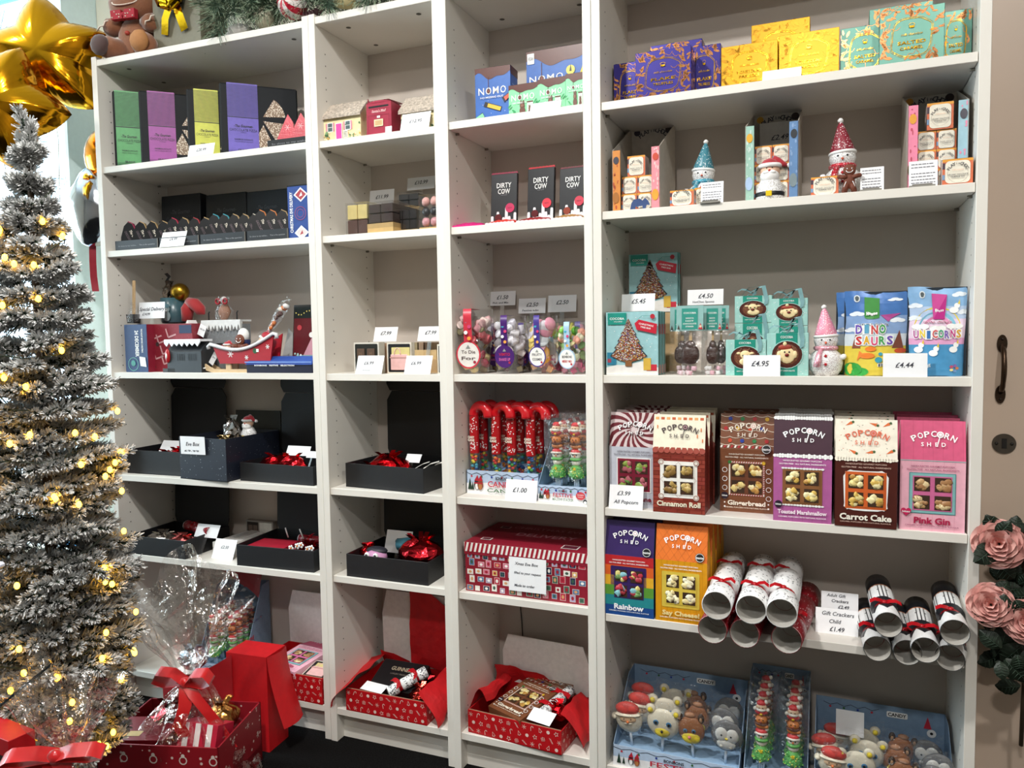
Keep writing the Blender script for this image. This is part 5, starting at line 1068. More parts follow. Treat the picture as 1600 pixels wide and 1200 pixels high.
for i, (pl, pr, pt, tw_, rim, bl, lab) in enumerate(((766, 806, 266, 3, '8a1038', 'c02058', 'dark chocolate bar with magenta crimp standing nearest the shelf wall'), (823, 865, 257, -2, 'b8202c', 'd83044', 'dark chocolate bar with red crimp standing in the middle'), (873, 916, 257, -2, '6a1824', 'c83048', 'dark chocolate bar with maroon crimp standing at the far end'))):
    d = .10-.018*i; x, w, h = PB(3, 2, pl, pr, 330, pt, d); darkbar(AT(3, x, d, 2, tw_, 0, -5), min(w, .378-x), h/math.cos(R(5)), rim, bl, lab)
for i, (pl, pr, c1, lab) in enumerate(((710, 756, 'd01878', 'pink wrapped chocolate bar lying flat nearest the shelf wall'), (762, 808, 'd8382c', 'orange red wrapped bar lying flat with its seam up'), (810, 862, '9c1c20', 'dark red wrapped bar lying flat in the middle'), (864, 912, 'a87838', 'golden brown wrapped bar lying flat at the far end'))):
    d = .03; x = LP(3, pl, 345, d)[0]; w = LP(3, pr, 345, d)[0]-x; t = thing('flat_chocolate_bar', lab, 'chocolate bar', AT(3, x, d-.012, 2, (4, -3, 2, 0)[i])); w = min(w, .374-x)
    cc = C(c1, .35, bump=.3, bsc=60); b = MB(); b.grid(lambda u_, v_: (w*u_, .10*v_, .0135*(math.sin(PI*min(1, max(0, u_*.9+.05)))**.35)*(.35 if v_ in (0, 1) else 1)+.0008*math.sin(u_*23)), 12, 8, cc); b.grid(lambda u_, v_: (w*u_, .0005, .0135*v_*.3), 4, 3, cc); b.box(.002, .002, 0, w-.002, .096, .006, cc); b.part('wrapped_body', t)
    b = MB(); n_ = 16; b.slab([(0, .001), (w, .001)]+[(w-w*q/n_, .006 if q % 2 else .0045) for q in range(n_+1)], -.004, -.003, C('d8d0d0' if i != 0 else c1, .4)); b.part('crimped_end', t)
# sweet tubs
TUB = film('ffffff', .08, .04, 'tub', .1, 20)
def tub(M, w, h, sweets, strap, lab, lines, lc, label, rimc=None, disc='f4f0ea'):
    t = thing('sweet_tub', label, 'sweet tub', M); rnd = random.Random(label); r = w/2
    b = MB(); b.lathe([(r*.74, 0), (r*.76, .002), (r*.98, h*.86), (r*1.02, h*.87), (r*1.02, h*.90), (r*.96, h*.91), (r*.96, h), (r*.93, h)], TUB, 6 if 0 else 20, cap=False); b.lathe([(0, h*.985), (r*.95, h*.985)], TUB, 20, cap=False); b.part('clear_cup', t)
    n_each = 34
    for i in range(n_each):
        z = h*(.05+.82*i/n_each); q = rnd.uniform(PI*.95, 2.05*PI) if i % 4 else rnd.uniform(0, PI); rr = r*(.72+.22*z/h)*.80
        kd = sweets[min(len(sweets)-1, int(len(sweets)*i/n_each+rnd.uniform(-.3, .3)) if i else 0)]
        shape, cols = kd; p = (rr*math.cos(q), rr*math.sin(q), z); s_ = MB(); mt = C(rnd.choice(cols), .5, bump=.2, bsc=300); Mx = Matrix.Translation(p) @ Euler((rnd.uniform(0, 3), rnd.uniform(0, 3), rnd.uniform(0, 3))).to_matrix().to_4x4()
        if shape == 'cyl': s_.lathe([(.010, -.012), (.0115, -.010), (.0115, .010), (.010, .012)], mt, 12, Mx)
        elif shape == 'ball': s_.ball((0, 0, 0), .0115, mt, 10, Mx, wob=.3)
        elif shape == 'disc': s_.ball((0, 0, 0), (.019, .019, .006), mt, 18, Matrix.Translation(p) @ Matrix.Rotation(q+PI/2, 4, 'Z') @ Matrix.Rotation(R(78+rnd.uniform(-12, 12)), 4, 'X'))
        elif shape == 'cube': s_.box(-.007, -.007, -.006, .007, .007, .006, mt, Mx, b=.001)
        elif shape == 'slice': s_.ball((0, 0, 0), (.013, .004, .009), mt, 10, Mx)
        s_.part('sweet', t)
    # paper strap with its round label
    wd = w*.19
    b = MB(); b.strip([(0, -r*.86-.002, h*.30), (0, -r*1.03-.001, h*.86), (0, -r*1.04-.001, h*.90), (0, -r*.98-.001, h*1.0), (0, -r*.9, h*1.004), (0, 0, h*1.006), (0, r*.9, h*1.004)], (wd, 0, 0), C(strap, .4)); b.part('paper_strap', t)
    a = math.atan2(r*.2, h*.8); b = MB(); Mf = Matrix.Translation((0, -r*.87-.0035, h*.30)) @ Matrix.Rotation(R(0)+a, 4, 'X') @ Matrix(((1, 0, 0, 0), (0, 0, -1, 0), (0, 1, 0, 0), (0, 0, 0, 1)))
    Rr = w*.285; f = Face(b, Mf); f.oval(0, 0, Rr, C(rimc or strap, .4), n=26, ry=Rr*1.12); f.oval(0, 0, Rr*.88, C(disc, .45), n=26, ry=Rr*1.0)
    n = len(lines)
    for i, s_ in enumerate(lines): f.text(s_, 0, Rr*(.22-.5*i), Rr*(.27), C(lc[i % len(lc)], .4), w=Rr*1.15, off=.02)
    f.poly([(-Rr*.18, Rr*.5), (Rr*.18, Rr*.5), (0, Rr*.8)], C('9aa09c', .5)); f.oval(Rr*.5, -Rr*.6, Rr*.12, C('b03048', .4)); b.part('round_label', t)
    b = MB()
    ff = Face(b, Matrix(((1, 0, 0, 0), (0, 0, -1, -r*1.03-.003), (0, 1, 0, h*.55), (0, 0, 0, 1))) @ Matrix.Rotation(-a, 4, 'X'))
    for i, c_ in enumerate(('e8a040', 'f0f0f0', 'd04070', '40a0b8')): ff.n = 1; ff.oval(wd*.2*(-1)**i, h*(.0+.09*i), wd*.24, C(c_, .4), n=8)
    b.part('strap_print', t, 'little coloured shapes printed on the strap'); return t
MAR = ('cyl', ['f0e4e4', 'e8a8b4', 'f4ecec', 'e0909c']); 
TB = [(716, 777, 484, .10, [('ball', ['d8c088', 'e0cc90', 'c05a6a']), ('slice', ['b05060', 'd8c088', 'c89090']), ('cyl', ['d86a70', 'e8a0a8', '8a8060']), ('cyl', ['f0d8d0', 'e8b8b8'])], 'd83a4c', 'clear tub of pink marshmallow and popcorn mix with red strap', ['To Die', 'For'], ['6a5a5a'], 'd83a4c', .03),
      (763, 815, 493, .045, [('cube', ['4a3030', '5a3c3c', '8a7a50']), ('cyl', ['8a7a68', 'e0d8dc', '5c4444']), ('cyl', ['ece8ee', 'd8d4dc']), ('cyl', ['f0eef4', 'd8d4e0'])], '4a2070', 'clear tub of white marshmallows with dark purple strap', ['VIMTO', 'SHAKE UP'], ['c02848', 'e070b0'], '4a2070', .03),
      (818, 866, 493, .045, [('cube', ['e0a870', 'd87a70']), ('disc', ['e8b438', 'e0a040']), ('disc', ['e8c860', 'c8ccd0', 'e8b0c0']), ('disc', ['e8e060', 'f0a0b8', 'e0d8e0'])], '4a3a8c', 'clear tub of yellow flying saucers with blue purple strap', ['FRUITY', 'COSMIX'], ['5a5a60'], '4a3a8c', .03),
      (866, 914, 503, .04, [('cube', ['b85070', 'd87890', 'c06a84']), ('slice', ['c8c8a0', '9ab878', '6a8a70']), ('slice', ['e8d8a0', '8ac070', 'e0a888']), ('ball', ['70c040', '88d050', 'e8e0c0', 'e8a088'])], 'a8c8e0', 'clear tub of green and pink festive mix with pale blue strap', ['BONBONS', 'MERRY MIX'], ['2a2a30', 'c03040'], 'a8c8e0', .03)]
for i, (pl, pr, pt, d, sw, st, lab, ln, lc, rc, _) in enumerate(TB):
    x = LP(3, (pl+pr)/2, 585, d)[0]; w = LP(3, pr, 530, d)[0]-LP(3, pl, 530, d)[0]; h = LP(3, (pl+pr)/2, pt, d)[1]-Z3
    x = min(x, .3785-w*.52); tub(AT(3, x, d+w*.35 if i else .075, 3, (12, 6, 0, -4)[i]), w*.98, h, sw, st, lab, ln, lc, lab, rimc=rc, disc='f4f0ea' if i != 1 else '4a2070')
for i, (dx, lab) in enumerate(((.085, 'clear sweet tub in the back row behind the purple strapped one'), (.165, 'clear sweet tub in the back row behind the flying saucers'), (.25, 'clear sweet tub in the back row behind the festive mix'), (.335, 'clear sweet tub in the back row, furthest along the shelf'))):
    tub(AT(3, dx-.012+(.0 if i < 3 else -.01), .185, 3, 0), .078, .132, [TB[1][4], TB[1][4], TB[3][4], TB[2][4]][i], ['4a2070', '4a3a8c', 'a8c8e0', '4a3a8c'][i], lab, ['VIMTO', 'SHAKE UP'] if i < 2 else ['FRUITY', 'COSMIX'], ['c02848', 'e070b0'], lab, disc='4a2070' if i < 2 else 'f4f0ea')
hicard(3, 764, 805, 478, 455, .24, 'white card reading £1.50 standing behind the first sweet tub', '£1.50', und='Pick and Mix'); hicard(3, 810, 852, 490, 466, .235, 'white card reading £2.50 behind the flying saucer tub', '£2.50', und='Festive tubs'); hicard(3, 856, 900, 488, 461, .23, 'white card reading £2.50 behind the festive mix tub, nearest the shelf side', '£2.50')
# ================================================================== candy cane tray and mallow stacks in the narrow unit
x0 = LP(3, 730, 770, .06)[0]; x1 = LP(3, 842, 778, .06)[0]; lipz = LP(3, 731, 734, .06)[1]-Z4
t = tray(3, x0, .06, Z4, x1-x0, .13, lipz, lipz+.002, 'low pale blue tray holding the red candy canes', ['BONBONS', 'CANDY', 'CANES'])
CAN = C('c81420', .22, coat=.5); CLRT = film('ffffff', .1, .03, 'cane', 0, 5)
BEAN = ['e8d030', '3a9a40', '2a5aa8', 'd03028', 'e88828', '3aa0b8']
def cane(M, h, r, label):
    t = thing('candy_cane_tube', label, 'candy cane', M); R_ = .0245; zs = h-R_-r; b = MB()
    b.tube([(0, 0, zs-.002)]+[(R_-R_*math.cos(q), 0, zs+R_*math.sin(q)) for q in [PI*i/14 for i in range(15)]]+[(2*R_, 0, zs-.006)], r*1.04, CAN, 14); b.part('red_hook', t)
    b = MB(); b.lathe([(r, h*.30), (r, zs)], C('b4141c', .3), 16, cap=False)
    rnd = random.Random(label)
    for i in range(46):
        z = rnd.choice([rnd.uniform(h*.33, h*.45), rnd.uniform(h*.58, zs-.004)]); q = rnd.uniform(-PI*.9, -PI*.1); w_ = .0011; l = .0018; a = rnd.uniform(0, 3)
        P = [(r*1.02*math.cos(q+(u_*math.cos(a)-v_*math.sin(a))/r), r*1.02*math.sin(q+(u_*math.cos(a)-v_*math.sin(a))/r), z+u_*math.sin(a)+v_*math.cos(a)) for u_, v_ in ((-w_, -l), (w_, -l), (w_, l), (-w_, l))]; b.add(P, [(0, 1, 2, 3)], WHITE)
    for dz, s_, hh in ((.012, 'CANDY', .006), (.004, 'CANE', .006)): Face(b, Matrix(((1, 0, 0, 0), (0, 0, -1, -r*1.03), (0, 1, 0, h*.50), (0, 0, 0, 1)))).text(s_, 0, dz-.008, hh, C('f4e8d8', .4), w=r*1.7, off=.05)
    b.part('printed_sleeve', t)
    b = MB(); b.lathe([(r, .001), (r, h*.31)], CLRT, 16, cap=False); b.part('clear_tube', t)
    for i in range(20):
        q = rnd.uniform(PI*.95, PI*2.05) if i % 5 else rnd.uniform(0, PI); z = .004+(h*.28)*i/20; s_ = MB(); s_.ball((r*.55*math.cos(q), r*.55*math.sin(q), z), (r*.42, r*.38, r*.34), C(rnd.choice(BEAN), .25, coat=.4), 8); s_.part('sweet', t)
    return t
zt = LP(3, 745, 626, .075)[1]-Z4-lipz*.72
for i, px in enumerate((741, 775, 799, 829)):
    for r_ in range(2):
        xx = LP(3, px, 700, .075)[0]+.006*r_; cane(AT(3, xx, .078+.045*r_, Z4+lipz*.72, -14), zt, .0132, ['front', 'rear'][r_]+' row candy cane tube, '+['nearest the shelf wall', 'second from the shelf wall', 'third from the shelf wall', 'nearest the marshmallow stacks'][i])
x0 = LP(3, 841, 785, .03)[0]; lz = LP(3, 842, 757, .03)[1]-Z4
tray(3, x0, .03, Z4, .3775-x0, .21, lz, .19, 'pale blue tray of marshmallow stacks beside the candy canes', ['BONBONS', 'FESTIVE', 'MALLOW STACKER'])
for c_, px in enumerate((872, 901)):
    for r_ in range(4):
        xx = LP(3, px, 700, .06)[0]+.004*r_; stacker(AT(3, min(xx, .355), .058+.043*r_, Z4+lz*.72, 0, 0, 3), .038, 'marshmallow stack beside the candy canes, %s row, %s column' % (['front', 'second', 'third', 'back'][r_], ['inner', 'outer'][c_]))
card(3, 4, 789, 838, 783, 751, .02, 'white card reading £1.00 in front of the candy cane tray', [('£1.00', .45, .5, .012)], tilt=-12)
# ------------------------------------------------------------------ striped delivery crate
xa, xb = .035, .3745; hh = LP(3, 728, 846, .022)[1]-Z5_; w = xb-xa; dep = .225
t = thing('christmas_eve_box', 'maroon box printed with stamps under a red and white striped lid edge', 'gift box', AT(3, xa, .02, 5)); mar = C('8e1a2e', .45)
b = MB(); b.box(0, 0, 0, w, dep, hh-.002, mar); f = Face(b, fr(w, hh)); rnd = random.Random(4)
for r_ in range(5):
    for c_ in range(14):
        x = .006+c_*.0238+rnd.uniform(-.002, .002)+(.008 if r_ % 2 else 0); y = .006+r_*.0215+rnd.uniform(-.002, .002); a, c2 = rnd.choice([(.013, .017), (.016, .012), (.012, .012)])
        if x+a > w-.003: continue
        f.n = 1; f.rect(x-.001, y-.001, x+a+.001, y+c2+.001, C('e8d8d0', .5)); f.rect(x, y, x+a, y+c2, C(rnd.choice(['e0b060', 'd87890', '24304e', '4a6a58', 'f0ece4', 'b0a0c0', 'c03048', '5a7aa0']), .5)); f.oval(x+a/2, y+c2/2, a*.28, C(rnd.choice(['f4f0e8', 'd8a070', '3a5a48', 'a02030']), .5), c2*.3, n=10)
b.part('carton', t)
b = MB(); b.box(-.002, -.002, hh-.032, w+.002, dep, hh, mar); f = Face(b, fr(w, hh, -.002)); f.rect(-.002, hh-.024, w+.002, hh, C('f4eee8', .4)); 
for i in range(27): f.n = 3; x = i*.0128-.006; f.poly([(max(-.002, x), hh-.024), (min(w+.002, x+.0064), hh-.024), (min(w+.002, x+.0124), hh), (max(-.002, x+.006), hh)], C('a01c30', .4))
f = Face(b, face_top(hh)); f.text('DELIVERY', w*.55, dep*.52, .030, C('c8909a', .5), w=w*.5, off=.015); f.text('CHRISTMAS EVE', w*.5, dep*.80, .02, C('c8909a', .5), w=w*.6, off=.015)
for x, y, a in ((.03, .16, .03), (.26, .02, .045), (.03, .03, .03)): f.rect(x, y, x+a, y+a*.7, C('e8dcd8', .5)); f.rect(x+.003, y+.003, x+a-.003, y+a*.7-.003, C('5a1a2a', .5))
b.part('lid', t)
card(3, Z5_+.02, 795, 853, 905, 873, .008, 'white handwritten card reading Xmas Eve Box, taped to the maroon stamp box', [('Xmas Eve Box', .47, .82, .0075), ('filled to your request', .5, .55, .006), ('Made to order', .42, .18, .0065)], tilt=-2)
# ------------------------------------------------------------------ red patterned gift boxes
GR = C('b81018', .45); GWH = C('e8c8bc', .5); TIS = C('c8141c', .6, 0, .12, 30, .5, 60)
def icons(f, w, h, rnd, s=1.0):
    n = int(w/.021); m_ = max(2, int(h/.019))
    for c_ in range(n):
        for r_ in range(m_):
            x, y = (c_+.5+(.25 if r_ % 2 else -.1))*w/n, (r_+.5)*h/m_; q = rnd.uniform(-.4, .4); k = (c_*3+r_*5) % 7; f.n = 1; L = .0065*s
            tr = lambda a, b_: (min(w-.001, max(.001, x+L*(a*math.cos(q)-b_*math.sin(q)))), min(h-.001, max(.001, y+L*(a*math.sin(q)+b_*math.cos(q)))))
            if k == 0: f.line([tr(-.9, .9), tr(.6, -.9)], .0009, GWH); f.line([tr(-.4, .9), tr(1, -.9)], .0009, GWH)
            elif k == 1: P = [tr((1 if i % 2 else .42)*math.cos(R(36*i)), (1 if i % 2 else .42)*math.sin(R(36*i))) for i in range(11)]; f.line(P, .001, GWH)
            elif k == 2: f.line([tr(0, 1.1), tr(-.7, -.6), tr(.7, -.6), tr(0, 1.1)], .0009, GWH); f.line([tr(0, -.6), tr(0, -1)], .001, GWH)
            elif k == 3:
                for i in range(3): a = R(60*i); f.n = 1; f.line([tr(-math.cos(a), -math.sin(a)), tr(math.cos(a), math.sin(a))], .0009, GWH)
            elif k == 4: f.line([tr(-.7, -.7), tr(.7, -.7), tr(.7, .5), tr(-.7, .5), tr(-.7, -.7)], .0008, GWH); f.line([tr(0, -.7), tr(0, .9)], .0008, GWH); f.line([tr(-.7, -.1), tr(.7, -.1)], .0008, GWH)
            elif k == 5: f.poly([tr(.75*math.cos(a), .75*math.sin(a)) for a in [2*PI*i/9 for i in range(9)]], GWH)
            else: P = [tr(-.5, -1), tr(-.5, .5), tr(-.1, 1), tr(.4, .9), tr(.5, .4)]; f.line(P, .0014, GWH)
def giftbox(u, x, y, z, w, dep, h, yaw, label, lid=True, lidh=.2):
    t = thing('gift_box', label, 'gift box', UM(u) @ T(x, y, z, yaw)); th = .0025; b = MB(); rnd = random.Random(label)
    b.box(0, 0, 0, w, th, h, GR).box(0, dep-th, 0, w, dep, h, GR).box(0, th, 0, th, dep-th, h, GR).box(w-th, th, 0, w, dep-th, h, GR).box(0, 0, 0, w, dep, th, GR)
    icons(Face(b, fr(w, h)), w, h, rnd); icons(Face(b, face_right(w)), dep, h, rnd); icons(Face(b, face_left(0, dep)), dep, h, rnd); b.part('tray', t)
    b = MB(); b.box(th, th, h-.002, w-th, th*2, h+.001, C('a08068', .7)); b.part('rim', t)
    if lid:
        b = MB(); P = [(.006, h*.6), (w-.006, h*.6), (w-.002, lidh*.75), (w-.02, lidh), (.02, lidh), (.002, lidh*.75)]; b.slab(P, dep+.001, dep+.0035, C('e8e4e0', .5)); b.part('lid', t, 'white inside of the raised lid')
    return t
def tissue(M, fn, nu, nv, label, seed=1, amp=.006, name='tissue_paper', mat=None):
    b = MB()
    def g(u_, v_):
        p = Vector(fn(u_, v_)); n = noise.noise_vector(p*22+Vector((seed, 0, 0))); return p+n*amp
    b.grid(g, nu, nv, mat or TIS, None, False); return b.top(name, label, 'tissue paper', M)
def foilbag(M, w, d, h, label, col='b01018', seed=1):
    """crumpled shiny bag with a frilled neck"""
    b = MB(); mt = foil(col, .22, 60, .9)
    b.grid(lambda u_, v_: tuple(Vector(((w/2)*math.cos(2*PI*u_)*math.sin(PI*min(.97, v_))**.6, (d/2)*math.sin(2*PI*u_)*math.sin(PI*min(.97, v_))**.6, h*v_))+noise.noise_vector(Vector((math.cos(2*PI*u_)*2, math.sin(2*PI*u_)*2, v_*4+seed)))*min(w, h)*.13), 22, 10, mt, None, False, True)
    for i in range(7): q = random.Random(seed+i).uniform(0, 2*PI); b.strip([(w*.1*math.cos(q), d*.1*math.sin(q), h*.9), (w*.3*math.cos(q), d*.3*math.sin(q), h*1.15)], (.012, .004, 0), mt)
    o = b.top('wrapped_sweet_bag', label, 'wrapped sweets', M); return o
def flatcard(M, w, h, label, txt=''):
    b = MB(); b.box(0, 0, 0, w, h, .0008, CARD); 
    if txt: Face(b, face_top(.0008)).text(txt, w*.5, h*.5, .009, INK, shear=.2)
    return b.top('price_card', label, 'price card', M)
# narrow sweet tub unit, bottom
zb = ZB3; giftbox(3, .036, .014, zb, .272, .2, .062, -4, 'red patterned gift box holding a gingerbread popcorn box')
tissue(UM(3) @ T(0, 0, zb), lambda u_, v_: (.028+.33*u_, .215-.03*v_*math.sin(3*u_), .05+.055*v_+.02*math.sin(u_*5)*v_-.03*u_*v_), 18, 8, 'red tissue bunched along the back of the gingerbread gift box', 3, .010)
tissue(UM(3) @ T(0, 0, zb), lambda u_, v_: (.028+.055*v_, .20-.16*u_, .07+.045*math.sin(PI*v_)*(.5+u_*.5)-.03*(1-v_)+.006), 14, 8, 'red tissue folded over the near end of the gingerbread gift box', 5, .008)
tissue(UM(3) @ T(0, 0, zb), lambda u_, v_: (.298+.062*math.sin(v_*1.6), .18-.17*u_, .085+.015*u_-.082*v_), 14, 9, 'red tissue spilling over the far end of the gingerbread gift box', 8, .007)
p = popcorn('ginger', UM(3) @ T(.082, .045, zb+.066, -22) @ Matrix.Rotation(R(-80), 4, 'X') @ Matrix.Rotation(0, 4, 'Z'), 'gingerbread popcorn box lying on its back inside the red gift box')
b = MB(); b.box(.06, .005, .004, .22, .15, .010, C('4a2018', .6)); b.top('chocolate_box', 'plain dark box supporting the lying gingerbread popcorn box', 'box', UM(3) @ T(0, .02, zb))
cracker('gift_cracker', UM(3) @ Vector((.232, .045, zb+.066)), UM(3) @ Vector((.275, .17, zb+.086)), .015, 'holly', 'small gold and white cracker in the gingerbread gift box', seed=51)
foilbag(UM(3) @ T(.268, .09, zb+.04), .06, .05, .045, 'red foil sweet bag in the gingerbread gift box', seed=4); foilbag(UM(3) @ T(.225, .10, zb+.03), .05, .05, .04, 'brown wrapped sweets behind the small cracker in the gingerbread gift box', 'a08060', 6)
flatcard(UM(3) @ T(.205, .016, zb+.066, -12) @ Matrix.Rotation(R(25), 4, 'X'), .07, .04, 'blank white card resting on the front edge of the gingerbread gift box')
b = MB(); b.tube([(.088, .262, .489), (.088, .262, .40), (.094, .262, .32), (.096, .262, .27)], .0015, BLACK, 6); b.tube([(.09, .26, .487), (.11, .255, .478), (.125, .25, .475), (.14, .25, .470)], .0015, BLACK, 6); b.top('wall_cable', 'thin dark cable hanging down the back panel above the gingerbread gift box', 'cable', UM(3))
# narrow middle unit, bottom
zb = SH[2]['B']; giftbox(2, .052, .004, zb, .262, .2, .064, 0, 'red patterned gift box holding a black stout box', lidh=.29)
tissue(UM(2) @ T(0, 0, zb), lambda u_, v_: (.155+.215*u_, .198+.0*v_, .075+(.275-.13*u_)*v_-.02*u_), 12, 10, 'tall red tissue sheet standing behind the stout gift box', 3, .006)
tissue(UM(2) @ T(0, 0, zb), lambda u_, v_: (.05-.045*math.sin(v_*1.7)+.02*(1-v_), .19-.20*u_, .085-.083*v_*(.4+.6*u_)+.01*(1-u_)), 14, 9, 'red tissue draped over the near side of the stout gift box', 5, .006)
tissue(UM(2) @ T(0, 0, zb), lambda u_, v_: (.295+.06*math.sin(v_*1.6), .19-.20*u_, .095-.09*v_*(.3+.7*u_)), 14, 9, 'red tissue draped over the far side of the stout gift box', 9, .006)
tissue(UM(2) @ T(0, 0, zb), lambda u_, v_: (.06+.10*u_, .20-.02*v_, .06+.05*v_-.02*u_), 8, 6, 'small red tissue fold at the back corner of the stout gift box', 11, .006)
b = MB(); b.box(0, 0, 0, .15, .11, .035, C('151215', .35), b=.002); f = Face(b, face_top(.035)); f.text('GUINNESS', .075, .078, .014, C('b8a890', .4), w=.07, off=.01); f.text('LUXURY TRUFFLES', .075, .058, .005, C('8a8078', .4)); b.top('chocolate_box', 'black stout truffle box lying inside the red gift box', 'chocolate box', UM(2) @ T(.10, .055, zb+.03, 0) @ Matrix.Rotation(R(22), 4, 'X'))
cracker('gift_cracker', UM(2) @ Vector((.185, .018, zb+.066)), UM(2) @ Vector((.262, .10, zb+.105)), .0165, 'holly', 'white print cracker lying across the stout gift box', seed=52)
foilbag(UM(2) @ T(.268, .06, zb+.035), .07, .06, .045, 'red and gold wrapped sweets beside the white cracker in the stout box', 'a83028', 9); foilbag(UM(2) @ T(.25, .12, zb+.03), .09, .07, .04, 'dark red wrapped sweets at the back of the stout gift box', '6a1418', 12)
flatcard(UM(2) @ T(.095, .012, zb+.066, -6) @ Matrix.Rotation(R(15), 4, 'X'), .075, .035, 'blank white card on the front edge of the stout gift box')
b = MB(); b.tube([(.135, .25, .47), (.137, .25, .36), (.142, .245, .315), (.155, .24, .30), (.17, .24, .295)], .0022, BLACK, 6); b.top('wall_cable', 'black cable curving down beside the tall red tissue', 'cable', UM(2))
# wide left unit, bottom
zb = SH[1]['B']; giftbox(1, .50, .008, zb, .272, .2, .078, -1, 'red patterned gift box holding a pink popcorn box', lidh=.25)
p = popcorn('gin', UM(1) @ T(.56, .02, zb+.084, -8) @ Matrix.Rotation(R(-86), 4, 'X'), 'pink popcorn box lying on its back inside the red gift box')
b = MB(); b.box(.53, .03, .004, .68, .18, .022, C('6a3a44', .6)); b.top('chocolate_box', 'plain mauve box supporting the lying pink popcorn box', 'box', UM(1) @ T(0, 0, zb))
def handbag(u, x, d, z, w, h, label, tilt=0, yaw=0, bagc='e4b4b0'):
    t = thing('chocolate_handbag_box', label, 'chocolate box', UM(u) @ T(x, d, z, yaw) @ Matrix.Rotation(R(tilt), 4, 'X')); b = MB(); b.box(0, .002, 0, w, .02, h, C('d8cfc0', .6)); f = Face(b, fr(w, h, .002)); f.rrect(w*.05, h*.05, w*.95, h*.95, .003, C('1c1c20', .4)); b.part('carton', t)
    b = MB(); b.box(w*.17, -.002, h*.12, w*.86, .001, h*.62, C(bagc, .5), b=.001); b.box(w*.2, -.001, h*.5, w*.95, .0015, h*.84, C('d8c884', .5), b=.001); b.box(w*.15, -.003, h*.50, w*.88, .001, h*.54, C('c89890', .5))
    b.tube([(w*(.45+.13*math.cos(q)), -.001, h*(.60+.22*math.sin(q))) for q in [PI*i/10 for i in range(11)]], .0014, C(bagc, .5), 6); b.part('chocolate_handbag', t); return t
handbag(1, .688, .012, zb+.072, .082, .085, 'window box with pink chocolate handbag lying in the red gift box', tilt=-80)
foilbag(UM(1) @ T(.735, .14, zb+.03), .06, .08, .06, 'dark chocolate pack behind the handbag box in the pink popcorn gift box', '4a2018', 15)
flatcard(UM(1) @ T(.512, .006, zb+.080, -3) @ Matrix.Rotation(R(12), 4, 'X'), .075, .02, 'white slip on the front edge of the pink popcorn gift box')
t = tray(1, .302, .012, zb, .155, .2, .055, .26, 'pale blue tray of marshmallow stacks turned sideways beside the cellophane hamper', ['BONBONS', 'FESTIVE', 'MALLOW STACKER'], yaw=14)
side = [c for c in t.children if c.name.startswith('side_wall')][1]
q = MB(); f = Face(q, face_right(.1552)); f.text('FESTIVE', .045, .115, .013, C('c4384c', .4), w=.06, off=.03); f.text('MALLOW', .045, .098, .008, C('3a6a40', .4), w=.04, off=.03); bulbs(f, [(.02+i*.015, .16+.006*(i % 2)) for i in range(9)]); q.part('side_print', t)
for c_ in range(2):
    for r_ in range(4): stacker(UM(1) @ T(.302, .012, zb, 14) @ T(.045+.062*c_, .035+.042*r_, .042) @ Matrix.Rotation(R(4), 4, 'X'), .036, 'marshmallow stack by the cellophane hamper, %s row, %s column' % (['front', 'second', 'third', 'back'][r_], ['outer', 'inner'][c_]))
SNOWRED = speck('8c1420', 'e0b8b8', 90, .9, .5)
tissue(UM(1) @ T(0, 0, 0), lambda u_, v_: (.06+.36*u_, .20-.03*v_, .462-(.02+.11*u_**2)*v_-.01*u_), 16, 8, 'dark red snowflake wrapping paper tucked under the shelf above the hamper', 3, .006, 'wrapping_paper', SNOWRED)
# ================================================================== black mailer boxes
BKM = C('17171a', .5, var=.12, bump=.06, bsc=120); BKI = C('101012', .6)
def mailer(u, x, d, k, w, dep, h, lidh, yaw, label, flap=True, ridge=.0, stars=False, lean=4):
    t = thing('mailer_box', label, 'gift box', AT(u, x, d, k, yaw)); th = .0025; bm = BKM if not stars else C('151a28', .5); b = MB()
    b.box(0, 0, 0, w, th, h, bm, b=.0006).box(0, dep-th, 0, w, dep, h, bm).box(0, th, 0, th, dep-th, h, bm).box(w-th, th, 0, w, dep-th, h, bm).box(0, 0, 0, w, dep, th, BKI)
    if stars:
        rnd = random.Random(5)
        for M_, W_2 in ((fr(w, h), w), (face_right(w), dep)):
            f = Face(b, M_)
            for i in range(int(60*W_2/.19)): f.n = 0; s_ = rnd.uniform(.0004, .0014); f.oval(rnd.uniform(.004, W_2-.004), rnd.uniform(.004, h-.004), s_, foil('c8ccd0', .4), n=6)
    b.part('tray', t)
    if lidh:
        L = MB(); Ml = Matrix.Translation((0, dep, h*.85)) @ Matrix.Rotation(R(-lean), 4, 'X'); lh = lidh*.78 if flap else lidh
        P = [(.012, 0), (w-.012, 0), (w-.002, lh*.12), (w-.002, lh*.86), (w-.02, lh)] + [(.02, lh), (.002, lh*.86), (.002, lh*.12)]; L.slab(P, 0, th, BKI, Ml); L.part('raised_lid', t)
        if flap:
            L = MB(); fh = lidh-lh; P = [(.012, 0), (w-.012, 0), (w-.002, fh*.35)]+[(w-.03+.028*math.cos(q), fh-.028+.028*math.sin(q)) for q in [PI/2*i/6 for i in range(7)]]+[(.03-.028*math.sin(q), fh-.028+.028*math.cos(q)) for q in [PI/2*i/6 for i in range(7)]]+[(.002, fh*.35)]
            L.slab(P, 0, th, BKI, Ml @ Matrix.Translation((0, 0, lh+.001)) @ Matrix.Rotation(R(6), 4, 'X')); L.part('tuck_flap', t)
    return t
def HZ(u, px, py, d, k): return LP(u, px, py, d)[1]-SH[u][k]
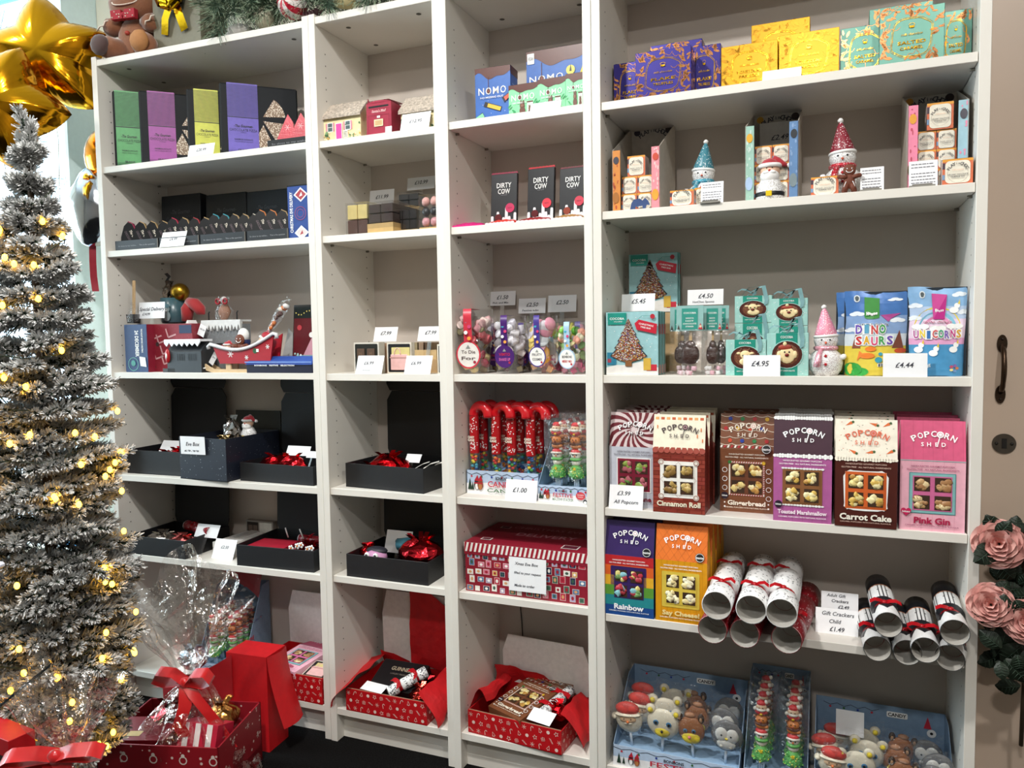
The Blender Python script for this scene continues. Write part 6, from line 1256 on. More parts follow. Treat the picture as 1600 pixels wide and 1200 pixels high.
# shelf with the starry box
h = HZ(1, 282, 706, .045, 4); mailer(1, .028, .035, 4, .24, .19, h, .255, 0, 'open black box half behind the starry box, lid raised', lean=2)
h = HZ(1, 357, 686, .006, 4); mailer(1, .276, .006, 4, .188, .235, h, 0, -3, 'tall navy box speckled with silver stars, turned corner outward', stars=True)
b = MB(); b.box(0, 0, 0, .18, .004, .19, C('1c1c16', .5)); b.top('box_lid', 'dark lid standing upright behind the starry box toys', 'lid', AT(1, .292, .245, 4, 0))
h = HZ(1, 378, 722, .035, 4); mailer(1, .484, .03, 4, .27, .19, h, .262, -2, 'open black box nearest the post, beside the starry box'.replace('post', 'bookcase side'), lean=2)
foilbag(AT(1, .12, .12, 4, 0, .02), .13, .08, .045, 'red tissue sweets in the open box half behind the starry box', 'a81018', 21); foilbag(AT(1, .20, .09, 4, 0, .02), .11, .07, .055, 'second red sweet bundle in the box half behind the starry box', 'c0202a', 25)
hicard(1, 248, 282, 705, 690, .11, 'white card tucked in the black box behind the starry box', '', tilt=-35); hicard(1, 283, 321, 709, 682, -.004, 'white card on the corner of the starry box', 'Eve Box', tilt=2, und='£9.99'); 
foilbag(AT(1, .57, .10, 4, 0, .02), .13, .07, .05, 'red foil sweet bag in the black box nearest the bookcase side', 'b01018', 28); foilbag(AT(1, .64, .08, 4, 0, .02), .09, .06, .055, 'small red foil bundle beside the larger one in the same black box', 'c82028', 29)
hicard(1, 446, 482, 711, 698, .10, 'white card tilted in the black box nearest the bookcase side', '', tilt=-30); hicard(1, 478, 494, 715, 706, .08, 'white printed slip at the end of the black box', '', tilt=-30)
xs, zs = LP(1, 390, 683, .12); santa(389, 683, .15, zs-.01, .085, 'small plush santa sitting in the starry box')
foilbag(UM(1) @ T(LP(1, 363, 680, .12)[0], .12, zs-.03), .06, .05, .085, 'clear bag with grey soft toy in the starry box', '9a9490', 33)
foilbag(UM(1) @ T(LP(1, 350, 684, .08)[0]+.01, .07, zs-.03), .06, .05, .035, 'cream and brown wrapped sweet in the starry box', '8a7450', 34)
b = MB(); b.box(.28, .02, zs-SH[1][4]-.04, .45, .22, zs-SH[1][4]-.03, C('c8b8a0', .7)); b.top('paper_filling', 'paper filling under the toys in the starry box', 'paper', AT(1, 0, 0, 4))
# shelf below
h = HZ(1, 240, 841, .004, 5); mailer(1, .045, .006, 5, .235, .2, h, .235, 0, 'open black box with a red cracker inside, beside the tree', flap=False, lean=3)
h = HZ(1, 430, 857, .008, 5); mailer(1, .478, .008, 5, .27, .2, h, .235, 2, 'open black box with a gold cracker inside', flap=False, lean=3)
z5 = SH[1][5]
cracker('gift_cracker', UM(1) @ Vector((.155, .15, z5+.065)), UM(1) @ Vector((.29, .11, z5+.062)), .0165, 'red', 'red snowman cracker lying in the black box by the tree', seed=61); cracker('gift_cracker', UM(1) @ Vector((.60, .155, z5+.055)), UM(1) @ Vector((.73, .15, z5+.055)), .0125, 'red', 'gold speckled cracker in the black box by the bookcase side', seed=62)
foilbag(AT(1, .13, .07, 5, 0, .02), .12, .08, .038, 'white and brown wrapped sweets in the black box by the tree', 'b8b0a8', 41); foilbag(AT(1, .22, .06, 5, 0, .02), .10, .07, .038, 'red and white wrapped sweets next to the brown ones by the tree', 'c86460', 43)
hicard(1, 303, 338, 838, 822, .09, 'white card slanting out of the black box with the red cracker', '', tilt=-30)
b = MB(); b.box(0, 0, 0, .075, .15, .02, C('d8d4d0', .5)).box(0, 0, .022, .075, .15, .04, C('e0dcd8', .5)).box(.02, .01, .04, .05, .15, .044, C('b8b4b0', .4)); b.top('white_tin', 'pair of low white boxes behind the £ card'.replace('£ card', 'card between the two black boxes'), 'box', AT(1, .322, .08, 5, -4))
b = MB(); b.box(0, 0, 0, .11, .02, .075, C('9a928a', .5)); f = Face(b, fr(.11, .075)); f.rect(.005, .01, .05, .07, C('2a2420', .4)); f.rect(.055, .01, .105, .07, C('d8d4cc', .5))
for i in range(2): f.rect(.01+.02*i, .015, .027+.02*i, .06, C('6a5a50', .5))
b.top('chocolate_box', 'grey window box standing behind the low white boxes', 'chocolate box', AT(1, .325, .235, 5))
card(1, 5, 330, 363, 873, 846, .045, 'white card leaning between the two black boxes', [('£2.50', .5, .6, .009)], tilt=-25)
foilbag(AT(1, .69, .07, 5, 0, .02), .10, .09, .045, 'dark red sweet bag with white flowers in the gold cracker box', '7a1018', 47)
b = MB(); b.box(0, 0, 0, .13, .10, .008, C('a81830', .5)); b.top('greeting_card', 'crimson folded card lying in the gold cracker box', 'card', AT(1, .49, .03, 5, 3, .045))
for i in range(5):
    b = MB(); q = [( .006*math.cos(R(72*j)), .006*math.sin(R(72*j))) for j in range(5)]
    for a, c_ in q: b.ball((a, 0, c_), (.004, .002, .004), WHITE, 6)
    b.ball((0, -.002, 0), .003, C('d87830', .5), 6); b.top('sugar_flower', 'tiny white star flower decoration on the dark red sweet bag', 'decoration', AT(1, .66+.018*i, .03+.006*(i % 2), 5, 0, .062+.006*(i % 3)), 'white flowers in the gold cracker box')
for i, px in enumerate((444, 468)):
    x, _ = LP(1, px, 840, .1); b = MB(); b.tube([(0, 0, 0), (-.01-.004*i, 0, .03)], .002, C('c8c4c0', .4), 6); b.top('tie_end', ['thin white tie sticking up, nearer the tree', 'thin white tie sticking up, nearer the bookcase side'][i], 'tie', AT(1, x, .12, 5, 0, .065))
# narrow middle unit black boxes
h = HZ(2, 600, 728, .025, 4); mailer(2, .052, .036, 4, .265, .2, h, .26, -5, 'open black box alone on its shelf, lid with rounded flap', lean=1)
h = HZ(2, 600, 872, .011, 5); mailer(2, .062, .012, 5, .262, .2, h, .235, 0, 'open black box in the narrow unit holding a pink sweet face', flap=False, lean=2)
foilbag(AT(2, .15, .11, 4, 0, .02), .13, .09, .065, 'bright red foil sweet bag in the upper narrow unit black box', 'c01018', 51); foilbag(AT(2, .10, .10, 4, 0, .02), .07, .06, .04, 'small clear red bundle at the end of the upper black box', 'a83038', 53)
hicard(2, 632, 655, 722, 711, .13, 'white card lying in the upper black box of the narrow unit', '', tilt=-40)
for i in range(3): b = MB(); b.strip([(0, 0, 0), (.02, .01, .012), (.045, .0, .02)], (0, .008, .002), C('e0dcd4', .5)); b.top('ribbon_end', 'white ribbon end sticking out of the upper black box in the narrow unit', 'ribbon', AT(2, .26+.025*i, .07, 4, 20*i, h*.9), 'white ribbon ends')
t = thing('sweet_face_lolly', 'pink and violet sweet face with sleepy eyes in the lower black box', 'lolly', AT(2, .135, .05, 5, 0, .052)); b = MB(); b.ball((0, 0, 0), (.036, .028, .022), C('c890b8', .5), 16, wob=.1); b.part('face', t); b = MB(); b.ball((0, .008, .016), (.034, .022, .012), C('2a2a34', .5), 12); b.part('hair', t)
for q in (-1, 1): b = MB(); b.ball((q*.014, -.022, .009), (.009, .005, .009), WHITE, 8); b.ball((q*.014, -.0265, .008), (.005, .002, .006), BLACK, 6); b.part('eye', t)
foilbag(AT(2, .26, .09, 5, 0, .02), .13, .10, .085, 'crumpled red and clear sweet bag in the lower black box', 'b02028', 56); foilbag(AT(2, .085, .09, 5, 0, .03), .05, .05, .04, 'red ruffled bundle at the near end of the lower black box', 'b01820', 57)
b = MB(); b.lathe([(.018, 0), (.018, .05)], C('4a8aa0', .4), 14, Matrix.Rotation(R(80), 4, 'Y')); b.top('ribbon_roll', 'small teal roll behind the pink sweet face', 'roll', AT(2, .17, .12, 5, 0, .072))
hicard(2, 600, 640, 862, 832, .14, 'white card standing in the lower black box of the narrow unit', '£10', tilt=-20)
# ================================================================== wide left unit, upper shelves
def stripes(f, x0, y0, x1, y1, mat, n=16):
    z = f.L()
    for i in range(n):
        y = y0+(y1-y0)*i/n; f.mb.add([(x0, y, z), (x1, y+(y1-y0)/n*.0, z), (x1, y+(y1-y0)/n*.35, z), (x0, y+(y1-y0)/n*.35, z)], [(0, 1, 2, 3)], mat, f.M)
def pizzabox(M, w, h, sl, s0, s1, label, wedges=True):
    t = thing('chocolate_pizza_box', label, 'chocolate box', M); dep = .034; b = MB(); b.box(0, 0, 0, w, dep, h, C('15181c', .6, spec=.25), b=.004)
    if wedges:
        f = Face(b, fr(w, h)); cx, cy = w*.47, h*.56
        for k in range(3): 
            a0, a1 = R(60-62*k), R(5-62*k); f.n = 1; f.poly([(cx+.016, cy+.002-.012*k)]+[(min(w*.97, cx+.016+w*.29*math.cos(a0+(a1-a0)*i/6)), cy-.012*k+w*.29*math.sin(a0+(a1-a0)*i/6)) for i in range(7)], speck('8a7058', 'e8dcc8', 260, .6, .3))
    b.part('carton', t)
    b = MB(); c1 = C(sl, .45); b.box(w*s0, -.0015, -.0002, w*s1, dep+.0015, h+.0015, c1); f = Face(b, fr(w, h, -.0015)); k = C('22242a', .5)
    stripes(f, w*s0, h*.54, w*s1, h*.995, C('22242a', .6), 26); 
    dk_ = lin(sl); f.rect(w*s0, h*.535, w*s1, h*.545, k); m_ = w*(s0+s1)/2; sw = w*(s1-s0)
    f.text('-The Gourmet-', m_, h*.42, h*.035, BLACK, w=sw*.62, off=.02, shear=.2); f.text('CHOCOLATE PIZZA', m_, h*.365, h*.034, k, w=sw*.9, off=-.005); f.text('COMPANY', m_, h*.33, h*.012, k); f.text('HANDMADE CHOCOLATE', m_, h*.235, h*.018, k, w=sw*.6, off=.01); f.text('MADE WITH BELGIAN CHOCOLATE', m_, h*.205, h*.012, k, w=sw*.6)
    f.text('CRUNCHY', m_, h*.09, h*.02, BLACK, w=sw*.4, off=.03); f.rect(w*s0, h*.075, w*s1, h*.078, k); stripes(f, w*s0, 0, w*s1, h*.07, C('22242a', .6), 5)
    b.part('paper_sleeve', t); return t
for i, (px, py, sl, lab, s0, s1) in enumerate(((158, 143, '4fa05c', 'black chocolate pizza box with green sleeve', .03, .36), (215.6, 140, '9a3f96', 'black chocolate pizza box with magenta purple sleeve', .11, .46), (290.5, 137, 'd2d44a', 'black chocolate pizza box with lime yellow sleeve', .09, .40), (342, 127, '6657b4', 'black chocolate pizza box with violet sleeve and cut out wedge windows', .09, .48))):
    d = .03; x, z = LP(1, px, py+1, d); h = z-SH[1][1]; w = .222; x = max(x, .046)
    pizzabox(AT(1, x, d, 1, 42), w, h, sl, s0, s1, lab, True)
card(1, 1, 293, 333, 242, 224, .004, 'white price card in front of the lime yellow sleeve', [('£20.99', .5, .5, .009)], tilt=-16)
t = thing('wedge_tray', 'low black tray with red snowflake wrapped wedges beside the violet sleeved box', 'display tray', AT(1, LP(1, 421, 215, .05)[0]+.0, .04, 1)); wt = .775-LP(1, 421, 215, .05)[0]; b = MB(); b.box(0, 0, 0, wt, .12, .028, C('1a1c20', .5)); Face(b, fr(wt, .03)).text('So close to my wishes', wt*.5, .016, .005, C('8a8a90', .5), w=wt*.8); b.part('tray', t)
for i in range(2):
    x = LP(1, 434+20*i, 200, .07)[0]; b = MB(); b.slab([(0, 0), (.055, 0), (.05, .055), (.036, .078), (.02, .045)], 0, .03, C('d04a58', .35, bump=.3)); f = Face(b, fr(.06, .07))
    for q in range(3): a = R(60*q); f.n = 1; f.line([(.034-.009*math.cos(a), .04-.009*math.sin(a)), (.034+.009*math.cos(a), .04+.009*math.sin(a))], .001, C('f0c8cc'))
    b.top('wrapped_wedge', ['red snowflake wrapped chocolate wedge nearer the violet box', 'red snowflake wrapped chocolate wedge nearer the bookcase side'][i], 'chocolate wedge', AT(1, min(x, .715), .06, 1, 25, .0285))
# big black boxes and wedge trays
for i, (pl, pr, pt) in enumerate(((250, 311, 303), (320, 383, 301), (384, 448, 296))):
    x, w, h = PB(1, 2, pl, pr, 350, pt, .20); t = thing('chocolate_pizza_box', 'plain black gourmet pizza box at the back, '+['nearest the tree side', 'in the middle of three', 'nearest the blue delivery box'][i], 'chocolate box', AT(1, x, .20, 2, 0, 0, -3)); b = MB(); b.box(0, 0, 0, w, .032, h, C('1a1e24', .5), b=.002)
    f = Face(b, fr(w, h)); f.text('-The Gourmet-', w*.5, h*.72, h*.07, C('5a5c60', .5), w=w*.5, shear=.2); f.text('CHOCOLATE PIZZA', w*.5, h*.60, h*.08, C('3c4048', .5), w=w*.72); f.text('COMPANY', w*.5, h*.5, h*.03, C('4a4c52', .5)); b.part('carton', t)
WD = ['c0a070', 'b82848', '3aa0b0', 'd8803c']
cnt = 0
for i, (pl, pr, cols) in enumerate(((180, 247, ['a02850', WD[0], WD[0], WD[0]]), (249, 311, [WD[1], WD[0], 'a83038', WD[0]]), (313, 384, [WD[2], WD[2], WD[0], WD[0], 'c8c0b0']), (386, 451, [WD[3], WD[3], WD[0], 'd8d0c8']))):
    x = LP(1, pl, 380, .012)[0]; w = LP(1, pr, 380, .012)[0]-x; hh = .030; nm = ['nearest the tree', 'second from the tree', 'third from the tree', 'beside the blue delivery box'][i]
    t = thing('wedge_tray', 'low black tray of chocolate wedges, '+nm, 'display tray', AT(1, x, .012, 2)); b = MB(); bk = C('24262a', .5); b.box(0, 0, 0, w, .002, hh, bk).box(0, .12, 0, w, .122, hh, bk).box(0, 0, 0, .002, .122, hh, bk).box(w-.003, 0, 0, w, .122, hh, bk).box(0, 0, 0, w, .122, .002, bk).box(w-.004, -.0004, 0, w, .0, hh, C('5a5248', .6))
    Face(b, fr(w, hh)).text("So close to my wishes...    This is the question", w*.5, hh*.45, .004, C('9a9a9c', .5), w=w*.85); b.part('tray', t)
    n = len(cols)
    for j, c_ in enumerate(cols):
        q = thing('chocolate_wedge_pack', 'black wedge pack with %s edge in the tray %s, position %s' % ({'c0a070': 'tan', 'b82848': 'crimson', '3aa0b0': 'turquoise', 'd8803c': 'orange', 'a02850': 'plum', 'a83038': 'brick red', 'c8c0b0': 'pale', 'd8d0c8': 'white'}[c_], nm, ['first', 'second', 'third', 'fourth', 'fifth'][j]), 'chocolate wedge', AT(1, x+w*(.08+.80*j/n), .02+.012*j, 2, 30, .0025))
        b = MB(); P = [(0, 0), (.07, 0), (.036, .082), (.024, .088), (.012, .075), (.002, .04)]; b.slab(P, 0, .019, C('15171a', .35)); f = Face(b, fr(.1, .1)); f.text('The Gourmet', .040, .040, .0075, C('e8e0d0', .4), w=.05, rot=-1.15, off=.03, shear=.2); f.text('CHOCOLATE PIZZA', .026, .036, .007, C('8a7880', .4), w=.05, rot=-1.15); b.part('pack', q)
        b = MB(); b.slab([(.0702, 0), (.0722, .001), (.038, .0845), (.024, .0905), (.024, .0882), (.0364, .0824)], -.0004, .0194, C(c_, .45)); b.part('coloured_edge', q)
card(1, 2, 249, 287, 384, 361, .002, 'white price card leaning on the second wedge tray', [('£4.99', .5, .5, .009)], tilt=-20)
x, w, h = PB(1, 2, 451, 487, 370, 290, .015); w = min(w, .775-x)
b = MB(); b.box(0, 0, 0, w, .14, h, C('2f4a8c', .45), b=.001); b.box(0, 0, h, w, .14, h+.003, C('15171c', .4)); f = Face(b, fr(w, h)); f.text('CHRISTMAS EVE DELIVERY', w*.17, h*.5, w*.13, WHITE, w=h*.78, rot=PI/2, off=.02)
for cy, c_ in ((.83, 'a84048'), (.1, 'd8ccc8')): f.poly([(w*.3, h*cy), (w*.62, h*(cy-.14)), (w*.95, h*cy), (w*.62, h*(cy+.14))], WHITE); f.poly([(w*.38, h*cy), (w*.62, h*(cy-.105)), (w*.87, h*cy), (w*.62, h*(cy+.105))], C(c_, .5)); f.poly([(w*.55, h*(cy-.04)), (w*.70, h*(cy-.02)), (w*.66, h*(cy+.05)), (w*.6, h*cy)], WHITE if cy > .5 else C('a84048'))
f.ring(w*.6, h*.47, w*.26, w*.02, C('a04868', .5)); f.ring(w*.6, h*.47, w*.16, w*.015, C('a04868', .5)); b.top('delivery_box', 'blue box with red diamond stamps and sideways delivery lettering', 'gift box', AT(1, x, .015, 2))
# ------------------------------------------------------------------ mixed gifts on the eye level shelf
Z = SH[1][3]
def X1(px, py, d): return LP(1, px, py, d)
def boxpx(name, u, k, pl, pr, py, pt, d, dep, mat, label, cat, deco=None, yaw=0, w=None):
    x, w_, h = PB(u, k, pl, pr, py, pt, d); w_ = w or w_; t = thing(name, label, cat, AT(u, x, d, k, yaw)); b = MB(); b.box(0, 0, 0, w_, dep, h, mat, b=.0008)
    if deco: deco(b, w_, h, dep)
    b.part('carton', t); return t, w_, h
def deco(b, w, h, dep):
    f = Face(b, fr(w, h)); f.text('24 DECEMBER', w*.55, h*.60, w*.15, WHITE, w=h*.55, rot=-PI/2, off=.03); f.text('THE NIGHT BEFORE CHRISTMAS', w*.78, h*.66, w*.07, WHITE, w=h*.5, rot=-PI/2, off=.02); f.ring(w*.36, h*.17, w*.23, w*.02, C('6ab0a0', .4)); f.oval(w*.36, h*.19, w*.10, C('4a9a90', .4)); f.poly([(w*.68, h*.13), (w*.94, h*.11), (w*.90, h*.31), (w*.64, h*.33)], WHITE)
    g = Face(b, face_right(w)); g.rect(0, 0, dep, h, C('8a2034', .45))
boxpx('advent_box', 1, 3, 197, 232, 579, 507, .02, .05, C('27426e', .45), 'dark blue box with sideways December lettering', 'gift box', deco)
def deco(b, w, h, dep):
    f = Face(b, fr(w, h)); lc = C('c89a9c', .5)
    for i, (a, c_) in enumerate(((.10, .88), (.2, .78), (.42, .9), (.28, .55), (.12, .45), (.3, .34))): f.n = 1; f.line([(w*a, h*c_), (w*(a+.05), h*(c_-.18)), (w*(a+.22), h*(c_-.12))], .005, lc)
    f.oval(w*.22, h*.58, .007, C('3a3030', .5)); f.oval(w*.12, h*.10, .009, C('28402e', .5)); f.rect(w*.72, h*.80, w*.99, h*.97, C('1e2c50', .5))
boxpx('gift_box', 1, 3, 233, 303, 579, 506, .05, .12, speck('84202e', 'a84a50', 160, .85), 'dark red printed box behind the blue advent box and black tin house', 'gift box', deco)
# wooden spoon with chocolate
x, z = X1(205, 505, .03); t = thing('chocolate_spoon', 'wooden stick set in a chocolate block, standing on the blue box', 'chocolate spoon', UM(1) @ T(x, .04, z)); b = MB(); b.frustum((-.013, -.013, .013, .013), 0, (-.015, -.015, .015, .015), .028, C('241a18', .35)); b.part('chocolate_block', t)
b = MB(); b.box(-.006, -.0015, .02, .006, .0015, .135, C('c8a478', .6), Matrix.Rotation(R(4), 4, 'Y'), b=.001); b.part('wooden_stick', t); b = MB(); b.lathe([(.018, .004), (.018, .03), (.006, .052), (.008, .06), (.013, .066)], CLR, 12, cap=False); b.part('clear_wrapper', t)
x, z = X1(217, 497, .045); t = hicard(1, 217, 257, 498, 472, .05, 'white card reading Special Delivery £14.99 standing on the dark red box', 'Special Delivery', tilt=-5) 
f_ = MB(); Face(f_, fr(1, 1)).text('£14.99', .03, .014, .008, INK, shear=.2, off=.02); f_.part('handwriting', t)
# mug, golden ball, red fabric
x, z = X1(275, 510, .13); zc = X1(275, 505, .13)[1]; t = thing('mug', 'dark teal mug printed with a grey bear, on the dark red box', 'mug', UM(1) @ T(x, .125, zc)); hm = X1(275, 466, .13)[1]-zc; b = MB(); b.lathe([(.036, 0), (.039, .004), (.040, hm), (.037, hm), (.036, .01), (0, .008)], C('3c5a62', .3), 24); b.part('body', t)
b = MB(); f = Face(b, Matrix(((1, 0, 0, 0), (0, 0, -1, -.0405), (0, 1, 0, 0), (0, 0, 0, 1)))); g_ = C('8a9a9c', .5); f.oval(.008, .022, .016, g_, .016); f.oval(.008, .046, .014, g_, .013); f.oval(-.004, .057, .005, g_); f.oval(.020, .057, .005, g_); f.oval(.008, .054, .015, C('5a7c86', .5), .007); f.oval(.008, .042, .006, C('b8c0c0', .5)); f.oval(.008, .044, .002, BLACK); b.part('bear_print', t)
x, z = X1(281, 451, .12); b = MB(); b.ball((0, 0, 0), .029, foil('b89030', .3, 60, .5), 18); b.top('gold_ball', 'gold foil wrapped ball resting on the mug rim', 'ball', UM(1) @ T(x, .12, zc+hm+.018))
x, z = X1(262, 460, .14); foilbag(UM(1) @ T(x-.004, .15, zc+hm-.012), .042, .036, .062, 'clear wrapped cone standing in the mug', '9a8c80', 71); b = MB(); b.strip([(0, 0, 0), (-.006, 0, .012), (.004, 0, .022), (-.010, 0, .034)], (.01, .004, .003), C('3a3434', .4)); b.top('ribbon_end', 'dark curly tie above the wrapped cone in the mug', 'ribbon', UM(1) @ T(x-.004, .15, zc+hm+.05))
x, z = X1(292, 500, .11); rf = C('a01c20', .8, sheen=.4); b = MB(); b.tube([(0, 0, -.015), (.005, 0, .025), (.012, 0, .048)], [.016, .020, .010], rf, 12); b.tube([(.008, 0, .047), (.035, .0, .038), (.058, 0, .018), (.072, 0, .006)], [.014, .020, .018, .003], rf, 12); b.top('red_felt_hat', 'folded red felt shape drooping beside the mug', 'felt hat', UM(1) @ T(x, .11, zc+.02))
# black tin house with snowy roof
x, w, h = PB(1, 3, 262, 318, 579, 530, .015); t = thing('tin_house', 'black tin house with white zigzag snow roof and red round end', 'ornament', AT(1, x, .015, 3, -3)); b = MB(); P = [(0, 0), (.058, 0), (.062, h*.62), (.030, h*.97), (0, h*.62)]
n = 5; V = [(0, y, z_) for y, z_ in P]+[(w, y, z_) for y, z_ in P]; b.add(V, [(4, 3, 2, 1, 0), (5, 6, 7, 8, 9)]+[(i, (i+1) % n, (i+1) % n+n, i+n) for i in range(n)], C('23262a', .55)); f = Face(b, fr(w, h))
for a in (.30, .36, .42, .48, .62, .68, .74, .80): f.rect(w*a, h*.36, w*a+.0035, h*.56, C('050506', .6))
b.part('body', t); b = MB(); b.ball((.004, -.001, h*.5), (.010, .006, .022), C('b01820', .4), 16); b.ball((.004, -.006, h*.5), (.004, .003, .009), WHITE, 10); b.part('round_end', t)
b = MB(); P = [(-.004, h*.99), (w+.003, h*.97)]; nz_ = 15
for i in range(nz_): P.append((w+.003-(w+.007)*i/(nz_-1), h*(.80 if i % 2 else .90)-(.02*h if i % 3 else 0)))
b.slab(P[::-1], -.006, -.003, C('e4e6ea', .6)); b.slab([(-.004, h*.93), (w+.003, h*.93), (w+.003, h*1.0), (-.004, h*1.0)], -.004, .045, C('e4e6ea', .6)); b.part('snow_roof', t); b = MB(); b.box(-.02, .0, 0, .03, .05, .012, C('2a2420', .5)); b.part('step', t)
x, z = X1(288, 528, .08); t = thing('tin_tower', 'small red tower with snowy pointed roof behind the black tin house', 'ornament', UM(1) @ T(x, .08, Z)); hz = X1(298, 500, .08)[1]-Z; b = MB(); b.box(0, 0, 0, .036, .03, hz*.72, C('9a1824', .5)); b.part('body', t)
b = MB(); P = [(-.004, hz*.76), (.018, hz), (.04, hz*.76), (.034, hz*.68), (.028, hz*.74), (.022, hz*.67), (.015, hz*.74), (.008, hz*.68), (.002, hz*.73)]; b.slab(P[::-1], -.004, .034, WHITE); b.part('snow_roof', t)
# grey stone fireplace with icicles
x, w, h = PB(1, 3, 320, 368, 579, 500, .09); t = thing('felt_fireplace', 'grey felt house front with white icicle fringe behind the sleigh', 'ornament', AT(1, x, .09, 3)); gf = C('7c7e80', .9, bump=.4); b = MB(); b.box(0, 0, 0, w*.42, .04, h*.92, gf).box(w*.42, 0, h*.55, w*1.25, .04, h*.92, gf); b.part('body', t)
b = MB(); P = [(0, h), (w*1.25, h)]+[(w*1.25-w*1.25*i/24, h*(.90 if i % 2 else .80)+(.02*h*math.sin(i*1.7))) for i in range(25)]; b.slab(P[::-1], -.008, .004, C('dcdcda', .8)); b.box(0, 0, h*.965, w*1.25, .045, h, C('dcdcda', .8)); b.part('icicle_fringe', t)
zf = Z+h
for px, n_ in ((352, 'small clear bag of gingerbread with red bow standing on the grey felt house'),):
    x2, _ = X1(px, 495, .115); t = thing('gingerbread_bag', n_, 'wrapped sweets', UM(1) @ T(x2, .112, zf)); b = MB(); b.ball((0, 0, .026), (.022, .010, .026), C('9a6a50', .7), 12, wob=.3); b.ball((0, 0, .062), (.012, .008, .012), C('d8d4d0', .6), 10); b.part('gingerbread', t)
    b = MB(); b.lathe([(.026, 0), (.028, .03), (.012, .052), (.02, .075)], CLR, 14, cap=False); b.part('clear_bag', t); b = MB()
    for q in (-1, 1): b.tube([(q*(.014+.008*math.cos(a)), -.012, .058+.008*math.sin(a)) for a in [2*PI*i/10 for i in range(11)]], .003, C('9a1c28', .3), 6)
    b.part('red_bow', t)
for px in (328, 372): 
    x2, _ = X1(px, 495, .115); b = MB(); b.tube([(0, 0, 0), (0, 0, .022), (.004, 0, .028)], .002, BLACK, 6); b.top('metal_hook', ['dark metal hook on the grey house roof, nearer the tree', 'dark metal hook on the grey house roof, nearer the sleigh tip'][px > 350], 'hook', UM(1) @ T(x2, .11, zf))
def tag(px, py, pl, d, label, tl=25, s_=(.026, .036)):
    x2, z2 = X1(px, py, d); b = MB(); b.box(0, 0, 0, s_[0], .0008, s_[1], CARD); Face(b, fr(*s_)).text('£8.99', s_[0]*.5, s_[1]*.6, .005, INK, w=s_[0]*.7, shear=.2); b.top('price_tag', label, 'price tag', UM(1) @ T(x2, d, z2) @ Matrix.Rotation(R(tl), 4, 'Y'))
tag(308, 522, 0, .07, 'small white tag tilting between the red tower and grey house'); tag(326, 566, 0, .03, 'white tag slanting before the sleigh runner', 35, (.018, .04))
# sleigh
x, z = X1(333, 580, .012); xr, _ = X1(437, 580, .012); w = xr-x; t = thing('toy_sleigh', 'red wooden sleigh with white rim and snowflakes on pale runners', 'toy sleigh', AT(1, x, .012, 3)); sr = C('a81424', .5); zt = X1(380, 535, .012)[1]-Z; W2 = w*.93
rim = [(W2*u_, zt*(.93-.24*math.sin(PI*u_)**1.2*(1-u_*.4)+.34*u_**3)) for u_ in [i/14 for i in range(15)]]; P = [(W2*.12, zt*.30), (W2*.93, zt*.30)]+[(min(W2, px_), pz) for px_, pz in rim[::-1]]
for yy in (0, .04):
    b = MB(); b.slab(P, yy, yy+.004, sr)
    if yy == 0:
        f = Face(b, fr(w, zt))
        for cx, cy, s_ in ((.30, .62, .011), (.56, .50, .007), (.90, .85, .007)):
            for k in range(6): a = R(60*k); f.n = 1; f.line([(W2*cx, zt*cy), (W2*cx+s_*math.cos(a), zt*cy+s_*math.sin(a))], .0018, WHITE); f.n = 1; f.line([(W2*cx+s_*.6*math.cos(a+.35), zt*cy+s_*.6*math.sin(a+.35)), (W2*cx+s_*.5*math.cos(a), zt*cy+s_*.5*math.sin(a)), (W2*cx+s_*.6*math.cos(a-.35), zt*cy+s_*.6*math.sin(a-.35))], .0012, WHITE)
        f.oval(W2*.70, zt*.72, .008, C('2f5a34', .5)); f.rect(W2*.72, zt*.68, W2*.76, zt*.78, WHITE)
    b.part('sleigh_side', t)
b = MB(); b.box(W2*.12, .004, zt*.30, W2*.9, .04, zt*.34, sr); b.part('sleigh_floor', t)
b = MB(); b.tube([(-.012, -.001, zt*.80), (-.014, -.001, zt*.88), (-.006, -.001, zt*.95)]+[(a, -.001, c_) for a, c_ in rim[1:]]+[(W2+.010, -.001, rim[-1][1]-.002), (W2+.012, -.001, rim[-1][1]-.014)], .0055, C('d8d8da', .6), 8); b.part('white_rim', t)
for yy in (.004, .034):
    b = MB(); rp = C('d0b48c', .6); b.slab([(-.035, .016), (-.03, .006), (-.005, 0), (W2*.75, 0), (W2*.75, .010), (0, .010), (-.02, .018), (-.034, .026)], yy, yy+.006, rp).box(W2*.2, yy, .010, W2*.28, yy+.006, zt*.31, rp).box(W2*.6, yy, .010, W2*.68, yy+.006, zt*.31, rp); b.part('runner', t)
b = MB(); b.tube([(-.03, .006, .014), (-.045, .002, .012), (-.05, 0, .002)], .002, WHITE, 6); b.part('pull_cord', t)
x2, z2 = X1(385, 543, .045); gingerman(UM(1) @ T(x2-.004, .022, Z+zt*.36), .085, 'gingerbread man riding in the red sleigh', 'gingerbread_figure')
x2, z2 = X1(373, 520, .05); t = thing('knitted_doll', 'white and navy striped knitted doll head poking from the sleigh', 'doll', UM(1) @ T(x2+.016, .052, Z+zt*.62)); b = MB(); b.ball((0, 0, .055), (.018, .016, .022), WHITE, 14); b.part('hood', t); b = MB(); b.lathe([(.019, .026), (.020, .034), (.019, .042)], C('202c5a', .7), 14, cap=False); b.lathe([(.021, 0), (.022, .012), (.019, .026)], C('b04a7c', .7), 14); b.part('scarf', t)
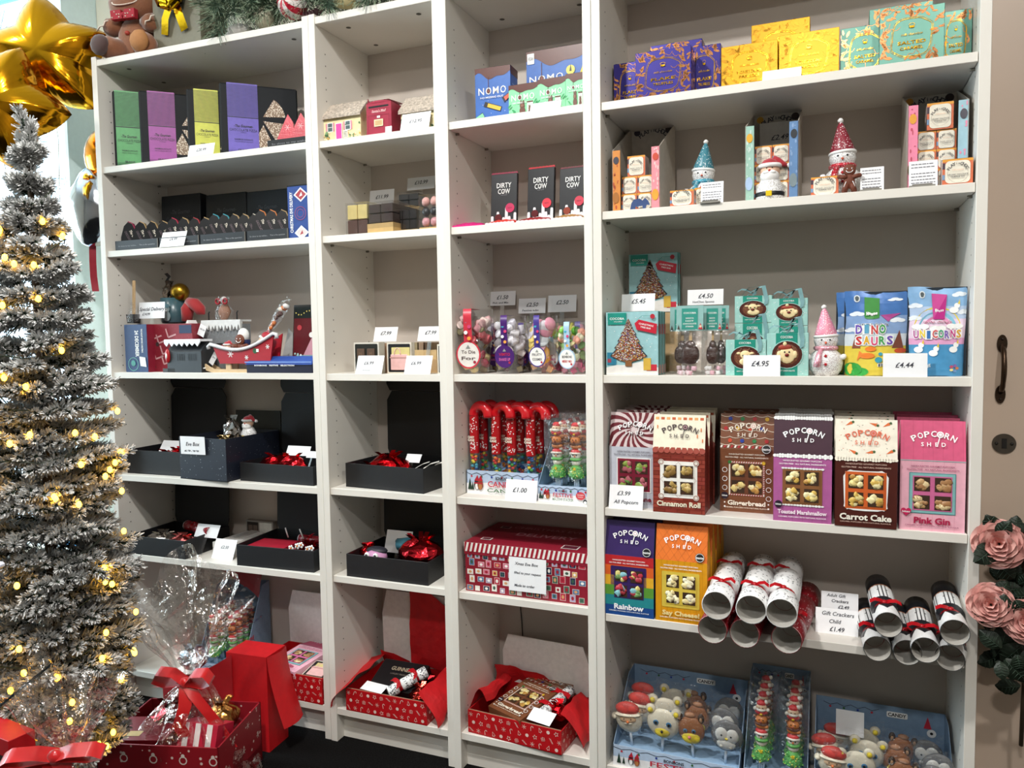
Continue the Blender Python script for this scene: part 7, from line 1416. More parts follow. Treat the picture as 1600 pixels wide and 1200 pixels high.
x2, z2 = X1(402, 523, .04); t = thing('santa_plush', 'santa plush with long white beard leaning back in the sleigh', 'santa figure', UM(1) @ T(x2+.008, .030, Z+zt*.66) @ Matrix.Rotation(R(38), 4, 'Y')); wl = C('cfccc8', .9, bump=.5); b = MB(); b.ball((0, -.004, .010), (.021, .012, .036), wl, 14, wob=.1); b.part('beard', t); b = MB(); b.ball((0, -.006, .040), (.015, .010, .012), C('d8b090', .6), 12); b.ball((0, -.016, .038), .004, C('d8a080', .5), 8); b.part('face', t)
b = MB(); b.ball((0, .002, .056), (.020, .014, .014), C('a01828', .7), 12); b.tube([(0, .002, .06), (.015, .002, .072)], [.012, .006], C('a01828', .7), 8); b.part('hat', t); b = MB(); b.tube([(-.018, -.006, .047), (0, -.012, .05), (.018, -.006, .047)], .004, wl, 6); b.part('hat_trim', t)
x2, z2 = X1(358, 523, .05); santa(356, 540, .055, Z+zt*.45, .06, 'small santa head half hidden behind the sleigh front')
# sweet cone and festive picture box
x2, z2 = X1(426, 515, .06); t = thing('sweet_cone', 'clear cone bag of mixed sweets slanting up out of the sleigh', 'sweet cone', UM(1) @ T(x2-.02, .055, z2-.02) @ Matrix.Rotation(R(38), 4, 'Y')); rnd = random.Random(9)
b = MB(); b.lathe([(.004, 0), (.014, .07), (.015, .12), (.004, .135), (.008, .142)], CLR, 14, cap=False); b.part('clear_cone', t)
for i in range(12): z_ = .015+.009*i; q = rnd.uniform(0, 6); b = MB(); r_ = .004+.008*z_/.13; b.ball((r_*.5*math.cos(q), r_*.5*math.sin(q)-.002, z_), (r_, r_, .007), C(rnd.choice(['d87c3c', 'e8dcd0', 'c03040', 'd88a40', 'f0ece8', '5a3a30']), .5), 8); b.part('sweet', t)
tissue(UM(1) @ T(0, 0, 0), lambda u_, v_: (x2-.075+.08*u_, .07, z2-.045+.05*v_*math.sin(PI*(.1+u_*.8))), 10, 8, 'clear crumpled film behind the santa plush in the sleigh', 4, .008, 'cellophane', CLR)
def deco(b, w, h, dep):
    f = Face(b, fr(w, h)); f.rect(w*.03, h*.04, w*.98, h*.97, C('5a141c', .3)); f.rect(w*.03, h*.8, w*.98, h*.97, C('141c1c', .3)); f.poly([(w*.2, h*.05), (w*.98, h*.05), (w*.98, h*.45), (w*.7, h*.5)], C('c8909c', .4)); f.rect(w*.15, h*.05, w*.98, h*.25, C('7ab0a8', .4)); rnd = random.Random(1)
    for i in range(9): f.n = 5; f.oval(w*(.1+.1*i), h*(.88-.03*math.sin(i)), .002, C('e0c868', .3), n=8)
    f.oval(w*.7, h*.55, .008, C('e8e0dc', .4)); f.oval(w*.25, h*.66, .008, C('b03038', .4)); f.oval(w*.92, h*.52, .007, C('e8e0dc', .4))
    for i in range(14): f.n = 6; f.oval(w*rnd.uniform(.1, .95), h*rnd.uniform(.06, .3), rnd.uniform(.001, .004), C(rnd.choice(['e8f0ee', 'a8d0c8', 'd8c060']), .3), n=8)
x2, w2, h2 = PB(1, 3, 452, 494, 556, 475, .05); b = MB(); b.box(0, 0, 0, min(w2, .774-x2), .03, h2, C('1c1a18', .5)); deco(b, min(w2, .774-x2), h2, .03); b.top('picture_box', 'dark glossy box with baubles and pale frosty fir picture', 'gift box', AT(1, x2, .06, 3, 0, 0, -6))
b = MB(); P = [(0, 0), (.05, 0), (.055, .115), (.04, .13)]; b.slab(P, 0, .002, C('a8a6a2', .5)); b.top('grey_card', 'grey card wedge standing between sweet cone and picture box', 'card', AT(1, X1(432, 560, .10)[0], .11, 3))
x2, w2, h2 = PB(1, 3, 384, 488, 581, 557, .004); w2 = min(w2, .774-x2); t = thing('blue_tray_pack', 'blue foil topped tray pack lying along the shelf edge', 'chocolate box', AT(1, x2, .004, 3)); b = MB(); b.box(.004, 0, 0, w2, .10, h2*.55, C('1c1c34', .45)); b.part('tray', t); b = MB(); b.frustum((0, -.003, w2, .10), h2*.5, (.012, .02, w2-.004, .09), h2, C('2f4fa0', .22, .3)); f = Face(b, fr(w2, h2, -.003)); f.rect(0, h2*.62, w2, h2*.70, C('7a9ad8', .3)); f.text('BONBONS   FESTIVE   SELECTION', w2*.45, h2*.46, .004, WHITE, w=w2*.6, off=.03); b.part('foil_wrap', t)
# ================================================================== narrow middle unit, upper shelves
def cottage(pl, pr, pe, pt, d, label):
    x, w, he = PB(2, 1, pl, pr, 205, pe, d); hr = LP(2, (pl+pr)/2, pt, d+.03)[1]-SH[2][1]; w = min(w, .378-x); t = thing('cottage_box', label, 'novelty box', AT(2, x, d, 1)); dep = .07; b = MB(); wl = C('e6d8a8', .6); P = [(0, 0), (dep, 0), (dep, he), (dep*.5, hr), (0, he)]; n = 5
    V = [(0, y, z_) for y, z_ in P]+[(w, y, z_) for y, z_ in P]; b.add(V, [(4, 3, 2, 1, 0), (5, 6, 7, 8, 9)]+[(i, (i+1) % n, (i+1) % n+n, i+n) for i in range(n)], wl); f = Face(b, fr(w, he)); rnd = random.Random(label)
    for cx in (.22, .68): f.rect(w*(cx-.07), he*.42, w*(cx+.07), he*.80, WHITE); f.rect(w*(cx-.055), he*.45, w*(cx+.055), he*.77, C('5a6a6c', .3)); f.rect(w*(cx-.055), he*.60, w*(cx+.055), he*.62, WHITE); f.rect(w*(cx-.11), he*.44, w*(cx-.075), he*.78, C('d890a0', .5)); f.rect(w*(cx+.075), he*.44, w*(cx+.11), he*.78, C('d890a0', .5))
    f.rect(w*.37, 0, w*.54, he*.74, WHITE); f.rect(w*.385, 0, w*.525, he*.71, C('d84aa0', .5))
    for q in range(3): f.n = 6; f.rect(w*.40, he*(.08+.2*q), w*.45, he*(.2+.2*q), C('c03a8c', .5)); f.n = 6; f.rect(w*.46, he*(.08+.2*q), w*.51, he*(.2+.2*q), C('c03a8c', .5))
    for i in range(46): f.n = 8; f.oval(w*rnd.choice([rnd.uniform(.02, .2), rnd.uniform(.55, .98)]), he*rnd.uniform(.02, .32)+(he*rnd.random()*.5 if i % 7 == 0 else 0), rnd.uniform(.0015, .004), C(rnd.choice(['4a7a4c', '8ab080', 'e8e0c0', 'e0b060', '2f5a3a']), .6), n=7)
    f.rect(w*.56, he*.12, w*.68, he*.42, C('f0ead8', .5)); 
    for i in range(4): f.rect(w*.575, he*(.16+.06*i), w*.665, he*(.175+.06*i), INK)
    b.part('walls', t); b = MB(); th = C('b5a89a', .9, .0, .35, 160, .9, 200); e = .004
    b.add([(-e, -e*2, he-.004), (w+e, -e*2, he-.004), (w+e, dep*.5, hr+.003), (-e, dep*.5, hr+.003), (-e, -e*2, he+.004), (w+e, -e*2, he+.004), (w+e, dep*.5, hr+.009), (-e, dep*.5, hr+.009), (-e, dep+e, he), (w+e, dep+e, he)], [(0, 1, 5, 4), (4, 5, 6, 7), (7, 6, 9, 8), (1, 2, 6, 5), (0, 4, 7, 3)], th); b.part('thatched_roof', t)
cottage(503, 564, 182, 166, .03, 'cream thatched cottage box with pink door beside the red post box'); cottage(627, 690, 173, 155, .03, 'cream thatched cottage box behind the price card')
x, w, h = PB(2, 1, 573, 612, 205, 154, .012); t = thing('post_box_pack', 'deep red card post box with black slot', 'novelty box', AT(2, x, .012, 1, 0)); rc = C('a02840', .45); b = MB(); b.box(0, 0, 0, w, .09, h*.9, rc, b=.001)
P = [(0, h*.9)]+[(w*u_, h*.9+h*.06*math.sin(PI*u_)) for u_ in [i/8 for i in range(9)]]+[(w, h*.9)]; b.slab([(a, c_) for a, c_ in P], 0, .09, rc); b.add([(w*.1, .002, h*.965), (w*.9, .002, h*.965), (w, .07, h*1.0), (w*.05, .07, h*1.0)], [(0, 1, 2, 3)], C('f0ece6', .5)); f = Face(b, fr(w, h)); f.rect(w*.1, h*.76, w*.9, h*.81, BLACK); f.rect(w*.05, h*.735, w*.95, h*.745, C('c04a5c', .5)); f.text("Santa's Mail", w*.5, h*.66, .0065, C('e8b8b8', .5), w=w*.55, shear=.25, off=.02); f.rect(w*.25, h*.62, w*.78, h*.625, C('e8b8b8')); f.rect(w*.44, h*.46, w*.56, h*.52, WHITE); f.rect(w*.32, h*.22, w*.68, h*.42, C('e8d8b0', .5)); f.rect(w*.36, h*.25, w*.64, h*.39, C('c8a878', .5)); f.line([(w*.08, h*.02), (w*.08, h*.55), (w*.92, h*.55), (w*.92, h*.02)], .0008, C('7a1c2e', .5)); b.part('carton', t)
b = MB(); b.slab([(0, 0), (.018, 0), (.022, .09), (.012, .1), (.014, .05)], 0, .002, C('8a2038', .5), Matrix.Rotation(R(90), 4, 'Z')); b.part('side_flap', t)
card(2, 1, 602, 612, 208, 197, .006, 'tiny white price sticker card before the red post box', [], tilt=-5); card(2, 1, 625, 670, 200, 174, .006, 'white card reading £12.95 in front of the second cottage', [('£12.95', .5, .5, .0095)], tilt=-18)
# clear chocolate boxes
KR = C('c8a468', .7); GCL = film('ffffff', .10, .04, 'box', .05, 10)
def clearbox(u, k, x, d, w, dep, h, label, fill, kraft=.25, yaw=0, lift=0):
    t = thing('clear_chocolate_box', label, 'chocolate box', AT(u, x, d, k, yaw, lift)); b = MB()
    if kraft: b.box(0, 0, 0, w, dep, h*kraft, KR).part('kraft_base', t)
    b = MB(); b.box(-.0005, -.0005, h*kraft*.5, w+.0005, dep+.0005, h, GCL); b.part('clear_cover', t); z0 = h*kraft
    nx, nz, cols, round_ = fill; cw = (w-.004)/nx; ch = (h-z0-.006)/nz
    for i in range(nx):
        for j in range(nz):
            b = MB(); c_ = C(cols[(nz-1-j) % len(cols)], .4)
            if round_: b.ball((.002+cw*(i+.5), .012, z0+.002+ch*(j+.5)), (cw*.46, .010, ch*.46), c_, 12, wob=.2)
            else: b.box(.003+cw*i, .003, z0+.002+ch*j, .001+cw*(i+1), dep-.004, z0+ch*(j+1), c_, b=.0015)
            b.part('chocolate', t)
    return t
x, w, h = PB(2, 2, 541, 575, 355, 316, .03); t = clearbox(2, 2, x, .03, w*1.0, .06, h, 'clear box with cream and brown reindeer cubes, nearest the shelf wall', (2, 2, ['e0cc88', '5a4038'], False), .0)
for c_ in [q for q in t.children if q.name.startswith('chocolate')][1::2]:
    pass
x, w, h = PB(2, 2, 574, 616, 352, 322, .012); clearbox(2, 2, x, .012, w, .13, h+.012, 'large clear box of dark chocolate squares on a kraft base, at the front', (2, 2, ['3a2a26'], False), .30, -4)
x, w, h = PB(2, 2, 621, 655, 330, 299, .14); clearbox(2, 2, x, .14, w, .06, .05, 'clear topped box of dark squares raised at the back', (2, 2, ['33302f'], False), .12, 0, h-.05); b = MB(); b.box(0, 0, 0, w, .06, h-.051, KR); b.top('kraft_box', 'kraft box under the raised dark chocolate box', 'box', AT(2, x, .14, 2))
x, w, h = PB(2, 2, 655, 690, 345, 303, .012); w = min(w, .3775-x); clearbox(2, 2, x, .012, w, .06, h, 'clear box of pink sweets with black bow shapes, nearest the bookcase side', (2, 3, ['e0a8a0', '2c2c30', 'd89aa0'], True), .05); x, w, h = PB(2, 2, 618, 654, 348, 325, .05); clearbox(2, 2, x, .04, w, .08, h, 'low clear box of black squares between two taller boxes', (3, 2, ['201a1a'], False), .1)
hicard(2, 577, 615, 324, 296, .2, 'white card reading £11.99 at the back of the clear boxes', '£11.99'); hicard(2, 636, 679, 298, 276, .23, 'white card reading £10.99 high at the back of the clear boxes', '£10.99')
# handbag boxes
x, w, h = PB(2, 3, 554, 593, 582, 535, .03); t = thing('window_box', 'white box with dark interior and two brown initial chocolates', 'chocolate box', AT(2, x, .03, 3)); b = MB(); b.box(0, 0, 0, w, .03, h, C('d8d2c6', .6)); f = Face(b, fr(w, h)); f.rrect(w*.05, h*.05, w*.95, h*.95, .003, C('22231f', .4)); b.part('carton', t)
for q in range(2): b = MB(); b.box(w*(.14+.40*q), -.003, h*.48, w*(.44+.40*q), .001, h*.80, C('5a4434', .5), b=.001); Face(b, fr(w, h, -.003)).text('NM'[q], w*(.29+.40*q), h*.64, .008, C('7a6048', .5)); b.part('chocolate', t)
x, w, h = PB(2, 3, 605, 643, 582, 535, .03); handbag(2, x, .03, Z3-.0005, w, h, 'white window box with pink chocolate handbag and yellow piece')
def kraftbox(u, k, pl, pr, py, pt, d, dep, label, grp=None, col='b8976c'):
    x, w, h = PB(u, k, pl, pr, py, pt, d); b = MB(); b.box(0, 0, 0, w, dep, h, C(col, .7), b=.0005); Face(b, fr(w, h)).line([(w*.5, 0), (w*.5, h)], .0005, C('8a6a48', .6)); b.top('kraft_box', label, 'box', AT(u, x, d, k), grp)
for i, (a, c_) in enumerate(((594, 600), (601.5, 607.5))): kraftbox(2, 3, a, c_, 582, 536, .06+.01*i, .12, 'slim brown box standing between the two window boxes', 'slim brown boxes between the window boxes', 'a88a70')
for i in range(4): kraftbox(2, 3, 645+9.5*i, 652+9.5*i, 550, 535, .16, .05, 'slim brown box standing upright in the back row by the handbag box', 'slim brown boxes in the back row', ['a89a78', 'a8907a', 'a08878', 'a08c74'][i])
kraftbox(2, 3, 643, 683, 582, 562, .075, .06, 'wide tan kraft box lying low behind the price card'); kraftbox(2, 3, 644, 682, 560, 547, .12, .03, 'pale tan kraft box showing above the low one', None, 'd0b484')
x, w, h = PB(2, 3, 684, 692, 582, 538, .02); b = MB(); b.box(0, 0, 0, min(w, .3775-x), .05, h, C('e8e0d0', .6)); b.box(.004, -.001, .004, min(w, .3775-x), 0, h-.004, BLACK); b.top('window_box', 'edge of a cream and black window box against the bookcase side', 'chocolate box', AT(2, x, .02, 3))
card(2, 3, 555, 596, 583, 556, .004, 'white card reading £6.99 in front of the initial chocolates', [('£6.99', .45, .6, .0095), ('milk chocolate', .4, .2, .003)], tilt=-20, yaw=0); card(2, 3, 631, 672, 583, 556, .004, 'white card reading £6.99 in front of the handbag box', [('£6.99', .4, .6, .0095)], tilt=-20)
hicard(2, 583, 619, 534, 511, .14, 'white card reading £7.99 standing above the slim brown boxes', '£7.99', tilt=-18); hicard(2, 652, 690, 533, 510, .12, 'white card reading £7.99 standing above the back row, nearest the bookcase side', '£7.99', tilt=-18)
# ================================================================== snowy tree, balloons, hampers, garland, flowers
import numpy as np
def foliage(name, parent, tips, needle, per, wid, green, white, seed, frost=.55, rad=.012):
    """tips: (base, direction, length). Every branchlet carries flat needles, green at the root and frosted at the point; all leaves are one mesh"""
    rs = np.random.RandomState(seed); V = []; Fs = []; MI = []; nv = 0
    for bs, dr, L in tips:
        bs = np.array(bs); dr = np.array(dr)/np.linalg.norm(dr); a = np.cross(dr, [0, 0, 1.]); a = a/np.linalg.norm(a) if np.linalg.norm(a) > .05 else np.array([1., 0, 0]); c = np.cross(dr, a)
        n = per; s = rs.rand(n)**.85; q = rs.rand(n)*2*PI; o = np.outer(np.cos(q), a)+np.outer(np.sin(q), c)
        root = bs+np.outer(s*L, dr); lean = .55+.9*s
        nd = o+np.outer(lean, dr)+rs.randn(n, 3)*.18; nd /= np.linalg.norm(nd, axis=1)[:, None]; ln = (needle*(1-.35*s)*(.75+.5*rs.rand(n)))[:, None]
        sd = np.cross(nd, rs.randn(n, 3)); sd /= np.linalg.norm(sd, axis=1)[:, None]+1e-9; w2 = wid/2
        mid = root+nd*ln*(1-frost); tip = root+nd*ln
        P = np.stack([root-sd*w2*.5, root+sd*w2*.5, mid+sd*w2, mid-sd*w2, tip+sd*w2*.75, tip-sd*w2*.75], 1).reshape(-1, 3); V.append(P)
        i = nv+np.arange(n)[:, None]*6; Fs.append(np.stack([i+0, i+1, i+2, i+3], 2).reshape(-1, 4)); Fs.append(np.stack([i+3, i+2, i+4, i+5], 2).reshape(-1, 4)); MI += [0]*n+[1]*n; nv += n*6
    V = np.concatenate(V); Fa = np.concatenate(Fs); me = bpy.data.meshes.new(name); me.vertices.add(len(V)); me.vertices.foreach_set('co', V.ravel()); me.loops.add(Fa.size); me.loops.foreach_set('vertex_index', Fa.ravel().astype(np.int32)); me.polygons.add(len(Fa)); me.polygons.foreach_set('loop_start', (np.arange(len(Fa))*4).astype(np.int32)); me.materials.append(green); me.materials.append(white); me.polygons.foreach_set('material_index', np.array(MI, np.int32)); me.update(calc_edges=True)
    o = bpy.data.objects.new(name, me); COL.objects.link(o); o.parent = parent; return o
TXc, TYc = .535, -.62; rs = random.Random(5)
tree = thing('christmas_tree', 'slim artificial fir tree frosted with snow, standing left of the bookcases'.replace('left of', 'before the window beside'), 'tree', T(TXc, TYc, 0))
RZ = [(.30, .14), (.42, .165), (.55, .168), (.68, .165), (.88, .156), (1.08, .138), (1.21, .115), (1.35, .082), (1.48, .055), (1.58, .028), (1.64, .012)]
def rad(z):
    for (a, b), (c, d) in zip(RZ, RZ[1:]):
        if a <= z <= c: return b+(d-b)*(z-a)/(c-a)
    return RZ[0][1] if z < RZ[0][0] else RZ[-1][1]
tips = []; ends = []
z = .27
while z < 1.58:
    r_ = rad(z); n = max(3, int(2*PI*r_/.060))
    for i in range(n):
        q = 2*PI*(i+rs.random())/n; L = max(.045, min(.13, r_*.62)); rr = r_*rs.uniform(.74, 1.12); up_ = rs.uniform(-.12, .40) if z < 1.4 else rs.uniform(.5, 1.1)
        d = Vector((math.cos(q), math.sin(q), up_)).normalized(); e = Vector((rr*math.cos(q), rr*math.sin(q), z+rs.uniform(-.015, .015))); b0 = e-d*L
        tips.append((tuple(b0), tuple(d), L)); ends.append((e, d))
        for sg in (-1, 1):
            dd = (d+Vector((-math.sin(q), math.cos(q), .1))*sg*rs.uniform(.5, .9)).normalized(); tips.append((tuple(b0+d*L*.3), tuple(dd), L*.62))
    z += .050
for i in range(60):
    q = rs.uniform(0, 2*PI); z = rs.uniform(.3, 1.5); tips.append(((0, 0, z), (math.cos(q), math.sin(q), .3), rad(z)*.7))
tips += [((0, 0, 1.52+.018*i), (.3*math.cos(i*2.1), .3*math.sin(i*2.1), 1), .05) for i in range(6)]
foliage('foliage', tree, tips, .024, 170, .0032, C('2c3a2a', .8, var=.3), C('c2c2c0', .85, var=.16, sc=25), 3, .60)
b = MB(); b.tube([(0, 0, .02), (0, 0, 1.6)], [.016, .006], C('4a3a28', .8), 8); b.part('trunk', tree)
for k in range(3): q = 2*PI*k/3+.5; b = MB(); b.tube([(0, 0, .06), (.16*math.cos(q), .16*math.sin(q), .012)], .009, C('1c2a1c', .5), 6); b.part('stand_leg', tree)
fl = thing('fairy_lights', 'string of small warm lights wound round the snowy tree', 'string lights', T(TXc, TYc, 0)); bulb = glow('ffb92a', 15); wire = C('26301f', .6)
cams = Vector((CAM.x-TXc, CAM.y-TYc, 0)).normalized(); pts = []; zz = .30; q = 0
while zz < 1.5: r_ = rad(zz)*.80; pts.append((r_*math.cos(q), r_*math.sin(q), zz+.012*math.sin(q*3))); q += .5; zz += .0085
b = MB(); b.tube(pts, .0015, wire, 4); b.part('wire', fl)
base = MB().ball((0, 0, 0), (.0055, .0055, .0075), bulb, 8); bm_ = base.mesh('bulb'); k = 0; step = 0
z = .31
while z < 1.42:
    for j in range(7 if z < 1.1 else 4):
        a = math.atan2(cams.y, cams.x)+rs.uniform(-1.5, 1.5); r_ = rad(z)*rs.uniform(.86, 1.0)
        if rs.random() < (.75 if z < 1.15 else .5):
            o = bpy.data.objects.new('bulb', bm_); COL.objects.link(o); o.parent = fl; o.location = (r_*math.cos(a), r_*math.sin(a), z+rs.uniform(-.03, .03))
    z += .085
# ------------------------------------------------------------------ foil balloons
def star_balloon(M, Rr, label, gold, rot=0, name='star_balloon', puff=.34):
    t = thing(name, label, 'balloon', M); b = MB(); N = 60; K = 12
    def rr(q):
        f_ = abs(((q/(2*PI)*5) % 1)-.5)*2        # 1 at the points, 0 in the notches
        return Rr*(.66+.34*f_**1.25)
    for sg in (-1, 1):
        def fn(u_, v_):
            q = 2*PI*u_; r_ = rr(q)*v_; h_ = Rr*puff*max(0, 1-v_**2.4)**.6
            wr = .0022*math.sin(q*46)*v_**3
            return (r_*math.sin(q+rot), sg*(h_+wr), r_*math.cos(q+rot))
        b.grid(fn, N*2, K, gold, None, True, True)
    b.part('foil_skin', t); b = MB(); b.tube([(0, 0, -Rr*.55), (.01, .01, -Rr*1.2), (0, .02, -Rr*2.2)], .0012, C('d8c890', .4), 4); b.part('string', t); return t
GF = C('d9971a', .14, 1, .06, 10, .35, 18); SF = C('c4c6cc', .12, 1, .05, 10, .4, 16)
v = WY(84, 92, -.03); star_balloon(Matrix.Translation((v.x-.02, -.03, v.z)) @ Matrix.Rotation(R(30), 4, 'Z'), .20, 'big gold foil star balloon whose tip reaches highest', GF, R(-6), puff=.48)
v = WY(20, 170, -.2); star_balloon(Matrix.Translation((v.x-.03, -.22, v.z)) @ Matrix.Rotation(R(38), 4, 'Z'), .19, 'gold foil star balloon lower down, cut by the photo edge'.replace('cut by the photo edge', 'directly behind the tree top'), GF, R(20), puff=.45)
v = WY(112, 232, 0); b = MB(); b.ball((0, 0, 0), (.075, .05, .09), C('d8861c', .16, 1, .06, 10, .4, 40), 24); b.top('round_balloon', 'small round orange gold balloon between star and silver balloons', 'balloon', Matrix.Translation((v.x, .12, v.z)))
v = WY(112, 320, -.02); b = MB(); b.ball((0, 0, 0), (.085, .06, .125), SF, 24, wob=.12); silver = b.top('silver_balloon', 'silver foil balloon hanging below the gold ones beside the bookcase', 'balloon', Matrix.Translation((v.x-.005, .06, v.z)))
b = MB(); b.strip([(-.01, 0, -.12), (0, -.01, -.17), (-.012, 0, -.22), (.006, -.01, -.27)], (.02, .01, 0), C('8a1a28', .4)); b.part('ribbon_tail', silver, 'dark red ribbon tail')
foliage('dark_garland', None, [((-.9+.035*i, .22+.05*math.sin(i), 2.05+.28*math.sin(i*.35)), (math.cos(i*1.7), -.3, math.sin(i*1.3)), .14) for i in range(15)], .07, 110, .002, C('4a6a74', .4), C('a8c8d0', .3), 8, .4)
g = bpy.data.objects['dark_garland']; g['label'] = 'blue grey tinsel garland hanging in the bright window'; g['category'] = 'garland'
# ------------------------------------------------------------------ things on top of the bookcases
tp = SH[1]['T']; x, zc = LP(1, 205, 20, .09); PL = C('8a5638', .85, sheen=.6, bump=.4, bsc=120); PLD = C('4c3430', .85, sheen=.5); IC = C('e8d8c8', .8)
t = thing('gingerbread_plush', 'seated gingerbread man plush with dotted red bow tie, on top of the bookcase', 'plush toy', UM(1) @ T(.105, .085, tp, 8) @ Matrix.Diagonal((.82, .82, .70, 1))); b = MB(); b.ball((0, 0, .105), (.075, .055, .105), PL, 20); b.part('body', t)
b = MB(); b.ball((0, -.01, .262), (.105, .06, .090), PL, 24); b.part('head', t)
for sg in (-1, 1):
    b = MB(); b.tube([(sg*.05, -.01, .165), (sg*.085, -.025, .16), (sg*.105, -.03, .165)], [.032, .040, .036], PL, 12); b.part('arm', t); b = MB(); b.tube([(sg*.105-.02*1, -.064, .135), (sg*.10-.01, -.068, .15), (sg*.10+.006, -.066, .153), (sg*.10+.012, -.064, .172), (sg*.10+.024, -.06, .175)], .003, IC, 6); b.part('icing_line', t)
    b = MB(); b.tube([(sg*.04, 0, .06), (sg*.075, -.06, .055), (sg*.085, -.085, .06)], [.045, .048, .044], PL, 12); b.ball((sg*.085, -.102, .055), (.038, .022, .046), PLD if sg < 0 else C('b07848', .8), 12); b.part('leg', t)
    b = MB(); b.ball((sg*.027-.005, -.067, .282), (.011, .006, .012), C('2c2c34', .3), 10); b.part('eye', t)
b = MB(); b.tube([(.055*math.cos(q)-.003, -.071+.012*abs(math.cos(q))**2, .252+.022*math.sin(q)) for q in [PI+PI*i/10 for i in range(11)]], .0028, IC, 6); b.part('smile', t)
b = MB()
for sg in (-1, 1):
    b.frustum((sg*.026-.024, -.078, sg*.026+.024, -.058), .168, (sg*.030-.022, -.080, sg*.030+.022, -.058), .206, C('a8182c', .7))
    for i in range(5): b.ball((sg*(.014+.010*(i % 4)), -.0795, .175+.012*(i % 3)), .003, IC, 6)
b.ball((0, -.07, .187), .012, C('a8182c', .7), 8); b.part('bow_tie', t)
b = MB(); b.ball((0, -.056, .115), .010, C('b04030', .6), 8); b.part('button', t)
xg = LP(1, 240, 70, .08)[0]; wg = LP(1, 318, 60, .08)[0]-xg; t = thing('gift_bag', 'plain olive grey gift bag with gold foil bow on top of the bookcase', 'gift bag', UM(1) @ T(xg+.012, .07, tp, -4)); gc = C('77725f', .55); b = MB(); b.box(0, 0, 0, wg, .11, .30, gc, b=.001); b.part('bag', t)
GB = C('d8a818', .15, 1, .08, 30, .3, 60); b = MB()
for i, (a, c_) in enumerate(((-50, .05), (-15, .06), (25, .06), (60, .05), (100, .05), (150, .055), (200, .05), (250, .045))):
    q = R(a); dx, dz = math.cos(q), math.sin(q); P = [(0, -.008, 0), (dx*c_*.6, -.045, dz*c_*.6+.01), (dx*c_, -.035, dz*c_), (dx*c_*.7, -.012, dz*c_*.6-.008), (0, -.006, 0)]; b.strip([(wg*.52+p[0], p[1], .165+p[2]) for p in P], (-dz*.026, .004, dx*.026), GB)
b.part('foil_bow', t)
for sg, nm in ((-1, 0), (1, 0)): b = MB(); b.strip([(wg*.5+sg*.008, -.01, .155), (wg*.5+sg*.03, -.015, .105), (wg*.5+sg*.042, -.008, .062)], (.028, 0, .008*sg), GB); b.part('bow_tail', t)
tips = []; rs = random.Random(12)
for i in range(150):
    u_ = i/150; xx = .45+.67*u_; tips.append(((xx, .07+rs.uniform(-.03, .06), tp+.06+rs.uniform(0, .07)), (rs.uniform(-.6, 1), rs.uniform(-1, .2), rs.uniform(-.5, .5)), rs.uniform(.06, .11)))
gar = thing('pine_garland', 'green pine garland lying along the top of the bookcases', 'garland', Matrix.Identity(4)); foliage('needles', gar, tips, .055, 80, .0016, C('3c5440', .7, var=.3), C('8a9a80', .7, var=.2), 9, .35)
b = MB(); b.tube([(.4+.08*i, .09, tp+.02+.02*math.sin(i*2)) for i in range(10)], .006, C('4a3a28', .8), 6); b.part('stem', gar)
def pebble(px, py, d, r, label, fn): x_, z_ = LP(1, px, py, d); return fn(UM(1) @ T(x_, d, z_), r, label)
def mint(M, r, label):
    t = thing('peppermint_ball', label, 'bauble', M); b = MB()
    for k in range(12):
        m_ = C('c02038', .35) if k % 2 else C('ece0dc', .4); b.grid(lambda u_, v_: (r*math.sin(PI*v_)*math.cos(2*PI*(k+u_)/12+v_*1.2), -r*math.cos(PI*v_), r*math.sin(PI*v_)*math.sin(2*PI*(k+u_)/12+v_*1.2)), 4, 14, m_)
    b.part('striped_shell', t); return t
pebble(457, 6, .03, .042, 'red and white swirled peppermint bauble in the garland', mint)
def bauble(M, r, label, c_='b8b29c'): b = MB(); b.ball((0, 0, 0), r, speck(c_, 'e0d8c0', 200, .8, .5), 16); return b.top('bauble', label, 'bauble', M)
pebble(412, 28, .04, .030, 'pale glittery cream bauble under the garland needles', bauble)
x_, z_ = LP(1, 375, 45, .05); b = MB(); b.ball((0, 0, 0), (.045, .03, .024), C('b8b4ae', .8), 14, wob=.3); b.top('frosted_cone', 'frosted grey white sprig at the garland start beside the gift bag', 'decoration', UM(1) @ T(x_, .05, tp+.022))
t = thing('pine_cone', 'small dark striped pine cone between peppermint bauble and bookcase seam', 'pine cone', UM(1) @ T(LP(1, 492, 15, .03)[0]-.01, .04, tp+.03) @ Matrix.Rotation(R(70), 4, 'Y')); b = MB()
for i in range(7): b.lathe([(.008, -.03+.009*i), (.019-.0018*i, -.026+.009*i), (.008, -.021+.009*i)], C('4a2c30', .6), 12)
b.part('scales', t)
x_, z_ = LP(2, 540, 5, .03); t = thing('felt_reindeer', 'cream felt animal decoration lying above the narrow unit', 'decoration', UM(2) @ T(x_, .04, tp+.035)); b = MB(); b.ball((0, 0, .012), (.045, .025, .022), C('c8b888', .7), 14); b.part('body', t); b = MB(); b.ball((.05, -.02, .0), (.012, .012, .008), WHITE, 10); b.part('paw', t)
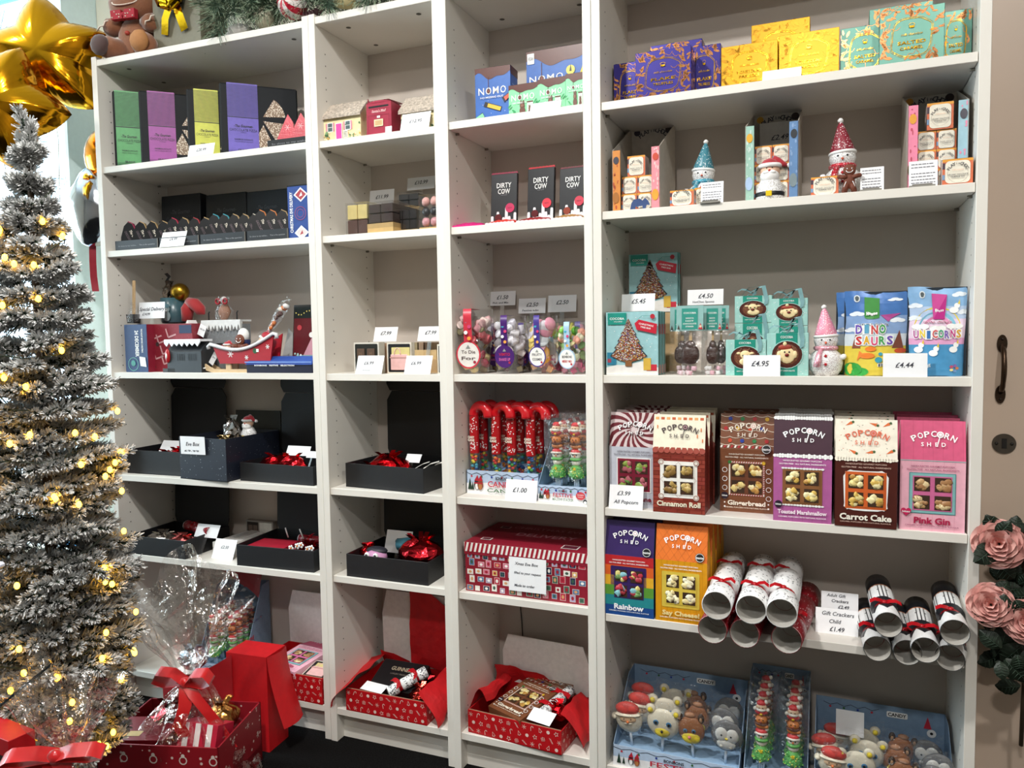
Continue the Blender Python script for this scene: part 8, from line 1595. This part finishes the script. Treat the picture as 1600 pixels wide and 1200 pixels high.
# ------------------------------------------------------------------ cellophane hampers
SAT = C('c01418', .28, 0, .06, 20, sheen=.3); CEL = film('fff4ee', .15, .12, 'cellophane', 1.6, 26); HPR = speck('8c1420', 'd8c0b8', 45, .84, .45)
def cello(t, base, neck, top, wob, seed, n=44):
    """gathered film: base ring, tight neck, frilled flare above"""
    (bw, bd, bz), (nx, ny, nz), (tx, ty, tz, tr) = base, neck, top; b = MB()
    def fn(u_, v_):
        q = 2*PI*u_
        if v_ < .6: s = v_/.6; r = (1-s)**.8; x_ = nx*s+math.copysign(abs(math.cos(q))**.6, math.cos(q))*(bw/2*r+.012); y_ = ny*s+math.copysign(abs(math.sin(q))**.6, math.sin(q))*(bd/2*r+.012); z_ = bz+(nz-bz)*s; k_ = .012*math.sin(q*9+seed)*math.sin(PI*s)
        else: s = (v_-.6)/.4; r = .012+tr*s**.8; x_ = nx+(tx-nx)*s+math.cos(q)*r; y_ = ny+(ty-ny)*s+math.sin(q)*r*.6; z_ = nz+(tz-nz)*s*(1+.25*math.sin(q*3+seed)*s); k_ = .03*s*math.sin(q*8+seed*2)
        p = Vector((x_, y_, z_)); return p+Vector((math.cos(q), math.sin(q), 0))*k_+noise.noise_vector(p*14+Vector((seed, 0, 0)))*wob*(1 if v_ > .05 else 0)
    b.grid(fn, n*2, 34, CEL, None, False, True); b.part('cellophane', t)
def bow(t, c, s, tails, yaw=0, up=1):
    M_ = Matrix.Translation(c) @ Matrix.Rotation(yaw, 4, 'Z')
    for sg in (-1, 1):
        b = MB(); P = [(0, 0, 0), (sg*s*.35, -.012, s*.35*up), (sg*s*.85, -.018, s*.42*up), (sg*s*1.05, -.012, s*.12*up), (sg*s*.7, -.004, -s*.05), (sg*s*.3, 0, -s*.02), (0, 0, 0)]
        Q = []
        for i in range(len(P)-1):
            for k in range(4): u_ = k/4; Q.append(tuple(Vector(P[i]).lerp(Vector(P[i+1]), u_)))
        b.strip(Q, (0, .030, .012), SAT, M_); b.part('ribbon_loop', t)
    b = MB(); b.ball((0, -.006, 0), (.014, .012, .014), SAT, 10, M_); b.part('ribbon_knot', t)
    for P in tails: b = MB(); b.strip([tuple(Vector(p)) for p in P], [(.030, .01, 0)]*len(P), SAT, M_); b.part('ribbon_tail', t)
H1 = T(.56, -.30, 0, 16); t = thing('hamper', 'cellophane wrapped red hamper with satin bow on the floor before the bookcase', 'gift hamper', H1); b = MB()
w, d, h = .32, .24, .165; b.box(-w/2, -d/2, 0, w/2, -d/2+.004, h, HPR).box(-w/2, d/2-.004, 0, w/2, d/2, h, HPR).box(-w/2, -d/2, 0, -w/2+.004, d/2, h, HPR).box(w/2-.004, -d/2, 0, w/2, d/2, h, HPR).box(-w/2, -d/2, 0, w/2, d/2, .05, HPR)
f = Face(b, fr(w, h, -d/2, -w/2)); rnd = random.Random(3)
for i in range(12): f.n = 1; x_, y_ = .02+.026*i, .03+.05*(i % 3); f.ring(x_, y_, .011, .003, C('d8ccc4', .5), n=10); f.oval(x_, y_+.012, .005, C('d8ccc4', .5), n=8)
f = Face(b, Matrix(((0, 0, 1, w/2), (1, 0, 0, -d/2), (0, 1, 0, 0), (0, 0, 0, 1))))
for i in range(8):
    f.n = 1; x_, y_ = .02+.028*i, .03+.055*(i % 3)
    for k in range(3): a = R(60*k); f.n = 1; f.line([(x_-.009*math.cos(a), y_-.009*math.sin(a)), (x_+.009*math.cos(a), y_+.009*math.sin(a))], .0016, C('d8ccc4', .5))
b.part('card_basket', t)
cello(t, (w+.03, d+.03, .01), (.03, .0, .285), (-.02, .02, .53, .17), .024, 3)
bow(t, (.035, -.035, .29), .075, [[(0, 0, 0), (.012, -.03, -.05), (-.004, -.035, -.10), (.010, -.03, -.13)], [(0, 0, 0), (.035, -.02, -.03), (.075, -.01, -.09), (.115, 0, -.17)], [(0, 0, 0), (-.05, 0, -.015), (-.085, .01, -.02)]], 0, 1.1)
b = MB(); b.box(0, 0, 0, .11, .07, .075, C('b8203a', .45)); f = Face(b, fr(.11, .075))
for i in range(3): f.rect(.012+.034*i, .0, .028+.034*i, .075, C('e8dcd8', .5))
b.top('striped_box', 'red and white striped box inside the floor hamper', 'gift box', H1 @ T(.02, -.07, .12, -8) @ Matrix.Rotation(R(-18), 4, 'X'))
b = MB(); b.box(0, 0, 0, .15, .12, .03, C('7a0f1c', .3)); f = Face(b, face_top(.03)); f.rect(.04, .02, .075, .045, C('c8a868', .4)); b.top('maroon_gift_box', 'flat maroon box with small gold label in the floor hamper', 'gift box', H1 @ T(-.145, -.105, .135, 4))
foilbag(H1 @ T(-.05, .03, .13), .10, .09, .07, 'red foil bundle deep in the floor hamper', '8a1420', 81); foilbag(H1 @ T(.09, .04, .13), .09, .08, .07, 'gold brown foil sweets in the floor hamper', '9a6a38', 82)
v = WY(300, 1100, -.06); t = thing('red_gift_box', 'tall plain red gift box standing behind the floor hamper', 'gift box', T(.560, -.112, 0, 4)); b = MB(); b.box(-.02, 0, 0, .115, .09, .275, C('c01018', .5)); b.part('carton', t)
b = MB(); b.grid(lambda u_, v_: (.116+.012*math.sin(u_*3)+.05*v_**1.5, .0+.09*u_, .275-.20*v_), 6, 6, C('c01018', .5)); b.part('side_ribbon', t)
b = MB(); b.grid(lambda u_, v_: (-.24+.24*u_, -.012-.01*math.sin(u_*5), .20+.075*u_-.03*math.sin(u_*3)-(.17-.05*u_)*v_), 12, 6, C('a80f18', .6)); b.part('draped_ribbon', t)
foilbag(T(.44, -.14, .22), .09, .06, .06, 'clear and silver crumpled parcel beside the top of the red gift box', 'b8bcc4', 83)
H2 = T(.80, -.80, 0, 10); t = thing('hamper', 'cellophane wrapped hamper with wide red bow at the foot of the tree, nearest the camera'.replace(', nearest the camera', ''), 'gift hamper', H2); w, d, h = .26, .20, .20; b = MB(); bd = C('2a2220', .7)
b.box(-w/2, -d/2, 0, w/2, -d/2+.004, h, bd).box(-w/2, d/2-.004, 0, w/2, d/2, h, bd).box(-w/2, -d/2, 0, -w/2+.004, d/2, h, bd).box(w/2-.004, -d/2, 0, w/2, d/2, h, bd).box(-w/2, -d/2, 0, w/2, d/2, .06, bd); b.part('card_basket', t)
cello(t, (w+.04, d+.04, .01), (0, 0, .40), (-.02, .0, .53, .11), .02, 7); bow(t, (0, -.03, .403), .085, [[(0, 0, 0), (-.02, -.01, -.05), (-.04, -.02, -.11)], [(0, 0, 0), (.03, -.01, -.05), (.05, -.01, -.09)], [(0, 0, 0), (-.06, -.01, -.03), (-.11, -.015, -.08)]], R(20), .45)
foilbag(H2 @ T(0, 0, .06), .18, .13, .16, 'dark wrapped goods inside the hamper at the foot of the tree', '3a2c28', 91); foilbag(H2 @ T(-.06, -.03, .15), .10, .08, .07, 'red foil parcel inside the hamper at the foot of the tree', '8a1820', 92)
v = WY(8, 1172, -.84); b = MB(); b.box(-.10, 0, 0, .012, .05, .035, C('b8101a', .45), b=.001); b.top('red_gift_box', 'small plain red box on a dark carton beside the tree hamper', 'gift box', T(v.x, -.84, v.z-.015, -6)); b = MB(); b.box(-.10, .005, 0, .010, .045, v.z-.016, C('241c1c', .7)); b.top('dark_carton', 'dark carton under the small red box', 'box', T(v.x, -.84, 0, -6))
v = WY(4, 880, -.80); b = MB(); b.box(-.12, -.05, 0, .022, .06, .012, C('c8ccd8', .5), b=.004); b.top('white_plate', 'pale rounded board end poking out before the tree foliage', 'board', T(v.x, -.86, v.z-.008, 15)); b = MB(); b.tube([(0, 0, 0), (0, 0, v.z-.009)], .008, C('d0d0d4', .4), 8); b.top('board_post', 'slim pale post carrying the rounded board', 'post', T(v.x-.05, -.86, 0))
b = MB(); P = [WY(-20, 1120, -.86), WY(40, 1070, -.87), WY(78, 1040, -.86), WY(98, 1000, -.86)]; b.strip([tuple(p) for p in P], (.004, 0, .008), foil('d8dce0', .2)); b.top('silver_ribbon', 'thin silver ribbon slanting across the lower tree branches', 'ribbon')
# ------------------------------------------------------------------ roses by the door
rs = random.Random(2); fg = thing('flower_garland', 'garland of pink roses with dark veined leaves hanging by the door', 'flowers', T(0, 0, 0)); LG = C('1c281c', .5, 0, .35, 60, .4, 80); LV = C('3c5040', .5); RO = C('e2aca2', .7, 0, .1, 30); RO2 = C('d4968e', .7, 0, .1, 30)
def leaf(c, L, q, tilt, lift):
    b = MB(); M_ = Matrix.Translation(c) @ Matrix.Rotation(q, 4, 'Y') @ Matrix.Rotation(tilt, 4, 'X')
    def fn(u_, v_): wd = L*.42*math.sin(PI*min(1, v_*.97+.02))**.8; return ((u_-.5)*2*wd*.9, -L*.10*math.sin(PI*v_)+abs(u_-.5)*L*.12-.004*math.sin(v_*30)*abs(u_-.5), L*v_)
    b.grid(fn, 7, 10, LG, M_)
    for sg in (-1, 1):
        for k in range(5): v_ = .15+.14*k; wd = L*.42*math.sin(PI*v_)**.8*.8; p0 = (0, -L*.10*math.sin(PI*v_)-.0012, L*v_); p1 = (sg*wd, -L*.10*math.sin(PI*(v_+.12))+L*.05-.0012, L*(v_+.12)); b.tube([p0, p1], .0005, LV, 3, M_)
    b.tube([(0, -L*.1*math.sin(PI*v_)-.0012, L*v_) for v_ in [.02, .3, .6, .9]], .0007, LV, 3, M_); b.part('leaf', fg)
for i in range(95):
    px = rs.uniform(1540, 1650); py = rs.uniform(825, 1040) if i > 4 else rs.uniform(1010, 1060); y = rs.uniform(-.06, .04); c = WY(px, py, y); c.x = max(c.x, 2.435 if y > -.03 else 2.43); leaf(c, rs.uniform(.035, .06), rs.uniform(0, 2*PI), rs.uniform(-.5, .5), 0)
leaf(WY(1595, 1072, 0), .045, R(-100), 0, 0); leaf(WY(1600, 1045, 0), .05, R(-85), 0, 0)
b = MB(); b.tube([(2.50, .04, .30), (2.50, .03, .45), (2.48, 0, .6), (2.50, .02, .8)], .004, C('4a3c2c', .8), 6); b.part('stem', fg)
def rose(c, r, seed=0):
    b = MB(); rn = random.Random(seed); face = (CAM-Vector(c)).normalized(); Z_ = face; X_ = Z_.cross(Vector((0, 0, 1))).normalized(); Y_ = Z_.cross(X_); M0 = Matrix((X_, Y_, Z_)).transposed().to_4x4(); M0.translation = c
    for ring in range(6):
        n = (3, 4, 5, 6, 7, 8)[ring]; op = R(8+13*ring); ln = r*(.62+.09*ring); wd = r*(.34+.085*ring)
        for k in range(n):
            M_ = M0 @ Matrix.Rotation(2*PI*k/n+ring*.9+rn.uniform(-.2, .2), 4, 'Z') @ Matrix.Translation((r*(.05+.035*ring), 0, -r*.12*ring)) @ Matrix.Rotation(op+rn.uniform(-.1, .1), 4, 'Y')
            def fn(u_, v_): a_ = (u_-.5)*2; w_ = wd*math.sin(PI*(.15+.60*v_)); return (-.30*wd*(1-a_*a_)*0+.45*wd*a_*a_*-1+.16*ln*v_**3+.03*r*math.sin(a_*6+k), a_*w_, ln*v_*(1-.10*a_*a_))
            b.grid(fn, 7, 6, RO if (k+ring) % 2 else RO2, M_)
    b.part('rose', fg)
for px, py, r in ((1561, 850, .038), (1548, 945, .034), (1604, 972, .034)): rose(WY(px, py, -.06), r)
bpy.context.view_layer.update()
